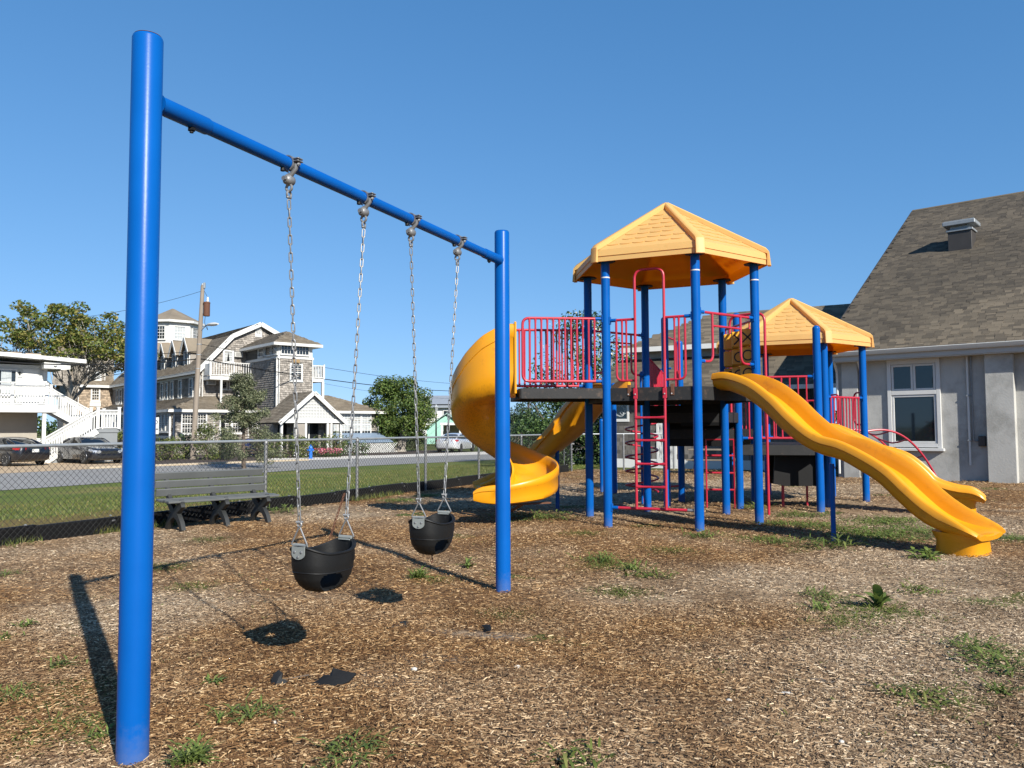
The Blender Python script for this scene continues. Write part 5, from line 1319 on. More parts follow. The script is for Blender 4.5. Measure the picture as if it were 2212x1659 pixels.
def roofslope(pts, name='roof', parent=inn, th=.14, ex=.17, w0=.32, mat=None, shingles=True):
    """planar roof patch; pts[0]->pts[1] is the eave; shingle courses laid parallel to it"""
    pts = [np.array(p, float) for p in pts]; e = pts[1]-pts[0]; e /= np.linalg.norm(e); nr = None
    a = pts[1]-pts[0]; b = pts[-1]-pts[0]; nr = np.cross(a, b); nr /= np.linalg.norm(nr)
    if nr[2] < 0: nr = -nr
    up = np.cross(nr, e); 
    if up[2] < 0: up = -up
    mb = MB(); mb.prism(pts, -nr*th); ro = mb.build(name, mat or IROOF, parent, smooth=False)
    if not shingles: return ro
    poly = [(float(np.dot(p-pts[0], e)), float(np.dot(p-pts[0], up))) for p in pts]; xs = [p[0] for p in poly]; ys = [p[1] for p in poly]
    vs = []; fs = []; y = min(ys)+.01
    while y < max(ys):
        x = min(xs)-random.random()*w0
        while x < max(xs):
            w_ = w0*random.uniform(.7, 1.3)
            if in_poly(x+w_/2, y+ex*.5, poly):
                k = len(vs); A_ = pts[0]+e*(x+.004)+up*(y-.01); B_ = pts[0]+e*(x+w_-.004)+up*(y-.01); h_ = .022+.008*random.random()
                vs += [A_, B_, B_+nr*h_, A_+nr*h_, B_+up*(ex+.01)+nr*.003, A_+up*(ex+.01)+nr*.003]; fs += [(k, k+1, k+2, k+3), (k+3, k+2, k+4, k+5)]
            x += w_
        y += ex
    s_ = MB(); s_.add(vs, fs); stuff(s_.build('roof_shingles', mat or IROOF, ro, smooth=False)); return ro
_wc = {}
def wmesh(w_, h_, nx, ny, fr, double):
    key = (round(w_, 2), round(h_, 2), nx, ny, fr, double)
    if key in _wc: return _wc[key]
    f = MB(); d = .07
    for a, b, c, e in ((-w_/2, -w_/2+fr, 0, h_), (w_/2-fr, w_/2, 0, h_), (-w_/2+fr, w_/2-fr, h_-fr, h_), (-w_/2+fr, w_/2-fr, 0, fr)):
        f.box(((a+b)/2, -d/2, (c+e)/2), (b-a, d, e-c))
    f.box((0, -d*.75, -.03), (w_+.10, d*1.5, .06))
    iw, ih = w_-2*fr, h_-2*fr
    if double: f.box((0, -.028, fr+ih/2), (iw, .03, .055))
    for i in range(1, nx): f.box((-iw/2+iw*i/nx, -.022, fr+ih/2), (.028, .024, ih-.002))
    for j in range(1, ny):
        if double and abs(j/ny-.5) < .01: continue
        f.box((0, -.0225, fr+ih*j/ny), (iw-.002, .022, .028))
    g = MB(); g.box((0, -.006, fr+ih/2), (iw-.002, .010, ih-.002))
    _wc[key] = (f.mesh('window', WHITE, smooth=False), g.mesh('pane', GLASS, smooth=False), g.mesh('pane', DGLASS, smooth=False), g.mesh('pane', CURT, smooth=False)); return _wc[key]
def window(c, u, w_, h_, nx=2, ny=2, fr=.11, parent=inn, glass=0, double=True):
    """c: bottom centre on the wall face, u: direction along the wall (outward is to the right-hand side of u turned by -90 degrees)"""
    W_ = wmesh(w_, h_, nx, ny, fr, double); rz_ = math.atan2(u[1], u[0]); n = V(u[1], -u[0], 0)
    f = place('window', W_[0], parent, tuple(np.array(c)+n*.03), rz_); place('pane', W_[1+glass], f, tuple(np.array(c)+n*.03), rz_); return f
def trim(a, b, w_, t_, up=(0, 0, 1), name='trim_board', parent=inn, mat=WHITE):
    mb = MB(); mb.bar(a, b, w_, t_, up); return mb.build(name, mat, parent, smooth=False)
nG = -IB        # outward of gable end faces
nL = -IA        # outward of long side
EV = 6.05; AP = 9.75
# --- main block walls
gpoly = [(0, GZ), (8.98, GZ), (8.98, EV), (6.73, 8.55), (4.49, AP-.1), (2.25, 8.55), (0, EV)]
wallface(ip(0, 0, 0), IA, nG, gpoly)
LEN = 26.
wallface(ip(0, LEN, 0), -IB, nL, [(0, GZ), (LEN, GZ), (LEN, EV), (0, EV)])
# roof: two gambrel pitches each side
ov = .35
def mr(t0, t1, a, b): return [ip(a[0], t1, a[1]), ip(a[0], t0, a[1]), ip(b[0], t0, b[1]), ip(b[0], t1, b[1])]
roofslope(mr(-ov, LEN, (-.42, EV-.22), (2.25, 8.74)), 'roof'); roofslope(mr(-ov, LEN, (2.25, 8.74), (4.49, AP+.1)), 'upper_roof')
roofslope(mr(-ov, LEN, (9.4, EV-.22), (6.73, 8.74)), 'roof', shingles=False); roofslope(mr(-ov, LEN, (6.73, 8.74), (4.49, AP+.1)), 'upper_roof', shingles=False)
for a, b in (((-.42, EV-.30), (2.25, 8.66)), ((2.25, 8.66), (4.49, AP+.02)), ((9.4, EV-.30), (6.73, 8.66)), ((6.73, 8.66), (4.49, AP+.02))):
    trim(ip(a[0], -ov-.03, a[1]), ip(b[0], -ov-.03, b[1]), .06, .32, up=nG, name='rake_board') if False else trim(ip(a[0], -ov-.03, a[1]-.03), ip(b[0], -ov-.03, b[1]-.03), .06, .34, up=np.cross(np.array(ip(b[0], 0, b[1]))-np.array(ip(a[0], 0, a[1])), nG), name='rake_board')
trim(ip(-.40, -ov, EV-.28), ip(-.40, LEN, EV-.28), .06, .24, name='eave_board'); trim(ip(-.03, .1, EV-.48), ip(-.03, LEN, EV-.48), .05, .22, name='frieze_board')
trim(ip(.10, -.03, GZ), ip(.10, -.03, EV-.1), .22, .05, up=IA, name='corner_board'); trim(ip(-.03, .10, GZ), ip(-.03, .10, EV-.5), .05, .22, up=IA, name='corner_board')
# gable end openings
window(ip(2.03, 0, 6.55), IA, .86, 1.02, 1, 1, .13, glass=2); mb = MB(); mb.prism([ip(1.93, -.075, 6.72), ip(2.13, -.075, 6.72), ip(2.03, -.075, 7.4)], nG*.006); mb.build('curtain_gap', DGLASS, inn, smooth=False); mb = MB()
mb.box(ip(4.40, -.05, 9.0), (.56, .06, .55), RI); mb.lathe([(.28, 0), (.28, .06), (0, .06)], ip(4.40, -.02, 9.25), 20, R=np.stack([IA, V(0, 0, 1), nG], 1))
lv = mb.build('louvre', WHITE, inn); mb = MB()
for k in range(6): mb.box(ip(4.40, -.09, 8.78+.1*k), (.46, .025, .03), RI)
mb.build('louvre_blade', WHITE, lv)
ACM = M('air_conditioner_casing', (.62, .61, .57), .5, var=.1)
def ac(s, t, z, u, n, w_=.62, h_=.40):
    mb = MB(); c = ip(s, t, z)+n*.16; R_ = np.stack([u, -n, V(0, 0, 1)], 1); mb.box(c, (w_, .32, h_), R_, ch=.02); o = mb.build('air_conditioner', ACM, inn); mb = MB()
    for k in range(5): mb.box(c+n*.163+V(0, 0, -h_*.32+k*h_*.16), (w_*.8, .01, h_*.07), R_)
    mb.build('grille', DGLASS, o)
ac(2.78, 0, 7.24, IA, nG); ac(.72, 0, 5.02, IA, nG, .66)
window(ip(1.75, 0, 4.5), IA, .5, 1.2, 1, 2, .08, glass=1); window(ip(2.55, 0, 4.5), IA, .9, 1.3, 2, 2, .08, glass=1)
# balcony on the gable end
def balustrade(a, b, z0, h_, parent, n, thick=.035, mat=WHITE):
    a = np.array(a, float); b = np.array(b, float); d = b-a; L_ = np.linalg.norm(d); d /= L_
    mb = MB(); mb.bar(a+V(0, 0, z0+h_), b+V(0, 0, z0+h_), .09, .06); mb.bar(a+V(0, 0, z0+.08), b+V(0, 0, z0+.08), .06, .05); o = mb.build('railing', mat, parent, smooth=False)
    me = MB().box((0, 0, h_/2+.04), (thick, thick, h_-.1)).mesh('baluster', mat, smooth=False)
    for i in range(n): place('baluster', me, o, tuple(a+d*L_*(i+.5)/n+V(0, 0, z0)), math.atan2(d[1], d[0]))
    return o
bz = 5.42; B0, B1, B2, B3 = ip(.15, -.02, 0), ip(.15, -1.55, 0), ip(3.7, -1.55, 0), ip(3.7, -.02, 0)
mb = MB(); mb.prism([p+V(0, 0, bz-.26) for p in (B0, B1, B2, B3)], (0, 0, .26)); bal = mb.build('balcony', WHITE, inn, smooth=False)
mb = MB(); mb.box((B0+B1)/2+V(0, 0, bz+.5), (.04, 1.5, .86), RI); mb.build('side_panel', WHITE, bal, smooth=False)
for p in (B1, B2, (B1+B2)/2): trim(p+V(0, 0, bz), p+V(0, 0, bz+1.1), .10, .10, up=IA, name='railing_post', parent=bal)
mb = MB(); mb.bar(B1+V(0, 0, bz+1.03), B2+V(0, 0, bz+1.03), .09, .06); mb.bar(B1+V(0, 0, bz+.08), B2+V(0, 0, bz+.08), .06, .05); mb.build('railing', WHITE, bal, smooth=False)
bm = MB().box((0, 0, .54), (.05, .04, .92)).mesh('baluster', WHITE, smooth=False)
for i in range(19): place('baluster', bm, bal, tuple(B1+(B2-B1)*(i+.5)/19+V(0, 0, bz)), IRZ)
for p in (ip(1.0, -1.5, 0), ip(2.3, -1.5, 0), ip(3.6, -1.5, 0)): trim(p+V(0, 0, 3.4), p+V(0, 0, bz-.26), .14, .14, up=IA, name='balcony_post')
# second floor windows on the long side and dormers
for t0, t1 in ((9.9, 9.0), (8.65, 7.75), (7.2, 6.3), (5.1, 4.2), (2.45, 1.5)): window(ip(0, (t0+t1)/2, 3.95), -IB, t0-t1, 1.48, 1, 1, .10, glass=1)
for t_ in (13.2, 15.6, 17.0, 20., 22.6, 23.9): window(ip(0, t_, 3.95), -IB, .85, 1.48, 1, 1, .10, glass=1)
def dormer(tc, w_=1.55, sf_=.35, zb=6.35, zw=7.75, za=8.75):
    dn = bpy.data.objects
    o = ip(sf_, tc+w_/2, 0); wl = wallface(o, -IB, nL, [(0, zb), (w_, zb), (w_, zw), (w_/2, za-.12), (0, zw)], 'dormer', thick=.1, ex=.14)
    for sg in (-1, 1):
        mb = MB(); p = [ip(sf_, tc+sg*w_/2, zb), ip(sf_, tc+sg*w_/2, zw), ip(sf_+1.55, tc+sg*w_/2, zw)]; mb.prism(p, IB*.05*sg); mb.build('dormer_cheek', SHINGLE, wl, smooth=False)
        mb = MB(); a = [ip(sf_-.28, tc+sg*(w_/2+.22), zw-.24), ip(sf_+2.3, tc+sg*(w_/2+.22), zw-.24), ip(sf_+2.6, tc, za), ip(sf_-.28, tc, za)]; nr = np.cross(a[1]-a[0], a[3]-a[0]); nr = nr/np.linalg.norm(nr)*(1 if nr[2] > 0 else -1)
        mb.prism(a, nr*.07); mb.build('dormer_roof', IROOF, wl, smooth=False)
        trim(ip(sf_-.30, tc+sg*(w_/2+.25), zw-.26), ip(sf_-.30, tc, za+.02), .05, .20, up=np.cross(ip(0, tc, za)-ip(0, tc+sg*(w_/2+.25), zw-.26), nL), name='rake_board', parent=wl)
        trim(ip(sf_-.02, tc+sg*(w_/2-.06), zb), ip(sf_-.02, tc+sg*(w_/2-.06), zw), .04, .12, up=IA, name='corner_board', parent=wl)
    W_ = wmesh(.80, 1.30, 1, 2, .10, True); c = ip(sf_, tc, zb+.12)+nL*.03; rz_ = math.atan2(-IB[1], -IB[0])
    f = place('window', W_[0], wl, tuple(c), rz_)
    f2 = place('pane', W_[2], wl, tuple(c), rz_)
for tc in (4.35, 7.35, 10.4, 13.4, 16.6, 19.6, 22.4): dormer(tc)
# --- long side porch, ground floor glazed
PW = 2.9
def porch():
    zt, ze = 3.95, 2.98
    roofslope([ip(-PW-.35, LEN, ze-.12), ip(-PW-.35, -PW-.35, ze-.12), ip(0, 0, zt), ip(0, LEN, zt)], 'porch_roof')
    roofslope([ip(-PW-.35, -PW-.35, ze-.12), ip(4.6, -PW-.35, ze-.12), ip(4.6, -.0, zt), ip(0, 0, zt)], 'porch_roof')
    trim(ip(-PW-.33, -PW-.33, ze-.20), ip(-PW-.33, LEN, ze-.20), .05, .20, name='eave_board'); trim(ip(-PW-.33, -PW-.33, ze-.20), ip(4.6, -PW-.33, ze-.20), .20, .05, up=IA, name='eave_board') if False else trim(ip(-PW-.33, -PW-.33, ze-.20), ip(4.6, -PW-.33, ze-.20), .05, .20, name='eave_board')
    # walls
    wallface(ip(-PW, 12., 0), -IB, nL, [(0, GZ), (12+PW, GZ), (12+PW, ze-.2), (0, ze-.2)], 'porch_wall', shingles=True)
    wallface(ip(-PW, -PW, 0), IA, nG, [(0, GZ), (PW+4.6, GZ), (PW+4.6, ze-.2), (0, ze-.2)], 'porch_wall')
    for t_ in (-2.75, 0.9, 4.7, 8.5): trim(ip(-PW-.04, t_, .7), ip(-PW-.04, t_, ze-.25), .05, .20, up=IA, name='porch_post')
    trim(ip(-PW-.03, -PW, 2.66), ip(-PW-.03, 12, 2.66), .05, .26, name='frieze_board')
    for g0 in (1.15, -2.45, 5.0, 8.7):
        for k in range(4): window(ip(-PW, g0+.42+k*.82, 1.28), -IB, .80, 1.38, 1, 2, .085, glass=2)
    mb = MB(); mb.box(ip(-PW-.06, 3.3, .92), (.10, 12.2, .20), RI); mb.build('sill_board', SLATEB, inn, smooth=False); mb = MB(); mb.box(ip(-PW-.05, 1., .55), (.08, 6.0, .14), RI); mb.build('sill_board', SLATEB, inn, smooth=False)
    for s_ in (-2.80, -.02, 2.52, 4.5): trim(ip(s_, -PW-.035, GZ), ip(s_, -PW-.035, ze-.25), .22, .05, up=IA, name='porch_post')
    trim(ip(-PW, -PW-.03, 2.70), ip(4.6, -PW-.03, 2.70), .05, .24, name='frieze_board')
    for s_ in (-1.85, -.95, .85, 1.75, 3.25): window(ip(s_, -PW, 1.12), IA, .92, 1.5, 4, 4, .10, glass=0)
    for k in range(9):      # open part of the porch farther along
        t_ = 12+k*1.7; trim(ip(-PW, t_, GZ), ip(-PW, t_, ze-.2), .14, .14, up=IA, name='porch_post')
    mb = MB(); mb.box(ip(-PW, 19, 1.05), (.06, 13.6, .9), RI); pr = mb.build('porch_rail', WHITE, inn, smooth=False)
    for k in range(16): trim(ip(-PW-.05, 12.2+k*.85, .5), ip(-PW-.05, 12.2+k*.85, 1.62), .08, .08, up=IA, name='railing_post', parent=pr)
SLATEB = M('slate_blue_boards', (.26, .30, .34), .6, var=.1, vs=3)
porch()
# --- tower
TO = ip(3.45, -6.1, 0); tw = 2.65; tl = 6.3
def tp(s, t, z): return TO+IA*s+IB*t+V(0, 0, z)
ZT = 6.62; ZE = 7.70
wallface(tp(0, 0, 0), IA, nG, [(0, GZ), (tw, GZ), (tw, ZT), (0, ZT)], 'tower_wall'); wallface(tp(0, tl, 0), -IB, nL, [(0, GZ), (tl, GZ), (tl, ZT), (0, ZT)], 'tower_wall')
wallface(tp(tw, 0, 0), IB, IA, [(0, GZ), (tl, GZ), (tl, ZT), (0, ZT)], 'tower_wall', shingles=False)
mb = MB(); mb.box(tp(tw/2, tl/2, (ZT+ZE)/2), (tw, tl, ZE-ZT), RI); tt = mb.build('tower_top', WHITE, inn, smooth=False)
mb = MB(); mb.box(tp(tw/2, tl/2, ZT+.04), (tw+.16, tl+.16, .16), RI); mb.build('belt_course', WHITE, tt, smooth=False)
for s_ in (.04, tw-.04): trim(tp(s_, -.03, GZ), tp(s_, -.03, ZT), .20, .05, up=IA, name='corner_board')
trim(tp(-.03, .06, GZ), tp(-.03, .06, ZT), .05, .2, up=IA, name='corner_board')
for s_ in (.66, 1.84): window(tp(s_, 0, ZT+.26), IA, 1.02, .70, 4, 2, .05, parent=inn, double=False, glass=0)
for t_, g_ in ((.55, 0), (1.75, 1), (3.0, 0)): window(tp(0, t_, ZT+.26), -IB, 1.0, .70, 4 if g_ == 0 else 1, 2 if g_ == 0 else 1, .05, double=False, glass=g_)
mb = MB(); mb.box(tp(-.02, 4.9, ZT+.58), (.06, 2.1, .80), RI); mb.build('boarded_panel', M('dark_boards', (.055, .055, .052), .8, var=.3, vs=6), inn)
window(tp(1.35, 0, 4.95), IA, 1.0, 1.30, 3, 4, .11, glass=0)
mb = MB(); mb.box(tp(1.30, -.14, 6.40), (.50, .25, .28), RI, ch=.02); mb.build('wall_lamp', M('brass_lamp_box', (.30, .20, .09), .5), inn)
ov2 = .55; ec = [tp(-ov2, -ov2, ZE), tp(tw+ov2, -ov2, ZE), tp(tw+ov2, tl+ov2, ZE), tp(-ov2, tl+ov2, ZE)]; pk0, pk1 = tp(tw/2, tw/2+.3, 8.78), tp(tw/2, tl-tw/2, 8.78)
roofslope([ec[0], ec[1], pk0], 'tower_roof'); roofslope([ec[3], ec[0], pk0, pk1], 'tower_roof'); roofslope([ec[1], ec[2], pk1, pk0], 'tower_roof', shingles=False); roofslope([ec[2], ec[3], pk1], 'tower_roof', shingles=False)
for a, b in ((0, 1), (3, 0), (1, 2)): trim(ec[a]-V(0, 0, .11), ec[b]-V(0, 0, .11), .06, .20, name='eave_board')
mb = MB(); mb.prism([e_-V(0, 0, .2) for e_ in ec], (0, 0, .03)); mb.build('soffit', WHITE, inn, smooth=False)
# balcony on the right of the tower
q0, q1, q2, q3 = tp(tw, .2, 0), tp(tw+1.05, .2, 0), tp(tw+1.05, 2.6, 0), tp(tw, 2.6, 0)
mb = MB(); mb.prism([q+V(0, 0, 4.98) for q in (q0, q1, q2, q3)], (0, 0, .24)); b2 = mb.build('balcony', WHITE, inn, smooth=False)
for a, b, n_ in ((q0, q1, 8), (q1, q2, 14)):
    mb = MB(); mb.bar(a+V(0, 0, 6.18), b+V(0, 0, 6.18), .09, .06); mb.bar(a+V(0, 0, 5.3), b+V(0, 0, 5.3), .06, .05); mb.build('railing', WHITE, b2, smooth=False)
    for i in range(n_): place('baluster', bm, b2, tuple(a+(b-a)*(i+.5)/n_+V(0, 0, 5.22)), IRZ)
trim(q1+V(0, 0, 5.2), q1+V(0, 0, 6.3), .1, .1, up=IA, name='railing_post', parent=b2); trim(q1+V(-.1, 0, 2.9), q1+V(-.1, 0, 5.0), .18, .18, up=IA, name='balcony_post')
# --- low wing to the right of the tower
WO = ip(4.6, -7.8, 0)
def rp(s, t, z): return WO+IA*s+IB*t+V(0, 0, z)
RL, RD, RE = 6.15, 7.0, 2.78
wallface(rp(0, 0, 0), IA, nG, [(0, GZ), (RL, GZ), (RL, RE), (0, RE)], 'low_wing_wall', shingles=True); wallface(rp(RL, 0, 0), IB, IA, [(0, GZ), (RD, GZ), (RD, RE), (0, RE)], 'low_wing_wall', shingles=False)
e_ = [rp(-1.2, -.4, RE), rp(RL+.4, -.4, RE), rp(RL+.4, RD+.4, RE), rp(-1.2, RD+.4, RE)]; k0, k1 = rp(.6, RD*.45, 4.05), rp(RL-2.6, RD*.45, 4.05)
roofslope([e_[0], e_[1], k1, k0], 'low_wing_roof'); roofslope([e_[1], e_[2], k1], 'low_wing_roof', shingles=False); roofslope([e_[2], e_[3], k0, k1], 'low_wing_roof', shingles=False)
trim(e_[0]-V(0, 0, .1), e_[1]-V(0, 0, .1), .06, .18, name='eave_board')
for s_ in (.35, 2.72, 5.45, RL-.08): trim(rp(s_, -.035, GZ), rp(s_, -.035, RE-.1), .2 if s_ < 5 else .14, .05, up=IA, name='corner_board')
window(rp(2.28, 0, .95), IA, .8, 1.65, 2, 4, .08, glass=2)
for s_ in (3.35, 4.2, 5.05): window(rp(s_, 0, .95), IA, .84, 1.65, 3, 4, .07, glass=2)
trim(rp(2.8, -.05, 2.64), rp(RL, -.05, 2.64), .05, .16, name='frieze_board')
# low lean-to hatch with lattice skirt in front of the wing
hatch = thing('lattice_porch', 'slate blue low porch roof over a white lattice skirt beside the inn', 'porch', tuple(rp(3.6, -1.3, GZ)))
mb = MB(); hp_ = [rp(1.75, -.06, 1.08), rp(1.75, -1.9, .45), rp(6.3, -1.9, .45), rp(6.15, -.06, 1.08)]; mb.prism(hp_, V(0, 0, .07)); mb.build('porch_roof', M('slate_blue_roof', (.20, .27, .36), .45, var=.12, vs=1.5), hatch, smooth=False)
mb = MB(); mb.box(rp(3.9, -.03, 1.22), (4.3, .05, .14), RI); mb.build('flashing', DGLASS, hatch)
mb = MB(); mb.box(rp(4.0, -.9, -.05), (4.0, 1.4, .6), RI); mb.build('void_shade_block', BLACKP, hatch, smooth=False)  # solid black block stands in for the shade behind the lattice
mb = MB(); a0 = 1.85
while a0 < 6.1:
    for sg in (1, -1):
        x0, x1 = (a0, a0+.7) if sg > 0 else (a0+.7, a0); mb.bar(rp(x0, -1.8-.012*sg, -.30), rp(x1, -1.8-.012*sg, .42), .04, .012, up=nG)
    a0 += .16
lt = mb.build('lattice', WHITE, hatch, smooth=False); stuff(lt)
# --- entry portico with lattice gable
PO = ip(1.55, -11.0, 0)
def pp(s, t, z): return PO+IA*s+IB*t+V(0, 0, z)
pw = 4.4; pe = 2.10; pa = 3.88; pdp = 3.4
for sg in (-1, 1):
    s0_ = pw/2+sg*(pw/2+.25); roofslope([pp(s0_, -.35, pe-.22), pp(s0_, pdp, pe-.22), pp(pw/2, pdp, pa+.06), pp(pw/2, -.35, pa+.06)], 'portico_roof')
    a, b = pp(s0_, -.37, pe-.28), pp(pw/2, -.37, pa+.02); trim(a, b, .06, .26, up=np.cross(b-a, nG), name='rake_board')
LATM = M('pale_gable_panel', (.44, .45, .45), .6, var=.05)
mb = MB(); mb.prism([pp(.0, 0, pe-.0), pp(pw, 0, pe-.0), pp(pw/2, 0, pa-.1)], IB*.08); gb = mb.build('gable_panel', LATM, inn, smooth=False)
mb = MB(); k = .21
for i in range(1, 21):
    s_ = i*k; h_ = (pa-.15-pe)*(1-abs(s_-pw/2)/(pw/2))
    if h_ > .08: mb.box(pp(s_, -.018, pe+h_/2), (.035, .03, h_), RI)
for j in range(1, 9):
    z_ = pe+j*k; hw = (pw/2)*(1-(z_-pe)/(pa-.15-pe))
    if hw > .1: mb.box(pp(pw/2, -.019, z_), (2*hw, .026, .035), RI)
mb.build('gable_lattice', WHITE, gb, smooth=False)
mb = MB(); mb.box(pp(pw/2, -.02, pe-.11), (pw+.1, .2, .26), RI); mb.build('portico_beam', WHITE, inn, smooth=False)
for s_ in (.05, 1.0, 1.75, 3.35, 3.62, 4.35): trim(pp(s_, .0, GZ), pp(s_, .0, pe-.24), .15, .15, up=IA, name='portico_post')
wallface(pp(0, 1.2, 0), IA, nG, [(.05, GZ), (pw, GZ), (pw, pe), (.05, pe)], 'portico_wall')
mb = MB(); mb.box(pp(.6, 1.12, .8), (.6, .06, 2.2), RI); mb.box(pp(2.5, 1.12, .8), (1.45, .06, 2.2), RI); mb.box(pp(3.95, 1.12, .8), (.4, .06, 2.2), RI); mb.build('door_glass', DGLASS, inn, smooth=False)
mb = MB(); mb.box(pp(2.5, 1.08, .8), (.09, .06, 2.2), RI); mb.box(pp(2.0, 1.07, 1.75), (.9, .05, .06), RI); mb.build('door_frame', WHITE, inn, smooth=False)
mb = MB(); mb.box(pp(1.38, .02, .8), (.6, .08, 2.2), RI); mb.box(pp(3.5, .02, .8), (.16, .08, 2.2), RI); mb.build('portico_wall', SHINGLE, inn, smooth=False)
# --- left wing of the inn
LW = ip(-3.2, 26, 0)
def lp(s, t, z): return LW+IA*s+IB*t+V(0, 0, z)
wallface(lp(0, 0, 0), IA, nG, [(0, GZ), (3.3, GZ), (3.3, 5.9), (0, 5.9)], 'wing_wall', mat=SHINGLE_W); wallface(lp(0, 9, 0), -IB, nL, [(0, GZ), (9, GZ), (9, 6.0), (4.5, 8.6), (0, 6.0)], 'wing_wall')
roofslope([lp(-.3, -.35, 5.80), lp(3.4, -.35, 5.80), lp(3.4, 3.4, 8.6), lp(-.3, 3.4, 8.6)], 'wing_roof'); roofslope([lp(-.3, 9.4, 5.80), lp(3.4, 9.4, 5.80), lp(3.4, 3.4, 8.6), lp(-.3, 3.4, 8.6)], 'wing_roof', shingles=False)
trim(lp(-.3, -.37, 5.78), lp(3.3, -.37, 5.78), .06, .24, name='eave_board'); trim(lp(.1, -.03, GZ), lp(.1, -.03, 5.7), .26, .06, up=IA, name='corner_board')
window(lp(1.62, 0, 4.30), IA, .86, 1.38, 3, 4, .14, glass=0); mb = MB(); mb.box(lp(1.62, -.03, 4.06), (.98, .1, .5), RI); mb.build('window_box', WHITE, inn, smooth=False); ac(0, 0, 0, IA, nG, .01, .01) if False else None
# wing dormer
dw0 = lp(1.0, .55, 0); wl = wallface(dw0, IA, nG, [(0, 6.35), (1.6, 6.35), (1.6, 7.75), (.8, 8.35), (0, 7.75)], 'dormer', thick=.1, ex=.14)
for sg in (-1, 1):
    c = dw0+IA*(.8+sg*.8); mb = MB(); mb.prism([c+V(0, 0, 6.35), c+V(0, 0, 7.75), c+IB*1.9+V(0, 0, 7.75)], IA*.05*sg); mb.build('dormer_cheek', SHINGLE, wl, smooth=False)
    a = [dw0+IA*(.8+sg*1.08)-IB*.3+V(0, 0, 7.56), dw0+IA*(.8+sg*1.08)+IB*1.9+V(0, 0, 7.56), dw0+IA*.8+IB*2.6+V(0, 0, 8.45), dw0+IA*.8-IB*.3+V(0, 0, 8.45)]; nr = np.cross(a[1]-a[0], a[3]-a[0]); nr = nr/np.linalg.norm(nr)*(1 if nr[2] > 0 else -1)
    mb = MB(); mb.prism(a, nr*.07); mb.build('dormer_roof', IROOF, wl, smooth=False)
    trim(a[0]-IB*.03, a[3]-IB*.03, .05, .2, up=np.cross(a[3]-a[0], nG), name='rake_board', parent=wl); trim(c-IA*sg*.05-IB*.03+V(0, 0, 6.35), c-IA*sg*.05-IB*.03+V(0, 0, 7.7), .12, .05, up=IA, name='corner_board', parent=wl)
W_ = wmesh(.86, 1.25, 2, 2, .14, True); place('window', W_[0], wl, tuple(dw0+IA*.8+V(0, 0, 6.42)+nG*.03), IRZ); place('pane', W_[3], wl, tuple(dw0+IA*.8+V(0, 0, 6.42)+nG*.03), IRZ)
# steep hip roofed block behind the wing
hb = lp(1.2, 6, 0)
def hpnt(s, t, z): return hb+IA*s+IB*t+V(0, 0, z)
wallface(hpnt(-2.6, -2, 0), IA, nG, [(0, 6), (5.6, 6), (5.6, 9.0), (0, 9.0)], 'upper_wall'); 
hc = [hpnt(-3, -2.4, 9.0), hpnt(3.4, -2.4, 9.0), hpnt(3.4, 4, 9.0), hpnt(-3, 4, 9.0)]; hpk = hpnt(-.6, 1, 11.6)
for a, b in ((0, 1), (1, 2), (2, 3), (3, 0)): roofslope([hc[a], hc[b], hpk], 'hip_roof', shingles=a == 0)
trim(hc[0]-V(0, 0, .1), hc[1]-V(0, 0, .1), .06, .18, name='eave_board')
# --- octagonal cupola behind the main roof
CQ = ip(2.2, 14.5, 0)
def oct_(r_, z): return [CQ+V(r_*math.cos(rad(22.5+45*k)+IRZ), r_*math.sin(rad(22.5+45*k)+IRZ), z) for k in range(8)]
mb = MB(); mb.sweep([oct_(2.35, 6.2), oct_(2.35, 9.15)]); mb.build('cupola_base', SHINGLE_W, inn, smooth=False)
mb = MB(); mb.sweep([oct_(2.30, 9.15), oct_(2.30, 11.05)]); cu = mb.build('cupola', WHITE, inn, smooth=False)
mb = MB(); mb.sweep([oct_(2.75, 11.0), oct_(2.75, 11.2)]); mb.build('cupola_eave', WHITE, inn, smooth=False)
mb = MB(); mb.sweep([oct_(2.72, 11.2), oct_(.1, 12.5)]); mb.build('cupola_roof', IROOF, inn, smooth=False)
for k in range(8):
    a, b = oct_(2.30, 0)[k], oct_(2.30, 0)[(k+1) % 8]; m_ = (a+b)/2; out = m_-CQ; out[2] = 0; out /= np.linalg.norm(out)
    if out[1] > .5: continue
    u = V(-out[1], out[0], 0)
    window(m_+V(0, 0, 9.45), u, 1.05, 1.25, 4, 4, .07, glass=2 if k % 2 else 0)
# ================================================================== MOTEL WITH OUTSIDE STAIR
MO = V(-26.95, 46.2, 0)
def mp_(s, t, z): return MO+IA*s+IB*t+V(0, 0, z)
motel = thing('motel', 'pale grey two storey motel with white balcony and outside stair', 'building', tuple(MO))
MWALL = M('pale_grey_siding', (.56, .57, .55), .75, var=.05, vs=2); MW2 = M('grey_stair_wall', (.22, .235, .245), .8, var=.08, vs=2); MDARK = M('taupe_ground_wall', (.36, .33, .28), .85, var=.05)
def mbox(mb, s0, s1, t0, t1, z0, z1): return mb.box(mp_((s0+s1)/2, (t0+t1)/2, (z0+z1)/2), (abs(s1-s0), abs(t1-t0), abs(z1-z0)), RI)
FZ = 2.86; CZ = 5.15
mb = MB(); mbox(mb, -18, 0, 0, 8, FZ, CZ); mw = mb.build('upper_wall', MWALL, motel, smooth=False)
for k in range(9):
    mb = MB(); mbox(mb, -18, .012, -.014, -.0, FZ+.04+k*.255, FZ+.27+k*.255); mb.build('siding_board', MWALL, mw, smooth=False)
mb = MB(); mbox(mb, -18, -.4, .2, 8, GZ, FZ-.3); mb.build('lower_wall', MDARK, motel, smooth=False)
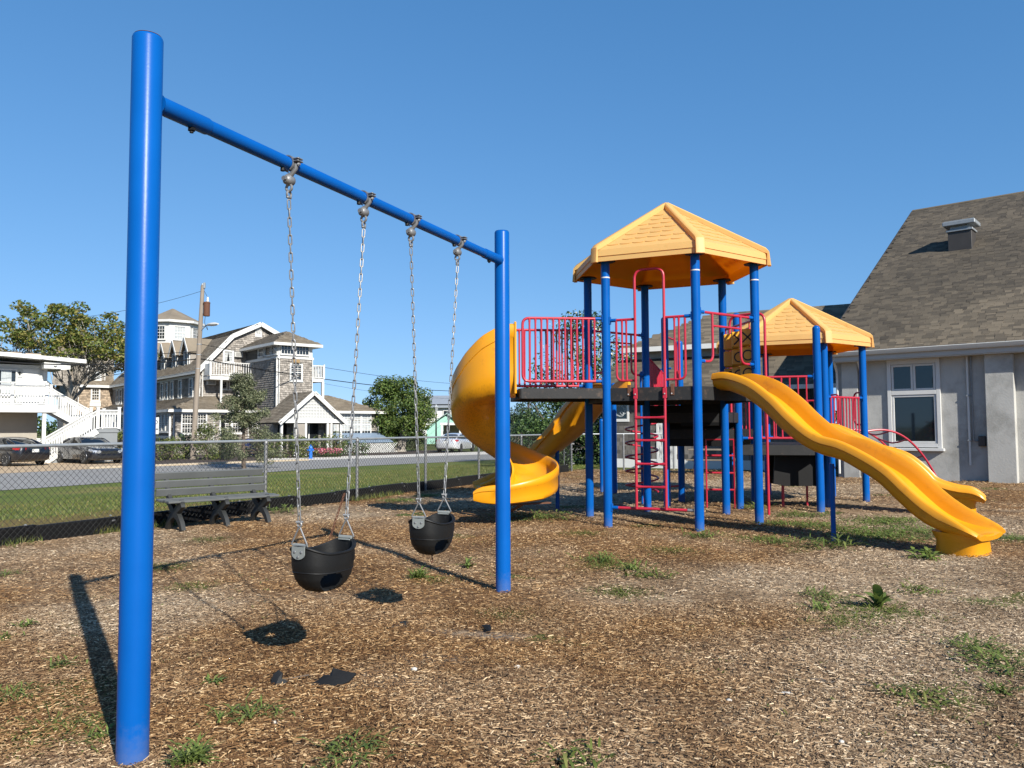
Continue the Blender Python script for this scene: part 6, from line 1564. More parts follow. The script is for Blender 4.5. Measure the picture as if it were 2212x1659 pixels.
mb = MB(); mbox(mb, -18, -.4, .08, .2, GZ, .85); mb.build('wall_base', WHITE, motel, smooth=False)
mb = MB(); mbox(mb, -18, .25, -1.6, .15, FZ-.42, FZ); mb.build('balcony_slab', WHITE, motel, smooth=False)
mb = MB(); mbox(mb, -.42, -.24, -1.5, -1.3, GZ, FZ-.42); mb.build('column', WHITE, motel, smooth=False)
mb = MB(); mbox(mb, -18, -17.8, -1.5, -1.3, GZ, FZ-.42); mb.build('column', WHITE, motel, smooth=False)
# roof slab sloping a little
mb = MB(); R0, R1 = mp_(-18, -1.25, 6.35), mp_(1.75, -1.25, 5.36); Rb0, Rb1 = mp_(-18, 8.5, 6.35), mp_(1.75, 8.5, 5.36)
mb.prism([R0, R1, Rb1, Rb0], V(0, 0, .10)); ro = mb.build('roof', WHITE, motel, smooth=False)
mb = MB(); mb.bar(R0+V(0, 0, .07)-IB*.03, R1+V(0, 0, .07)-IB*.03, .05, .22); mb.build('fascia', WHITE, ro, smooth=False)
mb = MB(); mb.bar(R1+V(0, 0, .07), Rb1+V(0, 0, .07), .05, .2); mb.build('fascia', WHITE, ro, smooth=False)
for s_ in (-1.85, -.9): mb = MB(); mb.box(mp_(s_, -.9, 5.66-.05*s_), (.75, .5, .12), RI); mb.build('roof_board', M('bleached_board', (.55, .45, .36), .8), ro, smooth=False)
mb = MB(); mbox(mb, -.35, .5, -1.1, 0, 4.95, 5.3); mb.build('roof_beam', WHITE, ro, smooth=False); mb = MB(); mb.prism([mp_(.5, -1.0, 4.9), mp_(1.0, -1.0, 4.95), mp_(1.0, -1.0, 5.3), mp_(.3, -1.0, 5.3)], IB*.3); mb.build('roof_beam', WHITE, ro, smooth=False)
mb = MB(); mb.lathe([(.0, -.06), (.08, -.02), (.08, .06), (0, .1)], mp_(.2, -1.15, 5.12), 10); mb.build('wall_lamp', WHITE, motel)
# door, window, side wall trim
mb = MB(); mbox(mb, -1.25, -.40, -.06, 0, FZ, FZ+2.08); df = mb.build('door_frame', WHITE, motel, smooth=False)
mb = MB(); mbox(mb, -1.17, -.48, -.075, -.04, FZ+.02, FZ+2.0); dr = mb.build('door', M('white_door', (.74, .73, .70), .45, var=.03), df, smooth=False); mb = MB(); mb.lathe([(.02, 0), (.02, .03), (0, .03)], mp_(-.82, -.075, FZ+1.35), 8, R=np.stack([IA, V(0, 0, 1), -IB], 1)); mb.build('peephole', BLACKP, dr)
mb = MB(); mbox(mb, -.20, -.0, -.04, .0, FZ, CZ); mb.build('corner_board', WHITE, motel, smooth=False)
window(mp_(-2.6, -.01, FZ+.55), IA, 2.2, 1.5, 2, 2, .08, parent=motel, glass=0)
for s_ in (-2.25, -2.9):
    mb = MB(); n_ = 14; 
    mb.sweep([[mp_(s_+.5*i/n_-.02, -.052-.010*(i % 2), FZ+.66), mp_(s_+.5*i/n_-.02, -.052-.010*(i % 2), FZ+1.95), mp_(s_+.5*i/n_-.02, -.046-.010*(i % 2), FZ+1.95), mp_(s_+.5*i/n_-.02, -.046-.010*(i % 2), FZ+.66)] for i in range(n_+1)]); mb.build('curtain', CURT, motel, smooth=False)
mb = MB(); mbox(mb, -1.42, -1.34, -.09, -.02, FZ+1.75, FZ+1.9); mb.build('wall_lamp', BLACKP, motel)
for s_ in (-5.5, -7.8): window(mp_(s_, -.01, FZ+.55), IA, 1.8, 1.5, 2, 2, .08, parent=motel, glass=0)
# railings with a lattice band at the top
BALM = MB().box((0, 0, .45), (.055, .045, .80)).mesh('baluster', WHITE, smooth=False)
def rail_run(a, b, n_, name='railing'):
    """a,b: floor points; handrail 1.05 above"""
    a = np.array(a, float); b = np.array(b, float); up = V(0, 0, 1); mb = MB()
    for h_, w_ in ((1.05, .11), (.84, .05), (.06, .06)): mb.bar(a+up*h_, b+up*h_, w_, .06 if h_ > 1 else .05)
    rr = mb.build(name, WHITE, motel, smooth=False)
    d = b-a; hd = math.atan2(d[1], d[0])
    for i in range(n_): place('baluster', BALM, rr, tuple(a+d*(i+.5)/n_), hd)
    sq = MB()
    for i in range(n_*2): sq.box(a+d*(i+.5)/(n_*2)+up*.945, (.035, .035, .18), hd)
    stuff(sq.build('railing_band', WHITE, rr, smooth=False)); return rr
def newel(p, h_=1.2, b=0.):
    mb = MB(); mb.box(np.array(p)+V(0, 0, (h_+b)/2), (.15, .15, h_-b), RI); mb.box(np.array(p)+V(0, 0, h_+.02), (.20, .20, .05), RI); return mb.build('newel_post', WHITE, motel, smooth=False)
bal0 = mp_(-7, -1.5, FZ); bal1 = mp_(-.25, -1.5, FZ)
rail_run(bal0, mp_(-1.9, -1.5, FZ), 34); rail_run(mp_(-1.9, -1.5, FZ), bal1, 12)
for s_ in (-1.9, -.25, -4.4): newel(mp_(s_, -1.5, FZ))
# upper flight: from the balcony end going right and away from the wall line, down to the landing
LZ = 1.50
u0, u1 = mp_(-.25, -1.5, FZ), mp_(2.05, -1.5, LZ); v0, v1 = mp_(-.25, .1, FZ), mp_(2.05, .1, LZ)
ui = mp_(.3, .1, FZ)
rail_run(u0, u1, 18); rail_run(mp_(.25, .25, FZ), mp_(2.2, .25, LZ), 18); rail_run(mp_(-.2, .25, FZ), mp_(.25, .25, FZ), 4); newel(mp_(.25, .25, FZ)); newel(mp_(2.2, .25, LZ))
def flight(a, b, wdir, wid, n_, name='stair_flight'):
    a = np.array(a); b = np.array(b); mb = MB()
    for i in range(n_):
        p = a+(b-a)*(i+.5)/n_; mb.prism([p-(b-a)/n_/2*V(1, 1, 0)+V(0, 0, -.0), p+(b-a)/n_/2*V(1, 1, 0), p+(b-a)/n_/2*V(1, 1, 0)+wdir*wid, p-(b-a)/n_/2*V(1, 1, 0)+wdir*wid], V(0, 0, -.05))
    mb.build(name, MW2, motel, smooth=False); mb = MB(); mb.bar(a-V(0, 0, .12), b-V(0, 0, .12), .05, .30); mb.bar(a-V(0, 0, .12)+wdir*wid, b-V(0, 0, .12)+wdir*wid, .05, .30); mb.build('stringer', WHITE, motel, smooth=False)
flight(u0, u1, IB, 1.6, 8)
mb = MB(); mb.prism([mp_(2.0, -3.3, LZ-.2), mp_(3.1, -3.3, LZ-.2), mp_(3.1, .3, LZ-.2), mp_(2.0, .3, LZ-.2)], V(0, 0, .2)); mb.build('landing', MW2, motel, smooth=False)
rail_run(mp_(2.0, -3.3, LZ), mp_(3.1, -3.3, LZ), 8); rail_run(mp_(3.1, -3.3, LZ), mp_(3.1, .3, LZ), 14)
for s_, t_ in ((2.0, -3.3), (3.1, -3.3), (3.1, .3), (2.0, -1.6)): newel(mp_(s_, t_, LZ))
# lower flight comes back towards the left in front
l0, l1 = mp_(2.0, -3.3, LZ), mp_(-.65, -3.3, GZ+.1); m0, m1 = mp_(2.0, -1.75, LZ), mp_(-.65, -1.75, GZ+.1)
rail_run(l0, l1, 22); rail_run(m0, m1, 22); newel(l1); newel(m1); flight(l0, l1, IB, 1.55, 10)
mb = MB(); mb.prism([mp_(-.55, -3.25, GZ), mp_(3.05, -3.25, GZ), mp_(3.05, -3.25, LZ-.2), mp_(2.0, -3.25, LZ-.2), mp_(-.55, -3.25, GZ+.12)], IB*.12); mb.build('stair_wall', MW2, motel, smooth=False)
mb = MB(); mb.prism([mp_(2.95, -3.1, GZ), mp_(2.95, .3, GZ), mp_(2.95, .3, LZ-.2), mp_(2.95, -3.1, LZ-.2)], IA*.12); mb.build('stair_wall', MW2, motel, smooth=False)
mb = MB(); mb.tube(arc(l1+V(0, 0, .75)-IA*.25, .22, PI/2, 1.5*PI, 9, IA, (0, 0, 1)), .025, 8); mb.tube(arc(m1+V(0, 0, .75)-IA*.25, .22, PI/2, 1.5*PI, 9, IA, (0, 0, 1)), .025, 8); mb.build('handrail_end', WHITE, motel)
# ================================================================== TREES AND SHRUBS
BARK = M('grey_bark', (.33, .30, .26), .9, var=.3, vs=6, bump=.6, bs=22, bstretch=(1, 1, .25))
BARKD = M('brown_bark', (.11, .085, .065), .95, var=.35, vs=6, bump=.7, bs=22, bstretch=(1, 1, .25))
LF_UMB = leafmat('broad_tree_leaf', (.075, .115, .025), (.15, .18, .04), (.30, .24, .07), .4)
LF_UMB2 = leafmat('yellow_green_leaf', (.10, .14, .025), (.19, .21, .04), (.33, .28, .08), .4)
LF_CED = leafmat('dark_cedar_foliage', (.03, .06, .015), (.07, .115, .022), (.14, .17, .04), .25)
LF_SCR = leafmat('grey_green_juniper', (.06, .075, .04), (.13, .15, .08), (.25, .25, .15), .25)
LF_HED = leafmat('dark_hedge_leaf', (.016, .036, .012), (.04, .078, .02), (.09, .14, .04), .2)
LF_BSH = leafmat('shrub_leaf', (.045, .07, .018), (.10, .135, .03), (.21, .21, .07), .3)
LF_CON = leafmat('blue_green_conifer', (.012, .03, .016), (.03, .06, .03), (.07, .10, .05), .15)
FLW = leafmat('cream_blossom', (.45, .38, .24), (.60, .52, .36), (.72, .66, .5), .2)
PINK = leafmat('pink_blossom', (.35, .03, .08), (.55, .12, .2), (.75, .45, .5), .2)
def leaf_arrays(ctr, size, up=.35, aspect=.55, var=.5, normal=None):
    n = len(ctr); a = RNG.normal(0, 1, (n, 3)); a /= np.linalg.norm(a, axis=1)[:, None]
    nr = RNG.normal(0, 1, (n, 3)); nr[:, 2] += up*2
    if normal is not None: nr += normal*1.2
    nr /= np.linalg.norm(nr, axis=1)[:, None]
    x = np.cross(a, nr); x /= np.maximum(np.linalg.norm(x, axis=1), 1e-6)[:, None]; y = np.cross(nr, x)
    s = size*(1-var/2+var*RNG.random((n, 1)))
    v0 = ctr-x*s*.5; v2 = ctr+x*s*.5; v1 = ctr+y*s*.5*aspect+nr*s*.10-x*s*.05; v3 = ctr-y*s*.5*aspect+nr*s*.10-x*s*.05
    vv = np.stack([v0, v1, v2, v3], 1).reshape(-1, 3); o = (np.arange(n)*4)[:, None]
    return vv, np.concatenate([o+np.array([0, 1, 2]), o+np.array([0, 2, 3])], 1).reshape(-1, 3)
def blob_points(centres, radii, per, flat=1.):
    out = []; nrm = []
    for c, r_ in zip(centres, radii):
        k = max(4, int(per*r_*r_)); d = RNG.normal(0, 1, (k, 3)); d /= np.linalg.norm(d, axis=1)[:, None]
        rr = r_*(.45+.6*RNG.random((k, 1))**.6); q = d*rr; q[:, 2] *= flat; out.append(np.array(c)+q); nrm.append(d)
    return np.concatenate(out), np.concatenate(nrm)
def foliage(name, pts, size, mat, parent, nrm=None, **k):
    vv, f = leaf_arrays(pts, size, normal=nrm, **k); return link(name, npmesh(name, vv, f, mat), parent)
def limb(mb, a, b, r0, r1, sag=0., n=7, wob=.06, seg=8):
    a = np.array(a, float); b = np.array(b, float); L_ = np.linalg.norm(b-a); pts = []
    w1, w2 = RNG.normal(0, wob*L_, 3), RNG.normal(0, wob*L_, 3)
    for t in np.linspace(0, 1, n): pts.append(a+(b-a)*t+V(0, 0, sag*4*t*(1-t))+w1*math.sin(PI*t)*.6+w2*math.sin(2*PI*t)*.35)
    mb.tube(pts, r0, seg, radii=[r0+(r1-r0)*t for t in np.linspace(0, 1, n)]); return pts
def umbrella_tree(base, H, crown_c, rx, ry, rz, label, mat, ncl, per, leaf, forks, cat='tree'):
    t = thing('spreading_tree', label, cat, tuple(base)); base = np.array(base, float); mb = MB(); tips = []
    fork = base+V(.2, 0, H*.38); limb(mb, base-V(0, 0, .3), fork, .34, .22, n=6, seg=12)
    mains = []
    for k in range(forks):
        a = 2*PI*k/forks+.5; m_ = np.array(crown_c)+V(rx*.52*math.cos(a), ry*.52*math.sin(a), -rz*.25+.5*math.sin(k*2.1)); pts = limb(mb, fork, m_, .14, .06, sag=.25, seg=9); mains.append(pts)
    cs = []; rs = []
    for k in range(ncl):
        u = RNG.random()**.5; a = RNG.random()*2*PI; x, y = u*math.cos(a), u*math.sin(a); top = math.sqrt(max(0, 1-u*u*.92)); z = (top*RNG.uniform(.15, 1.0)-(.2 if u > .6 else .0))
        c = np.array(crown_c)+V(x*rx, y*ry, z*rz); cs.append(c); rs.append(RNG.uniform(.5, .95))
        m_ = min(mains, key=lambda p: np.linalg.norm(p[-2]-c)); limb(mb, m_[RNG.integers(3, 7)], c-V(0, 0, .15), .04, .012, sag=.1, n=5, seg=5)
    mb.build('trunk', BARK, t); pts, nr = blob_points(cs, rs, per, .55); foliage('crown', pts, leaf, mat, t, nrm=None, up=.6); return t
umbrella_tree((-34.6, 62, GZ), 9.5, (-35.4, 62, 7.2), 6.9, 4.5, 4.4, 'big umbrella shaped tree with bare limbs rising behind the motel roof', LF_UMB, 165, 150, .30, 7)
umbrella_tree((-38.5, 56, GZ), 7.5, (-39, 56, 5.4), 4.2, 3.5, 3.3, 'smaller yellow green tree at the left edge behind the motel', LF_UMB2, 52, 135, .30, 5)
# low limb in front of the inn, part of the shade tree next to the stair
def round_tree(base, H, label, mat, blobs, per, leaf, tr=.35, bark=BARKD, name='cedar_tree', trunk_lean=(0, 0), trunk_h=.45, limbs=True, cat='tree'):
    t = thing(name, label, cat, tuple(base)); base = np.array(base, float); mb = MB()
    tp_ = base+V(trunk_lean[0], trunk_lean[1], H*trunk_h); limb(mb, base-V(0, 0, .2), tp_, tr, tr*.55, n=7, wob=.03, seg=12); mb.tube([base-V(0, 0, .2), base+V(0, 0, .1), base+V(0, 0, .5)], tr, 12, radii=[tr*1.7, tr*1.35, tr*1.02])
    cs = [base+V(*b_[:3]) for b_ in blobs]; rs = [b_[3] for b_ in blobs]
    for c in (cs[::2] if limbs else []): limb(mb, tp_-V(0, 0, .2), c, tr*.3, .03, n=5, seg=5)
    mb.build('trunk', bark, t); pts, nr = blob_points(cs, rs, per, .8); foliage('crown', pts, leaf, mat, t, nrm=nr); return t
# dense wind-shaped cedar in the middle distance
bl = []
for k in range(150):
    z = RNG.uniform(.9, 5.5); prof = np.interp(z, (.9, 1.8, 3.0, 4.2, 5.0, 5.6), (1.9, 2.4, 2.75, 2.5, 1.8, .8)); a = RNG.random()*2*PI; u = RNG.random()**.33
    if z < 2.1 and abs(math.cos(a)) < .25 and math.sin(a) < 0: continue
    bl.append((prof*u*math.cos(a)-.12*(z-3), prof*u*math.sin(a)*.9, z, RNG.uniform(.42, .75)))
g_ = gnd(862, 976, GZ)
round_tree((g_[0], g_[1], GZ), 6.2, 'dense dark green round cedar with a leaning grey trunk by the white gravel', LF_CED, bl, 420, .19, .42, BARK, trunk_lean=(.5, 0), trunk_h=.42, limbs=False)
# scraggly juniper on the grass strip behind the bench
g_ = gnd(527, 1010, -.3); jb = V(g_[0], g_[1], -.3)
jt = thing('juniper_tree', 'scraggly grey green juniper behind the bench on the grass strip', 'tree', tuple(jb)); mb = MB()
jl = limb(mb, jb-V(0, 0, .2), jb+V(-.05, 0, 4.15), .10, .02, n=12, wob=.012, seg=10); cs = []; rs = []
for k in range(64):
    z = .35+3.7*(k/64)**.9; L_ = (1.65*(1-(z/4.3))**.75+.22)*RNG.uniform(.55, 1.12)
    if 1.75 < z < 2.15: L_ *= .6
    a = k*2.4+RNG.normal(0, .3); p = jb+V(-.012*z, 0, z); e = p+V(L_*math.cos(a), L_*math.sin(a), .10+.25*RNG.random()-.12*L_)
    q = limb(mb, p, e, .022, .006, n=5, wob=.05, seg=5)
    for t_ in (.55, .8, 1.0): cs.append(p+(e-p)*t_+RNG.normal(0, .06, 3)); rs.append(RNG.uniform(.15, .30))
mb.build('trunk', BARKD, jt); pts, nr = blob_points(cs, rs, 2000, .8); foliage('crown', pts, .085, LF_SCR, jt, nrm=nr, up=.5)
# trees behind the play structure, beyond the fence corner
def blobs(n, rx, ry, z0, z1, r0, r1, taper=0.):
    out = []
    for k in range(n):
        z = RNG.uniform(z0, z1); f = (z-z0)/(z1-z0); w_ = (1-taper*f) if taper else math.sqrt(max(.05, 1-(2*f-1)**2))*.9+.1; a = RNG.random()*2*PI; u = RNG.random()**.5; out.append((rx*w_*u*math.cos(a), ry*w_*u*math.sin(a), z, RNG.uniform(r0, r1)))
    return out
def at(x, y, Y, z=0.):
    p = atY(x, y, Y); return V(p[0], p[1], z)
p = at(1265, 850, 36); ct = round_tree(tuple(p), 6., 'tall flowering crape myrtle with cream blossom behind the red deck railing', LF_HED, blobs(46, 2.2, 1.8, 1.6, 6.3, .45, .8), 210, .17, .16, BARK, name='flowering_tree')
fp_, fn_ = blob_points([p+V(*b_[:3]) for b_ in blobs(40, 2.2, 1.8, 2.6, 6.5, .25, .42)], [.36]*40, 160, 1.); fl = foliage('blossom', fp_, .10, FLW, ct)
p = at(1350, 850, 40); ct = round_tree(tuple(p), 5., 'second flowering crape myrtle beside the shingled wing', LF_HED, blobs(30, 1.7, 1.5, 1.2, 5.0, .45, .8), 210, .17, .14, BARK, name='flowering_tree')
fp_, fn_ = blob_points([p+V(*b_[:3]) for b_ in blobs(26, 1.7, 1.5, 2.2, 5.2, .25, .42)], [.36]*26, 150, 1.); foliage('blossom', fp_, .10, FLW, ct)
p = at(1140, 870, 58, GZ); round_tree(tuple(p), 5., 'feathery dark conifer beyond the fence corner', LF_CON, blobs(44, 1.8, 1.5, .4, 4.6, .3, .6, .85), 420, .15, .14, BARKD, name='conifer_tree')
p = at(1112, 870, 66, GZ); round_tree(tuple(p), 4., 'small shaded conifer at the edge of the spiral slide', LF_CON, blobs(26, 1.5, 1.4, .3, 3.2, .4, .7, .7), 330, .16, .12, BARKD, name='conifer_tree')
p = at(1205, 900, 33); round_tree(tuple(p), 3., 'large clipped dark hedge bush by the fence gate', LF_HED, blobs(54, 1.75, 1.5, .2, 2.7, .45, .7), 420, .13, .1, BARKD, name='hedge_bush', cat='bush', trunk_h=.3)
p = at(1270, 930, 31); round_tree(tuple(p), 2.6, 'rough dark shrub between the hedge bush and the shingled wing', LF_HED, blobs(44, 1.7, 1.2, .05, 2.4, .4, .65), 420, .12, .08, BARKD, name='hedge_bush', cat='bush', trunk_h=.3)
p = at(1310, 960, 33); round_tree(tuple(p), 1.8, 'low leafy shrub at the corner of the shingled wing', LF_BSH, blobs(22, 1.2, .8, .05, 1.2, .3, .5), 420, .10, .05, BARKD, name='hedge_bush', cat='bush', trunk_h=.3)
# shrubs along the inn
def shrub(px, Y, w_, h_, label, mat=LF_BSH, group=None, name='garden_shrub', n=20, leaf=.13, py=960):
    p = at(px, py, Y, GZ); t = round_tree(tuple(p), h_, label, mat, blobs(n, w_, w_*.8, .05, h_, .28, .45), 330, leaf, .05, BARKD, name=name, cat='bush', trunk_h=.35)
    if group: t['group'] = group
    return t
gr = 'shrubs planted in front of the inn'
shrub(338, 46, 1.1, 1.3, 'green shrub just right of the left blue swing post', group=gr); shrub(372, 48, 1.2, 1.1, 'low shrub under the glazed porch of the inn', group=gr)
shrub(448, 47, .9, 2.0, 'upright shrub beside the wooden utility pole', group=gr, n=26); shrub(400, 50, .8, 1.4, 'dark upright shrub left of the utility pole', LF_HED, gr)
shrub(475, 49, 1.2, 1.1, 'broad shrub between the utility pole and the juniper', group=gr); shrub(560, 51, 1.4, 1.2, 'pale shrub behind the juniper', LF_SCR, gr, n=26)
shrub(628, 49.5, 1.5, 1.35, 'rounded green shrub left of the inn entrance', group=gr, n=26); shrub(655, 50, 1.0, 1.2, 'small round shrub at the foot of the entrance posts', group=gr)
shrub(716, 51.5, 1.5, 1.35, 'wide green shrub right of the inn entrance', group=gr, n=28); shrub(762, 54, 1.2, .9, 'dark low shrub in front of the lattice porch', LF_HED, gr)
shrub(812, 63, 2.0, 2.4, 'tall dark shrub between the inn and the round cedar', LF_CED, gr, n=34, leaf=.17); shrub(900, 66, 1.6, 1.0, 'low yellowing shrub right of the cedar trunk', group=gr)
shrub(235, 49, 2.0, 1.7, 'hedge behind the grey sedan below the inn porch', group=gr, n=34); shrub(200, 50, 1.3, 1.5, 'hedge end beside the motel stair', group=gr, n=24); shrub(268, 48, 1.4, 1.5, 'hedge end hidden behind the left swing post', group=gr, n=24)
for px, lab in ((690, 'bed of pink flowers behind the blue hydrant'), (712, 'second clump of pink flowers right of the blue hydrant')):
    p = at(px, 968, 50.5, GZ); t = thing('flower_bed', lab, 'flowers', tuple(p)); pts, nr = blob_points([p+V(x, RNG.normal(0, .2), .30) for x in np.linspace(-.6, .6, 6)], [.30]*6, 900, .7)
    foliage('leaves', pts, .09, LF_HED, t); pts, nr = blob_points([p+V(x, RNG.normal(0, .2), .42) for x in np.linspace(-.6, .6, 6)], [.27]*6, 900, .7); foliage('blossom', pts, .085, PINK, t)
# far tree line that closes the view under the horizon
pts, nr = blob_points([V(x, 150+20*math.sin(x*.13), 1.5+1.2*math.sin(x*.31)) for x in np.arange(-140, 160, 2.2)], [2.3]*137, 60, .9)
stuff(tag(foliage('distant_treeline', pts, .8, LF_HED, None, nrm=nr), 'low distant line of trees beyond the houses', 'trees'))
# ================================================================== STREET THINGS
POLEM = M('weathered_pole_wood', (.27, .225, .18), .9, var=.25, vs=5, bump=.5, bs=30, stretch=(1, 1, .12), bstretch=(1, 1, .12))
g_ = gnd(416, 993, GZ); pb_ = V(g_[0], g_[1], GZ); ptop = atY(438, 617, g_[1]); ptop = V(*ptop)
up_ = thing('utility_pole', 'weathered wooden utility pole with rusty transformer and street lamp', 'utility pole', tuple(pb_))
mb = MB(); mb.tube([pb_-V(0, 0, .3), pb_+(ptop-pb_)*.5, ptop], .2, 14, radii=[.17, .145, .11]); mb.build('pole', POLEM, up_)
def pl_(t): return pb_+(ptop-pb_)*t
mb = MB(); q = pl_(.862)+V(.34, -.05, 0); mb.lathe([(.0, -.42), (.18, -.42), (.19, -.38), (.19, .34), (.205, .36), (.205, .40), (.17, .44), (0, .46)], q, 18); tr_ = mb.build('transformer', RUST, up_)
mb = MB(); mb.lathe([(.06, 0), (.08, .05), (.06, .10), (.08, .15), (.055, .2), (.05, .30)], q+V(.05, 0, .44), 10); mb.build('bushing', WHITE, tr_)
mb = MB(); mb.bar(pl_(.86), q, .08, .5); mb.build('bracket', GALVD, tr_)
la = pl_(.73); le = la+V(.62, -.36, .42)
mb = MB(); mb.tube(smooth_path([la, la+V(.2, -.11, .19), la+V(.42, -.24, .35), le], 14), .035, 8); mb.build('lamp_arm', GALVD, up_)
mb = MB(); dl = V(.86, -.5, 0); dl /= np.linalg.norm(dl); sd_ = V(dl[1], -dl[0], 0); mb.sweep([[le+dl*x+sd_*(w_*math.cos(t))+V(0, 0, h_*math.sin(t)-.02) for t in np.linspace(0, 2*PI, 13)[:-1]] for x, w_, h_ in ((-.1, .05, .05), (.05, .10, .08), (.35, .17, .11), (.65, .16, .10), (.85, .08, .05))]); mb.build('lamp_head', M('pale_lamp_head', (.55, .56, .55), .45), up_)
mb = MB(); mb.tube(smooth_path([q+V(0, -.2, -.42), q+V(.0, -.25, -.9), q+V(.2, -.3, -1.3), la+V(.5, -.3, .40)], 14), .014, 6); mb.tube([pl_(.97)+V(.1, 0, 0), q+V(.05, 0, .72)], .012, 5); mb.build('lead_wire', BLACKP, up_)
mb = MB(); mb.box(pl_(.995)+V(.12, -.05, .05), (.12, .12, .35), ch=.02); mb.lathe([(.07, 0), (.09, .05), (.06, .12), (0, .14)], ptop, 8); mb.build('insulator', GALVD, up_)
for t_ in (.52, .60, .66):
    mb = MB(); mb.lathe([(.15, -.02), (.15, .02)], pl_(t_), 14); mb.build('pole_band', GALVD, up_)
# overhead lines
def wire_line(a, b, r_, sag, lab, mat=None):
    mb = MB(); a = np.array(a, float); b = np.array(b, float); mb.tube([a+(b-a)*t-V(0, 0, sag*4*t*(1-t)) for t in np.linspace(0, 1, 28)], r_, 5); o = mb.build('power_line', BLACKP, None); tag(o, lab, 'cable', 'overhead lines on the utility pole'); return o
far = V(*atY(1135, 838, 118)); far2 = V(*atY(1135, 815, 118)); far3 = V(*atY(1135, 862, 118))
wire_line(pl_(.575)+V(.15, 0, 0), far, .032, 1.1, 'thick lowest black cable sagging right from the utility pole past the cedar')
wire_line(pl_(.66)+V(.15, 0, 0), V(*atY(1135, 842, 118))+V(0, 0, .9), .016, 1.0, 'thin cable just above the thick one right of the utility pole')
wire_line(pl_(.60), far3+V(0, 0, 1.2), .010, 1.8, 'faint lowest wire right of the inn tower')
lf = [V(*atY(-260, y, 38)) for y in (752, 728, 690)]
wire_line(pl_(.575)-V(.15, 0, 0), lf[0], .034, .55, 'thick black cable running left from the pole in front of the motel roof'); wire_line(pl_(.62)-V(.15, 0, 0), lf[1], .020, .5, 'thinner cable running left from the pole through the big tree')
wire_line(pl_(.97), lf[2], .011, .9, 'thin top wire running left from the pole head')
wire_line(V(*atY(1100, 842, 75)), V(*atY(1420, 925, 48)), .020, .4, 'cable seen under the deck beyond the hedge bush')
fpole = thing('utility_pole', 'distant utility pole just visible above the edge of the spiral slide', 'utility pole', tuple(at(1027, 930, 118, GZ)))
fb = at(1027, 930, 118, GZ); mb = MB(); mb.tube([fb, fb+V(0, 0, 12.1)], .16, 8, radii=[.2, .13]); mb.build('pole', POLEM, fpole); mb = MB(); mb.box(fb+V(0, 0, 11.3), (2.0, .12, .14)); mb.build('crossarm', POLEM, fpole)
# blue hydrant
g_ = gnd(671, 991, GZ); hb_ = V(g_[0], g_[1], GZ+.0); hy = thing('fire_hydrant', 'bright blue fire hydrant on the roadside gravel', 'hydrant', tuple(hb_))
HYD = M('hydrant_blue', (.015, .16, .62), .4, var=.08); mb = MB(); mb.lathe([(.16, 0), (.16, .04), (.11, .05), (.10, .48), (.15, .50), (.15, .55), (.11, .57), (.13, .62), (.12, .72), (.06, .79), (0, .80)], hb_, 16); bd_ = mb.build('body', HYD, hy)
mb = MB(); mb.lathe([(.035, .79), (.035, .86), (0, .87)], hb_, 6); mb.build('operating_nut', HYD, hy)
for d_ in (V(1, 0, 0), V(-1, 0, 0), V(0, -1, 0)):
    x, y, z = frame(d_); mb = MB(); mb.lathe([(.055, .08), (.055, .15), (.07, .15), (.07, .19), (0, .2)], hb_+V(0, 0, .52), 10, R=np.stack([x, y, z], 1)); mb.build('nozzle_cap', HYD, hy)
# bollard lamp, sign behind left post
def bollard(px, Y, h_, lab, py=960):
    p = at(px, py, Y, GZ); t = thing('path_light', lab, 'light post', tuple(p)); mb = MB(); mb.box(p+V(0, 0, h_/2), (.16, .16, h_), ch=.01); mb.build('post', BLACKP, t); mb = MB(); mb.box(p+V(0, 0, h_+.16), (.24, .24, .26), ch=.02); mb.box(p+V(0, 0, h_+.32), (.34, .34, .06), ch=.01); mb.build('lantern', BLACKP, t)
bollard(481, 46.5, 2.3, 'black path light between the utility pole and the juniper')
p = at(332, 940, 34, GZ); sg_ = thing('street_sign', 'small white and black sign on a dark post half hidden by the left swing post', 'sign', tuple(p))
mb = MB(); mb.box(p+V(0, 0, .75), (.16, .10, 1.7)); mb.build('post', BLACKP, sg_); mb = MB(); mb.box(p+V(0, 0, 1.95), (.42, .05, .72), ch=.01); bd2 = mb.build('sign_board', WHITE, sg_); mb = MB(); mb.box(p+V(0, -.0, 2.36), (.34, .12, .08), ch=.02); mb.build('sign_lamp', BLACKP, sg_)
mb = MB()
mb.tube([p+V(.12+.045*math.cos(t), -.028, 2.10+.07*math.sin(t)) for t in np.linspace(0, 2*PI, 14)[:-1]], .012, 5, closed=True)
for k in range(4): mb.box(p+V(.04+.045*k, -.027, 1.80), (.028, .006, .07))
mb.build('printed_number', INK, sg_)
# blue bin by the porch
p = at(538, 952, 52, GZ); bn_ = thing('waste_bin', 'dark blue bin half hidden behind the juniper by the inn porch', 'bin', tuple(p)); mb = MB(); mb.box(p+V(0, 0, .55), (.7, .7, 1.1), ch=.04); mb.build('body', M('navy_plastic', (.01, .02, .12), .5), bn_); mb = MB(); mb.box(p+V(0, 0, 1.13), (.78, .78, .08), ch=.03); mb.build('lid', M('navy_lid', (.012, .03, .16), .4), bn_)
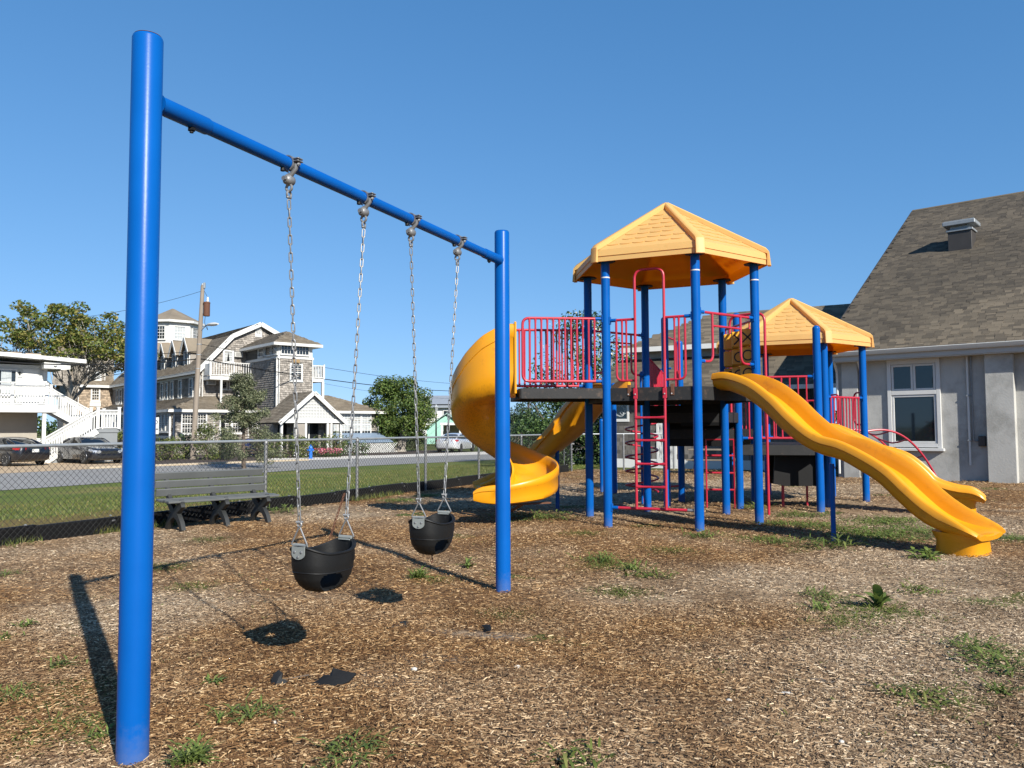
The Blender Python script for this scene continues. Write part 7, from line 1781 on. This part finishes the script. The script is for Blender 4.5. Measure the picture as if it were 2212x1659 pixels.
# ------------------------------------------------------------------ far houses, right of the cedar
far1 = thing('flat_house', 'distant pale house with a flat grey roof right of the cedar', 'building', tuple(at(960, 930, 120, GZ)))
p = at(962, 930, 120, GZ); mb = MB(); mb.box(p+V(0, 0, 2.6), (8, 8, 5.4)); mb.build('wall', WHITE, far1, smooth=False); mb = MB(); mb.prism([p+V(-4.6, -4.6, 5.2), p+V(4.6, -4.6, 5.2), p+V(4.0, 0, 6.6), p+V(-4.0, 0, 6.6)], V(0, 0, .2)); mb.box(p+V(0, -4.5, 5.1), (9.2, .2, .5)); mb.build('roof', M('slate_grey_roof', (.25, .28, .32), .8), far1, smooth=False)
for x in (-2.2, .6, 2.6): window(p+V(x, -4, 3.2), V(1, 0, 0), 1.2, 1.3, 2, 2, .1, parent=far1)
MINT = M('mint_green_siding', (.33, .60, .50), .7, var=.06); far2_ = thing('mint_house', 'distant mint green house front behind the fence', 'building', tuple(at(958, 930, 92, GZ)))
p = at(967, 930, 95, GZ); mb = MB(); mb.prism([p+V(-2.5, 0, 0), p+V(2.2, 0, 0), p+V(2.2, 0, 1.9), p+V(-.1, 0, 3.4), p+V(-2.5, 0, 1.9)], V(0, 5, 0)); mb.build('wall', MINT, far2_, smooth=False); mb = MB(); mb.prism([p+V(-2.8, -.3, 1.75), p+V(-.1, -.3, 3.55), p+V(-.1, 5.2, 3.55), p+V(-2.8, 5.2, 1.75)], V(0, 0, .12)); mb.prism([p+V(2.5, -.3, 1.75), p+V(-.1, -.3, 3.55), p+V(-.1, 5.2, 3.55), p+V(2.5, 5.2, 1.75)], V(0, 0, .12)); mb.build('roof', M('green_grey_roof', (.30, .42, .38), .8), far2_, smooth=False)
window(p+V(-.2, 0, .5), V(1, 0, 0), 1.0, 1.1, 2, 2, .1, parent=far2_)
p = at(1000, 935, 85, GZ); shed = thing('open_porch', 'white posted open porch beside the mint house', 'porch', tuple(p)); mb = MB(); mb.box(p+V(0, 0, 2.3), (4.6, 3, .25)); mb.build('roof', WHITE, shed, smooth=False)
for x in (-2.1, -.2, 2.1): mb = MB(); mb.box(p+V(x, -1.4, 1.1), (.2, .2, 2.2)); mb.build('post', WHITE, shed, smooth=False)
mb = MB(); mb.box(p+V(0, 1.45, 1.2), (4.4, .1, 2.2)); mb.build('back_wall', MDARK, shed, smooth=False)
p = at(942, 930, 78, GZ); ll = thing('lamp_post', 'dark old style lamp post with a glass lantern beyond the fence', 'lamp post', tuple(p)); mb = MB(); mb.tube([p, p+V(0, 0, 3.4)], .07, 8, radii=[.1, .05]); mb.build('post', BLACKP, ll); mb = MB(); mb.lathe([(.10, 0), (.2, .45), (.24, .5), (.05, .72), (0, .8)], p+V(0, 0, 3.4), 6); mb.build('lantern', CURT, ll)
# long low roofs at the far right under the deck (neighbouring yard)
# ------------------------------------------------------------------ cars
def paint(name, col): 
    m, t, b = newmat(name); b.inputs['Base Color'].default_value = (*col, 1); b.inputs['Metallic'].default_value = .35; b.inputs['Roughness'].default_value = .32; b.inputs['Coat Weight'].default_value = 1.; b.inputs['Coat Roughness'].default_value = .03
    nz = noise(t, 400, 2); bumpn(t, b, nz.outputs['Fac'], .02, .002); return m
CHROME = M('bright_chrome', (.7, .7, .7), .12, metal=1., var=.03); TYRE = M('tyre_rubber', (.018, .018, .018), .8, var=.2); RIMM = M('alloy_rim', (.55, .55, .55), .3, metal=.8, var=.05)
TAIL = M('red_tail_lamp', (.45, .008, .012), .15, var=.1, coat=.8); HEADL = M('clear_head_lamp', (.55, .57, .60), .1, metal=.5, var=.2, coat=.8); CARGL = M('car_glass', (.010, .013, .016), .03, var=.1, spec=.9); TRIMB = M('black_car_trim', (.012, .012, .012), .5)
def wheel_me():
    t_ = MB(); R_ = np.array([[1, 0, 0], [0, 0, 1], [0, -1, 0]], float); t_.lathe([(.215, -.10), (.30, -.105), (.325, -.085), (.33, 0), (.325, .085), (.30, .105), (.215, .10)], (0, 0, 0), 28, R=R_)
    r_ = MB(); r_.lathe([(.225, .098), (.215, .10), (.20, .06), (.06, .05), (.0, .05)], (0, 0, 0), 28, R=R_); 
    r_.lathe([(.045, .05), (.045, .09), (0, .095)], (0, 0, 0), 12, R=R_)
    for k in range(10):
        a = 2*PI*k/10+.12*(k % 2); d = V(math.cos(a), 0, math.sin(a)); r_.bar(d*.03+V(0, .085, 0), d*.215+V(0, .094, 0), .036, .018, up=(0, 1, 0))
    return t_.mesh('tyre', TYRE), r_.mesh('rim', RIMM)
TY, RM = wheel_me()
def sedan(loc, yaw, label, mat, rear=False):
    root = thing('parked_car', label, 'car', tuple(loc)); root.rotation_euler = (0, 0, yaw); c0 = np.array(loc, float); Rz = rotz(yaw); WM[root.name] = Matrix.Translation(Vector(loc)) @ Matrix.Rotation(yaw, 4, 'Z')
    X = lambda x, y, z: c0+Rz @ V(x, y, z)
    # stations along the body: x, floor z, sill half width, belt z, belt half width, top z (bonnet / boot), top half width
    st = [(2.38, .36, .55, .52, .60, .56, .45), (2.33, .24, .72, .58, .74, .70, .60), (2.15, .19, .82, .62, .85, .78, .66), (1.75, .18, .87, .66, .90, .86, .70), (1.25, .18, .885, .70, .915, .93, .72), (.85, .18, .89, .74, .92, .98, .74),
          (.3, .18, .89, .76, .92, 1.0, .76), (-.5, .18, .89, .80, .925, 1.02, .76), (-1.1, .18, .885, .82, .92, 1.04, .74), (-1.6, .19, .87, .83, .90, 1.05, .70), (-2.05, .22, .84, .82, .86, 1.04, .68), (-2.32, .28, .76, .74, .78, 1.0, .64), (-2.40, .40, .64, .64, .66, .92, .54)]
    C = smooth_path([(s[0], s[1], s[2], s[3], s[4], s[5], s[6]) for s in st], 44); body = MB(); loops = []
    for x, zf, ws, zb, wb, zt, wt in C:
        half = [(0, zf), (ws*.8, zf), (ws, zf+.06), (ws*1.02, zf+.2), (wb, zb*.78), (wb*1.0, zb), (wb*.985, zb+.05), (wt*1.12, zt-.06), (wt, zt-.015), (wt*.6, zt+.012), (0, zt+.02)]
        loops.append([X(x, y, z) for y, z in half]+[X(x, -y, z) for y, z in half[::-1][1:-1]])
    body.sweep(loops); bo = body.build('body', mat, root, angle=50)
    # greenhouse
    cab = [(1.02, .97, .74, .98, .70), (.55, .97, .77, 1.24, .60), (.15, .98, .78, 1.38, .56), (-.35, 1.0, .78, 1.42, .56), (-.9, 1.02, .77, 1.38, .55), (-1.35, 1.03, .73, 1.25, .54), (-1.78, 1.03, .68, 1.06, .60)]
    Cc = smooth_path(cab, 26); g = MB(); loops = []
    for x, zb, wb, zt, wt in Cc:
        half = [(0, zb-.05), (wb, zb-.05), (wb, zb), ((wb+wt)/2+.02, (zb+zt)/2), (wt+.03, zt-.05), (wt*.9, zt-.015), (wt*.5, zt), (0, zt+.005)]
        loops.append([X(x, y, z) for y, z in half]+[X(x, -y, z) for y, z in half[::-1][1:-1]])
    g.sweep(loops); g.build('windows', CARGL, root, angle=50)
    rf2 = MB(); loops = []
    for x, zb, wb, zt, wt in [c for c in Cc if -1.2 < c[0] < .38]:
        half = [(0, zt+.022), (wt*.55, zt+.017), (wt*.92, zt-.002), (wt+.035, zt-.04), (wt+.052, zt-.085)]; loops.append([X(x, y, z) for y, z in half[::-1]]+[X(x, -y, z) for y, z in half[1:]])
    rf2.sweep(loops, closed_profile=False); rf2.build('roof', mat, root, angle=50)
    for sy in (-1, 1):
        pil = MB()
        def ctop(x): 
            i = min(range(len(Cc)), key=lambda k: abs(Cc[k][0]-x)); return Cc[i]
        def gp2(x, f):
            c = ctop(x); return X(x, sy*((c[2]+.008)*(1-f)+(c[4]+.045)*f), c[1]*(1-f)+(c[3]-.05)*f)
        pil.tube([X(1.02, sy*.74, .985), X(.72, sy*.71, 1.14), X(.38, sy*.64, 1.30), gp2(.1, 1)], .028, 6); pil.build('window_pillar', mat, root); pil = MB(); pil.bar(gp2(-.30, 0), gp2(-.32, 1), .10, .03, up=(0, 0, 1)); pil.build('window_pillar', TRIMB, root); pil = MB(); pil.tube([gp2(-1.0, 1), X(-1.38, sy*.64, 1.20), X(-1.8, sy*.66, 1.06)], .055, 6); pil.build('window_pillar', mat, root)
        ch = MB(); ch.tube([X(1.0, sy*.765, .985), gp2(.3, -.02), gp2(-.6, -.02), gp2(-1.3, -.02)], .012, 5); ch.build('window_trim', CHROME, root)
        mi = MB(); mi.box(X(.72, sy*1.0, 1.02), (.16, .20, .13), yaw, ch=.05); mi.build('mirror', mat, root)
        for x in (1.45, -1.42):
            wz = X(x, sy*.83, .33); o = place('tyre', TY, root, tuple(wz), yaw+(PI if sy < 0 else 0)); place('rim', RM, o, tuple(wz), yaw+(PI if sy < 0 else 0))
            aw = MB(); aw.tube([X(x+.375*math.cos(t), sy*.905, .335+.375*math.sin(t)) for t in np.linspace(-.1, PI+.1, 18)], .02, 6); aw.build('wheel_arch', mat, root)
            wl_ = MB(); wl_.lathe([(.36, -.01), (.36, .012), (0, .013)], X(x, sy*.885, .335), 24, R=Rz @ np.array([[1, 0, 0], [0, 0, sy], [0, -sy, 0]], float)); wl_.build('wheel_well', TRIMB, root)
        dh = MB()
        for x in (.05, -.85): dh.box(X(x, sy*.925, .86), (.16, .03, .03), yaw, ch=.008)
        dh.build('door_handles', mat, root)
        dl_ = MB()
        for x in (.75, -.32, -1.25): dl_.box(X(x, sy*.898, .58), (.010, .03, .62), yaw)
        dl_.build('door_seams', TRIMB, root)
        tl_ = MB(); tl_.sweep([[X(x, sy*y, z+h_) for y, z, h_ in ((y0, z0, .0), (y0+.02, z0, .06), (y0, z0, .16), (y0-.06, z0, .08))] for x, y0, z0 in ((-1.95, .86, .80), (-2.15, .835, .78), (-2.30, .765, .77), (-2.37, .62, .77), (-2.40, .50, .79))]); tl_.build('tail_light', TAIL, root)
        hl = MB(); hl.sweep([[X(x, sy*y, z+h_) for y, z, h_ in ((y0, z0, .0), (y0+.02, z0, .07), (y0-.02, z0, .15), (y0-.08, z0, .08))] for x, y0, z0 in ((1.92, .875, .66), (2.12, .855, .62), (2.28, .78, .58), (2.36, .62, .56), (2.385, .50, .56))]); hl.build('headlight', HEADL, root)
    fr_ = MB(); fr_.box(X(2.36, 0, .60), (.06, .86, .14), yaw, ch=.02); fr_.box(X(2.37, 0, .36), (.06, 1.1, .13), yaw, ch=.02); gr_ = fr_.build('grille', TRIMB, root)
    cb = MB()
    for z in (.55, .60, .65): cb.box(X(2.395, 0, z), (.02, .80, .014), yaw)
    cb.lathe([(.045, 0), (.045, .012), (0, .014)], X(2.41, 0, .60), 14, R=Rz @ np.array([[0, 0, 1], [0, 1, 0], [-1, 0, 0]], float)); cb.build('grille_bars', CHROME, gr_)
    cb = MB()
    for sy in (-1, 1): cb.bar(X(2.34, sy*.42, .28), X(2.22, sy*.80, .33), .03, .05)
    cb.build('bumper_trim', CHROME, root)
    lp_ = MB(); lp_.box(X(-2.405, 0, .76), (.02, .34, .16), yaw, ch=.004); lp_.build('number_plate', WHITE, root); cb = MB(); cb.box(X(-2.40, 0, .88), (.02, .56, .025), yaw); cb.box(X(-2.385, 0, .50), (.02, .9, .02), yaw); cb.lathe([(.05, 0), (.05, .012), (0, .013)], X(-2.395, 0, .94), 12, R=Rz @ np.array([[0, 0, -1], [0, 1, 0], [1, 0, 0]], float)); cb.build('boot_trim', CHROME, root)
    return root
def park(px, yaw, lx, ly):
    w_ = gnd(*px, GZ); o = rotz(yaw) @ V(lx, ly, 0); return (w_[0]-o[0], w_[1]-o[1], GZ+.015)
sedan(park((183, 1003), rad(-38), 1.45, -.83), rad(-38), 'dark grey sedan parked nose out with bright headlights below the stair', paint('charcoal_car_paint', (.012, .014, .022)))
sedan(park((14, 1008), rad(152), -1.42, .83), rad(152), 'black sedan seen from behind with red tail lamps at the left edge', paint('black_car_paint', (.006, .006, .010)))
p = at(985, 948, 62, GZ); sedan(tuple(p+V(0, 0, .01)), rad(75), 'distant white car with a red rear lamp seen through the fence', paint('white_car_paint', (.55, .56, .58)))
# ================================================================== WEEDS, STONES, SCRAPS
LF_WD = leafmat('weed_leaf', (.075, .12, .025), (.13, .18, .04), (.21, .24, .07), .35, .6)
LF_WD2 = leafmat('yellow_weed_leaf', (.07, .10, .02), (.12, .15, .03), (.2, .2, .06), .3, .6)
def blade_mesh(name, n, L0, L1, W, spread, arch, mat, seg=3, lobes=False, hz=.0):
    vs = [V(0, 0, .004)]; fs = []
    for i in range(n):
        a = RNG.random()*2*PI; L_ = RNG.uniform(L0, L1); w_ = W*RNG.uniform(.7, 1.3); el = RNG.uniform(*arch); b0 = RNG.normal(0, spread, 2); k = len(vs)
        d = V(math.cos(a), math.sin(a), 0); q = V(-math.sin(a), math.cos(a), 0); p = V(b0[0], b0[1], RNG.uniform(0, hz)); e = el
        for j in range(seg+1):
            t = j/seg; ww = w_*math.sin(PI*min(1, .12+.88*t))**.8 if j < seg else .0008
            if lobes and j % 2: ww *= .45
            vs += [p-q*ww+V(0, 0, ww*.35), p+q*ww+V(0, 0, ww*.35)]
            p = p+(d*math.cos(e)+V(0, 0, math.sin(e)))*L_/seg; e -= .9/seg
        fs.append((0, k+1, k))      # runner back to the root
        for j in range(seg): fs.append((k+2*j, k+2*j+1, k+2*j+3, k+2*j+2))
    m_ = MB(); m_.add(vs, fs); return m_.mesh(name, mat, smooth=True, angle=80)
TUFT = [blade_mesh('leaves', 46, .05, .12, .007, .04, (.15, 1.1), LF_WD, 4, True, .02), blade_mesh('leaves', 60, .04, .10, .006, .07, (.1, .9), LF_WD2, 3, False, .015), blade_mesh('leaves', 30, .05, .11, .013, .03, (.2, .9), LF_WD, 4, True, .03), blade_mesh('leaves', 90, .05, .13, .006, .10, (.1, .8), LF_WD, 4, True, .03)]
MAT_ = blade_mesh('leaves', 420, .03, .09, .0065, .20, (.05, .8), LF_WD2, 3, True, .02); MATG = blade_mesh('leaves', 420, .04, .10, .008, .22, (.1, 1.0), LF_WD, 4, True, .03)
BIG = blade_mesh('leaves', 130, .10, .20, .011, .05, (.25, 1.3), LF_WD, 6, True, .06); DOCK = blade_mesh('leaves', 16, .16, .26, .034, .02, (.5, 1.25), LF_WD, 6, False, .05)
def weed(px, me, s_, lab, rz_=None, sz=None, name='weed', group=None):
    p = gnd(*px); o = place(name, me, None, (p[0], p[1], float(lump(p[0], p[1]))-.004), RNG.random()*6 if rz_ is None else rz_)
    s_ *= .82 if me in (MAT_, MATG) else 1.
    o.scale = (s_, s_, (sz or (min(s_, .75+.12*s_) if me in (MAT_, MATG) else s_))); tag(o, lab, 'weed', group or 'weeds growing through the mulch'); return o
T0, T1, T2, T3 = TUFT
weed((410, 1648), BIG, .62, 'tall leafy weed with yellow tips just right of the left swing post base'); weed((118, 1585), MAT_, .85, 'flat yellow green weed mat left of the swing post base')
weed((540, 1548), T3, .95, 'star shaped weed right of the left swing post in the open mulch'); weed((133, 1435), T0, .9, 'small weed tuft left of the post shadow'); weed((55, 1352), T2, .8, 'tiny weed near the left edge above the post shadow')
weed((10, 1380), T0, .8, 'little weed touching the left picture edge'); weed((8, 1245), T3, .8, 'weed clump at the left edge level with the shadow tip'); weed((15, 1495), T3, .8, 'ragged weed at the lower left edge of the mulch')
weed((215, 1590), T0, .7, 'small sprig between the yellow weed mat and the blue post'); weed((465, 1475), T2, .7, 'tiny sprig right of the blue post under the far black scrap'); weed((755, 1648), T3, 1.0, 'dark weed cut by the bottom edge of the picture')
weed((1245, 1648), T1, 1.1, 'yellow green weed at the bottom edge right of centre'); weed((903, 1250), BIG, .7, 'bushy weed in the mulch below the farther swing'); weed((940, 1252), MAT_, .55, 'yellowish low weeds beside the bushy weed below the farther swing')
weed((1010, 1222), DOCK, .50, 'broad leaved sprout left of the right swing post'); weed((425, 1262), MAT_, .7, 'flat weed patch under the nearer swing shadow line'); weed((160, 1348), MAT_, .45, 'thin weeds beside the left post shadow'); weed((1085, 1325), MAT_, .6, 'thin flat weeds right of the black rubber chips')
weed((365, 1225), MAT_, .8, 'weeds along the crossbeam shadow behind the blue post'); weed((455, 1165), MAT_, .9, 'thin weeds in the mulch in front of the bench'); weed((480, 1092), T3, 1.5, 'weed under the middle leg of the bench'); weed((615, 1108), T3, 1.8, 'bright weed at the right foot of the bench'); weed((430, 1118), T3, 1.2, 'weed at the left foot of the bench')
weed((860, 1082), MATG, 1.2, 'long weed strip in front of the fence left of the slide shadow'); weed((925, 1072), MATG, .9, 'weed patch beside the fence post near the slide shadow'); weed((1150, 1120), MATG, 1.8, 'weed patch under the front of the spiral slide')
weed((1298, 1208), T3, 1.4, 'small weed in the mulch right of the right swing post'); weed((1330, 1225), MAT_, 1.0, 'low yellow weeds in the mulch before the ladder'); weed((1365, 1235), T0, 1.5, 'weed tuft in the open mulch below the ladder'); weed((1405, 1250), T1, 1.5, 'yellow weed tuft in the mulch below the front post'); weed((1345, 1278), MAT_, .8, 'thin weeds in the middle of the open mulch')
weed((1520, 1160), T3, 1.5, 'weed at the foot of the front blue post'); weed((1660, 1165), MATG, 1.1, 'long weed strip in front of the red fire pole'); weed((1730, 1112), MATG, 1.5, 'weed patch between the fire pole and the slide support'); weed((1810, 1178), T3, 2.2, 'weed at the foot of the dark slide support')
for i, (px, s_, lab) in enumerate((((1850, 1150), 2.0, 'thick weed patch under the middle of the tall slide'), ((1905, 1160), 1.8, 'thick weed patch under the lower part of the tall slide'), ((1880, 1130), 1.7, 'weed patch behind the tall slide'), ((1965, 1150), 1.4, 'weeds near the foot of the tall slide'), ((1940, 1125), 1.3, 'weeds in the mulch between the two slide feet'), ((1690, 1135), 1.1, 'low weeds just right of the fire pole foot'), ((1760, 1140), 1.2, 'low weeds left of the dark slide support'))): weed(px, MATG, s_, lab)
weed((2000, 1207), T2, 2.0, 'weed left of the yellow slide foot'); weed((2195, 1165), MATG, 1.3, 'weeds right of the yellow slide foot at the right edge'); weed((1890, 1325), MAT_, 1.2, 'flat weed patch round the broad leaved plant'); weed((1935, 1335), MAT_, .9, 'right end of the flat weed patch by the broad leaved plant'); weed((1870, 1352), MAT_, .9, 'front end of the flat weed patch by the broad leaved plant')
weed((1900, 1312), DOCK, .9, 'broad leaved plant standing up in the right foreground'); weed((1775, 1290), T3, 1.2, 'weed tuft left of the broad leaved plant'); weed((1770, 1318), T0, 1.2, 'small weed below the tuft left of the broad leaved plant'); weed((2125, 1302), MATG, .55, 'dark weed cluster right of the broad leaved plant'); weed((1985, 1275), T1, 1.3, 'thin weed up the mulch from the broad leaved plant')
weed((2108, 1415), T3, 1.3, 'bright weed clump in the right foreground'); weed((2185, 1420), MATG, .5, 'weed clump at the right edge above the pale stone'); weed((2170, 1450), T3, 1.3, 'weed clump right of the pale flat stone'); weed((2020, 1505), MAT_, .75, 'dark trailing weed in the right foreground'); weed((1980, 1510), T1, 1.2, 'left end of the dark trailing weed'); weed((2160, 1500), T0, 1.0, 'small weed near the right edge of the foreground')
weed((1630, 1100), T3, 1.6, 'weed behind the right front post'); weed((1985, 1085), T3, 1.6, 'weed behind the low slide'); weed((2080, 1080), MATG, .9, 'weeds by the foot of the low slide'); weed((1450, 1190), MAT_, .9, 'sparse weeds in front of the ladder'); weed((1260, 1155), MAT_, .9, 'sparse weeds left of the ladder'); weed((1310, 1212), T0, 1.0, 'single sprig in the mulch before the front left post')
# seedlings nobody could count
sx_ = []; 
vs = []; fs = []
for i in range(900):
    y = RNG.uniform(3.4, 14); x = RNG.uniform(-.66, .66)*y
    if (x-FP[0])*FN[0]+(y-FP[1])*FN[1] > -.3: continue
    if math.sin(x*1.3+2)*math.sin(y*.9+x*.4) < .25: continue
    for k_ in range(5):
        a = RNG.random()*6.3; L_ = RNG.uniform(.012, .035); d = V(math.cos(a), math.sin(a), .5)*L_; q = V(-math.sin(a), math.cos(a), 0)*L_*.16; b = V(x+RNG.normal(0, .012), y+RNG.normal(0, .012), float(lump(x, y))+.004); k = len(vs); vs += [b-q*.4, b+d*.5+q, b+d, b+d*.5-q]; fs.append((k, k+3, k+2, k+1))
m_ = MB(); m_.add(vs, fs); stuff(tag(m_.build('weed_seedlings', LF_WD2, None), 'tiny scattered seedlings and clover in the mulch', 'weeds'))
# fringe grass along the border
n = 5200; s_ = RNG.uniform(-7, 11.3, n); off = RNG.normal(.0, .10, n); p = FP[None]+FD[None]*s_[:, None]+FN[None]*(.04+off)[:, None]; keep = (np.sin(s_*2.3)+np.sin(s_*.9+1) > .3); p = p[keep]; k = len(p); a = RNG.random(k)*6.3; h_ = RNG.uniform(.04, .13, k)
b = np.stack([p[:, 0], p[:, 1], np.zeros(k)], 1); q = np.stack([np.cos(a), np.sin(a), 0*a], 1)*.006; tip = b+np.stack([RNG.normal(0, .05, k), RNG.normal(0, .05, k), h_], 1)
stuff(tag(link('fringe_grass', npmesh('fringe_grass', np.stack([b-q, b+q, tip], 1).reshape(-1, 3), (np.arange(k)*3)[:, None]+np.array([0, 1, 2]), GRASSB)), 'thin grass growing along the foot of the fence', 'grass'))
# stones
STM = M('pale_stone', (.56, .53, .48), .8, var=.12, vs=9, bump=.3); 
def stone(px, sx, sy, sz, lab, mat=STM):
    p = gnd(*px); mb = MB(); loops = []; ph = RNG.random(4)*6
    for j in range(7):
        v = -1+2*j/6; r_ = math.sqrt(max(.02, 1-v*v)); loops.append([p+V(sx*r_*(1+.12*math.sin(2*t+ph[0])+.08*math.sin(3*t+ph[1]))*math.cos(t), sy*r_*(1+.1*math.sin(3*t+ph[2]))*math.sin(t), sz*(v+.75)) for t in np.linspace(0, 2*PI, 15)[:-1]])
    mb.sweep(loops); tag(mb.build('stone', mat), lab, 'stone', 'pale stones lying on the mulch')
stone((595, 1563), .018, .014, .010, 'cream pebble near the weed right of the left post'); stone((895, 1449), .020, .015, .012, 'white pebble right of the large black scrap'); stone((1117, 1444), .018, .012, .012, 'whitish pebble in the middle foreground')
stone((1040, 1535), .020, .012, .008, 'grey flat pebble in the lower middle'); stone((2155, 1420), .045, .03, .012, 'pale flat stone between weeds at the right edge'); stone((1818, 1605), .012, .010, .008, 'small bright white pebble in the right foreground'); stone((800, 1565), .012, .01, .008, 'tiny white pebble in the lower middle left')
stone((1700, 1500), .03, .018, .008, 'beige chip of stone in the right middle'); stone((1575, 1515), .015, .012, .008, 'little grey stone left of the right foreground')
mb = MB(); p = gnd(1775, 1478); mb.tube([p+V(-.05, .02, .014), p+V(0, .0, .016), p+V(.05, -.03, .012)], .014, 9); tag(mb.build('twig', BARKD), 'short thick brown stick lying in the right foreground', 'stick')
# torn black rubber pieces sticking out of the mulch
def scrap(px, pts, lab, z=.004, mat=RUBBER):
    """pts: outline (x, y, h) around the anchor: a torn, curled flap with real thickness"""
    p = gnd(*px); mb = MB(); top = [p+V(*q) for q in pts]; th = V(.002, .004, -.006)
    c = sum(top)/len(top)+V(0, 0, .012); k = len(top); vs = top+[t+th for t in top]+[c, c+th]
    fs = [(i, (i+1) % k, 2*k) for i in range(k)]+[((i+1) % k+k, i+k, 2*k+1) for i in range(k)]+[(i, i+k, (i+1) % k+k, (i+1) % k) for i in range(k)]
    mb.add(vs, fs); tag(mb.build('rubber_scrap', mat, None, angle=25), lab, 'rubber scrap', 'torn black rubber scraps in the mulch')
scrap((715, 1478), [(-.125, -.03, .0), (-.07, .0, .025), (-.045, .02, .045), (-.015, .035, .04), (.0, .05, .075), (.05, .05, .06), (.13, .045, .045), (.10, -.0, .015), (.05, -.035, .003), (-.03, -.045, .0)], 'largest torn black rubber scrap below the nearer swing shadow')
scrap((600, 1480), [(-.035, -.03, .0), (-.03, .015, .055), (-.005, .03, .075), (.02, .02, .06), (.018, .0, .03), (.055, .01, .02), (.03, -.025, .004), (-.005, -.04, .0)], 'small upright black rubber scrap left of the largest one')
scrap((855, 1358), [(-.13, -.03, .0), (-.06, .01, .012), (.0, .04, .03), (.06, .05, .045), (.095, .035, .035), (.08, .01, .012), (.02, .005, .008), (-.04, -.025, .004)], 'curved black rubber strip under the farther swing')
scrap((1050, 1362), [(-.035, .03, .03), (.0, .035, .035), (.03, .04, .03), (.035, .0, .015), (.025, -.05, .0), (.0, -.02, .01)], 'small black rubber chip right of the curved strip')
mb = MB(); q0 = gnd(615, 1473); mb.tube(smooth_path([q0+V(-.02, 0, .01), q0+V(.04, .03, .012), q0+V(.12, .06, .02)], 8), .004, 6); tag(mb.build('twig', BARKD), 'thin dark twig beside the small upright scrap', 'stick')
# ashy dusty bare patch in the middle
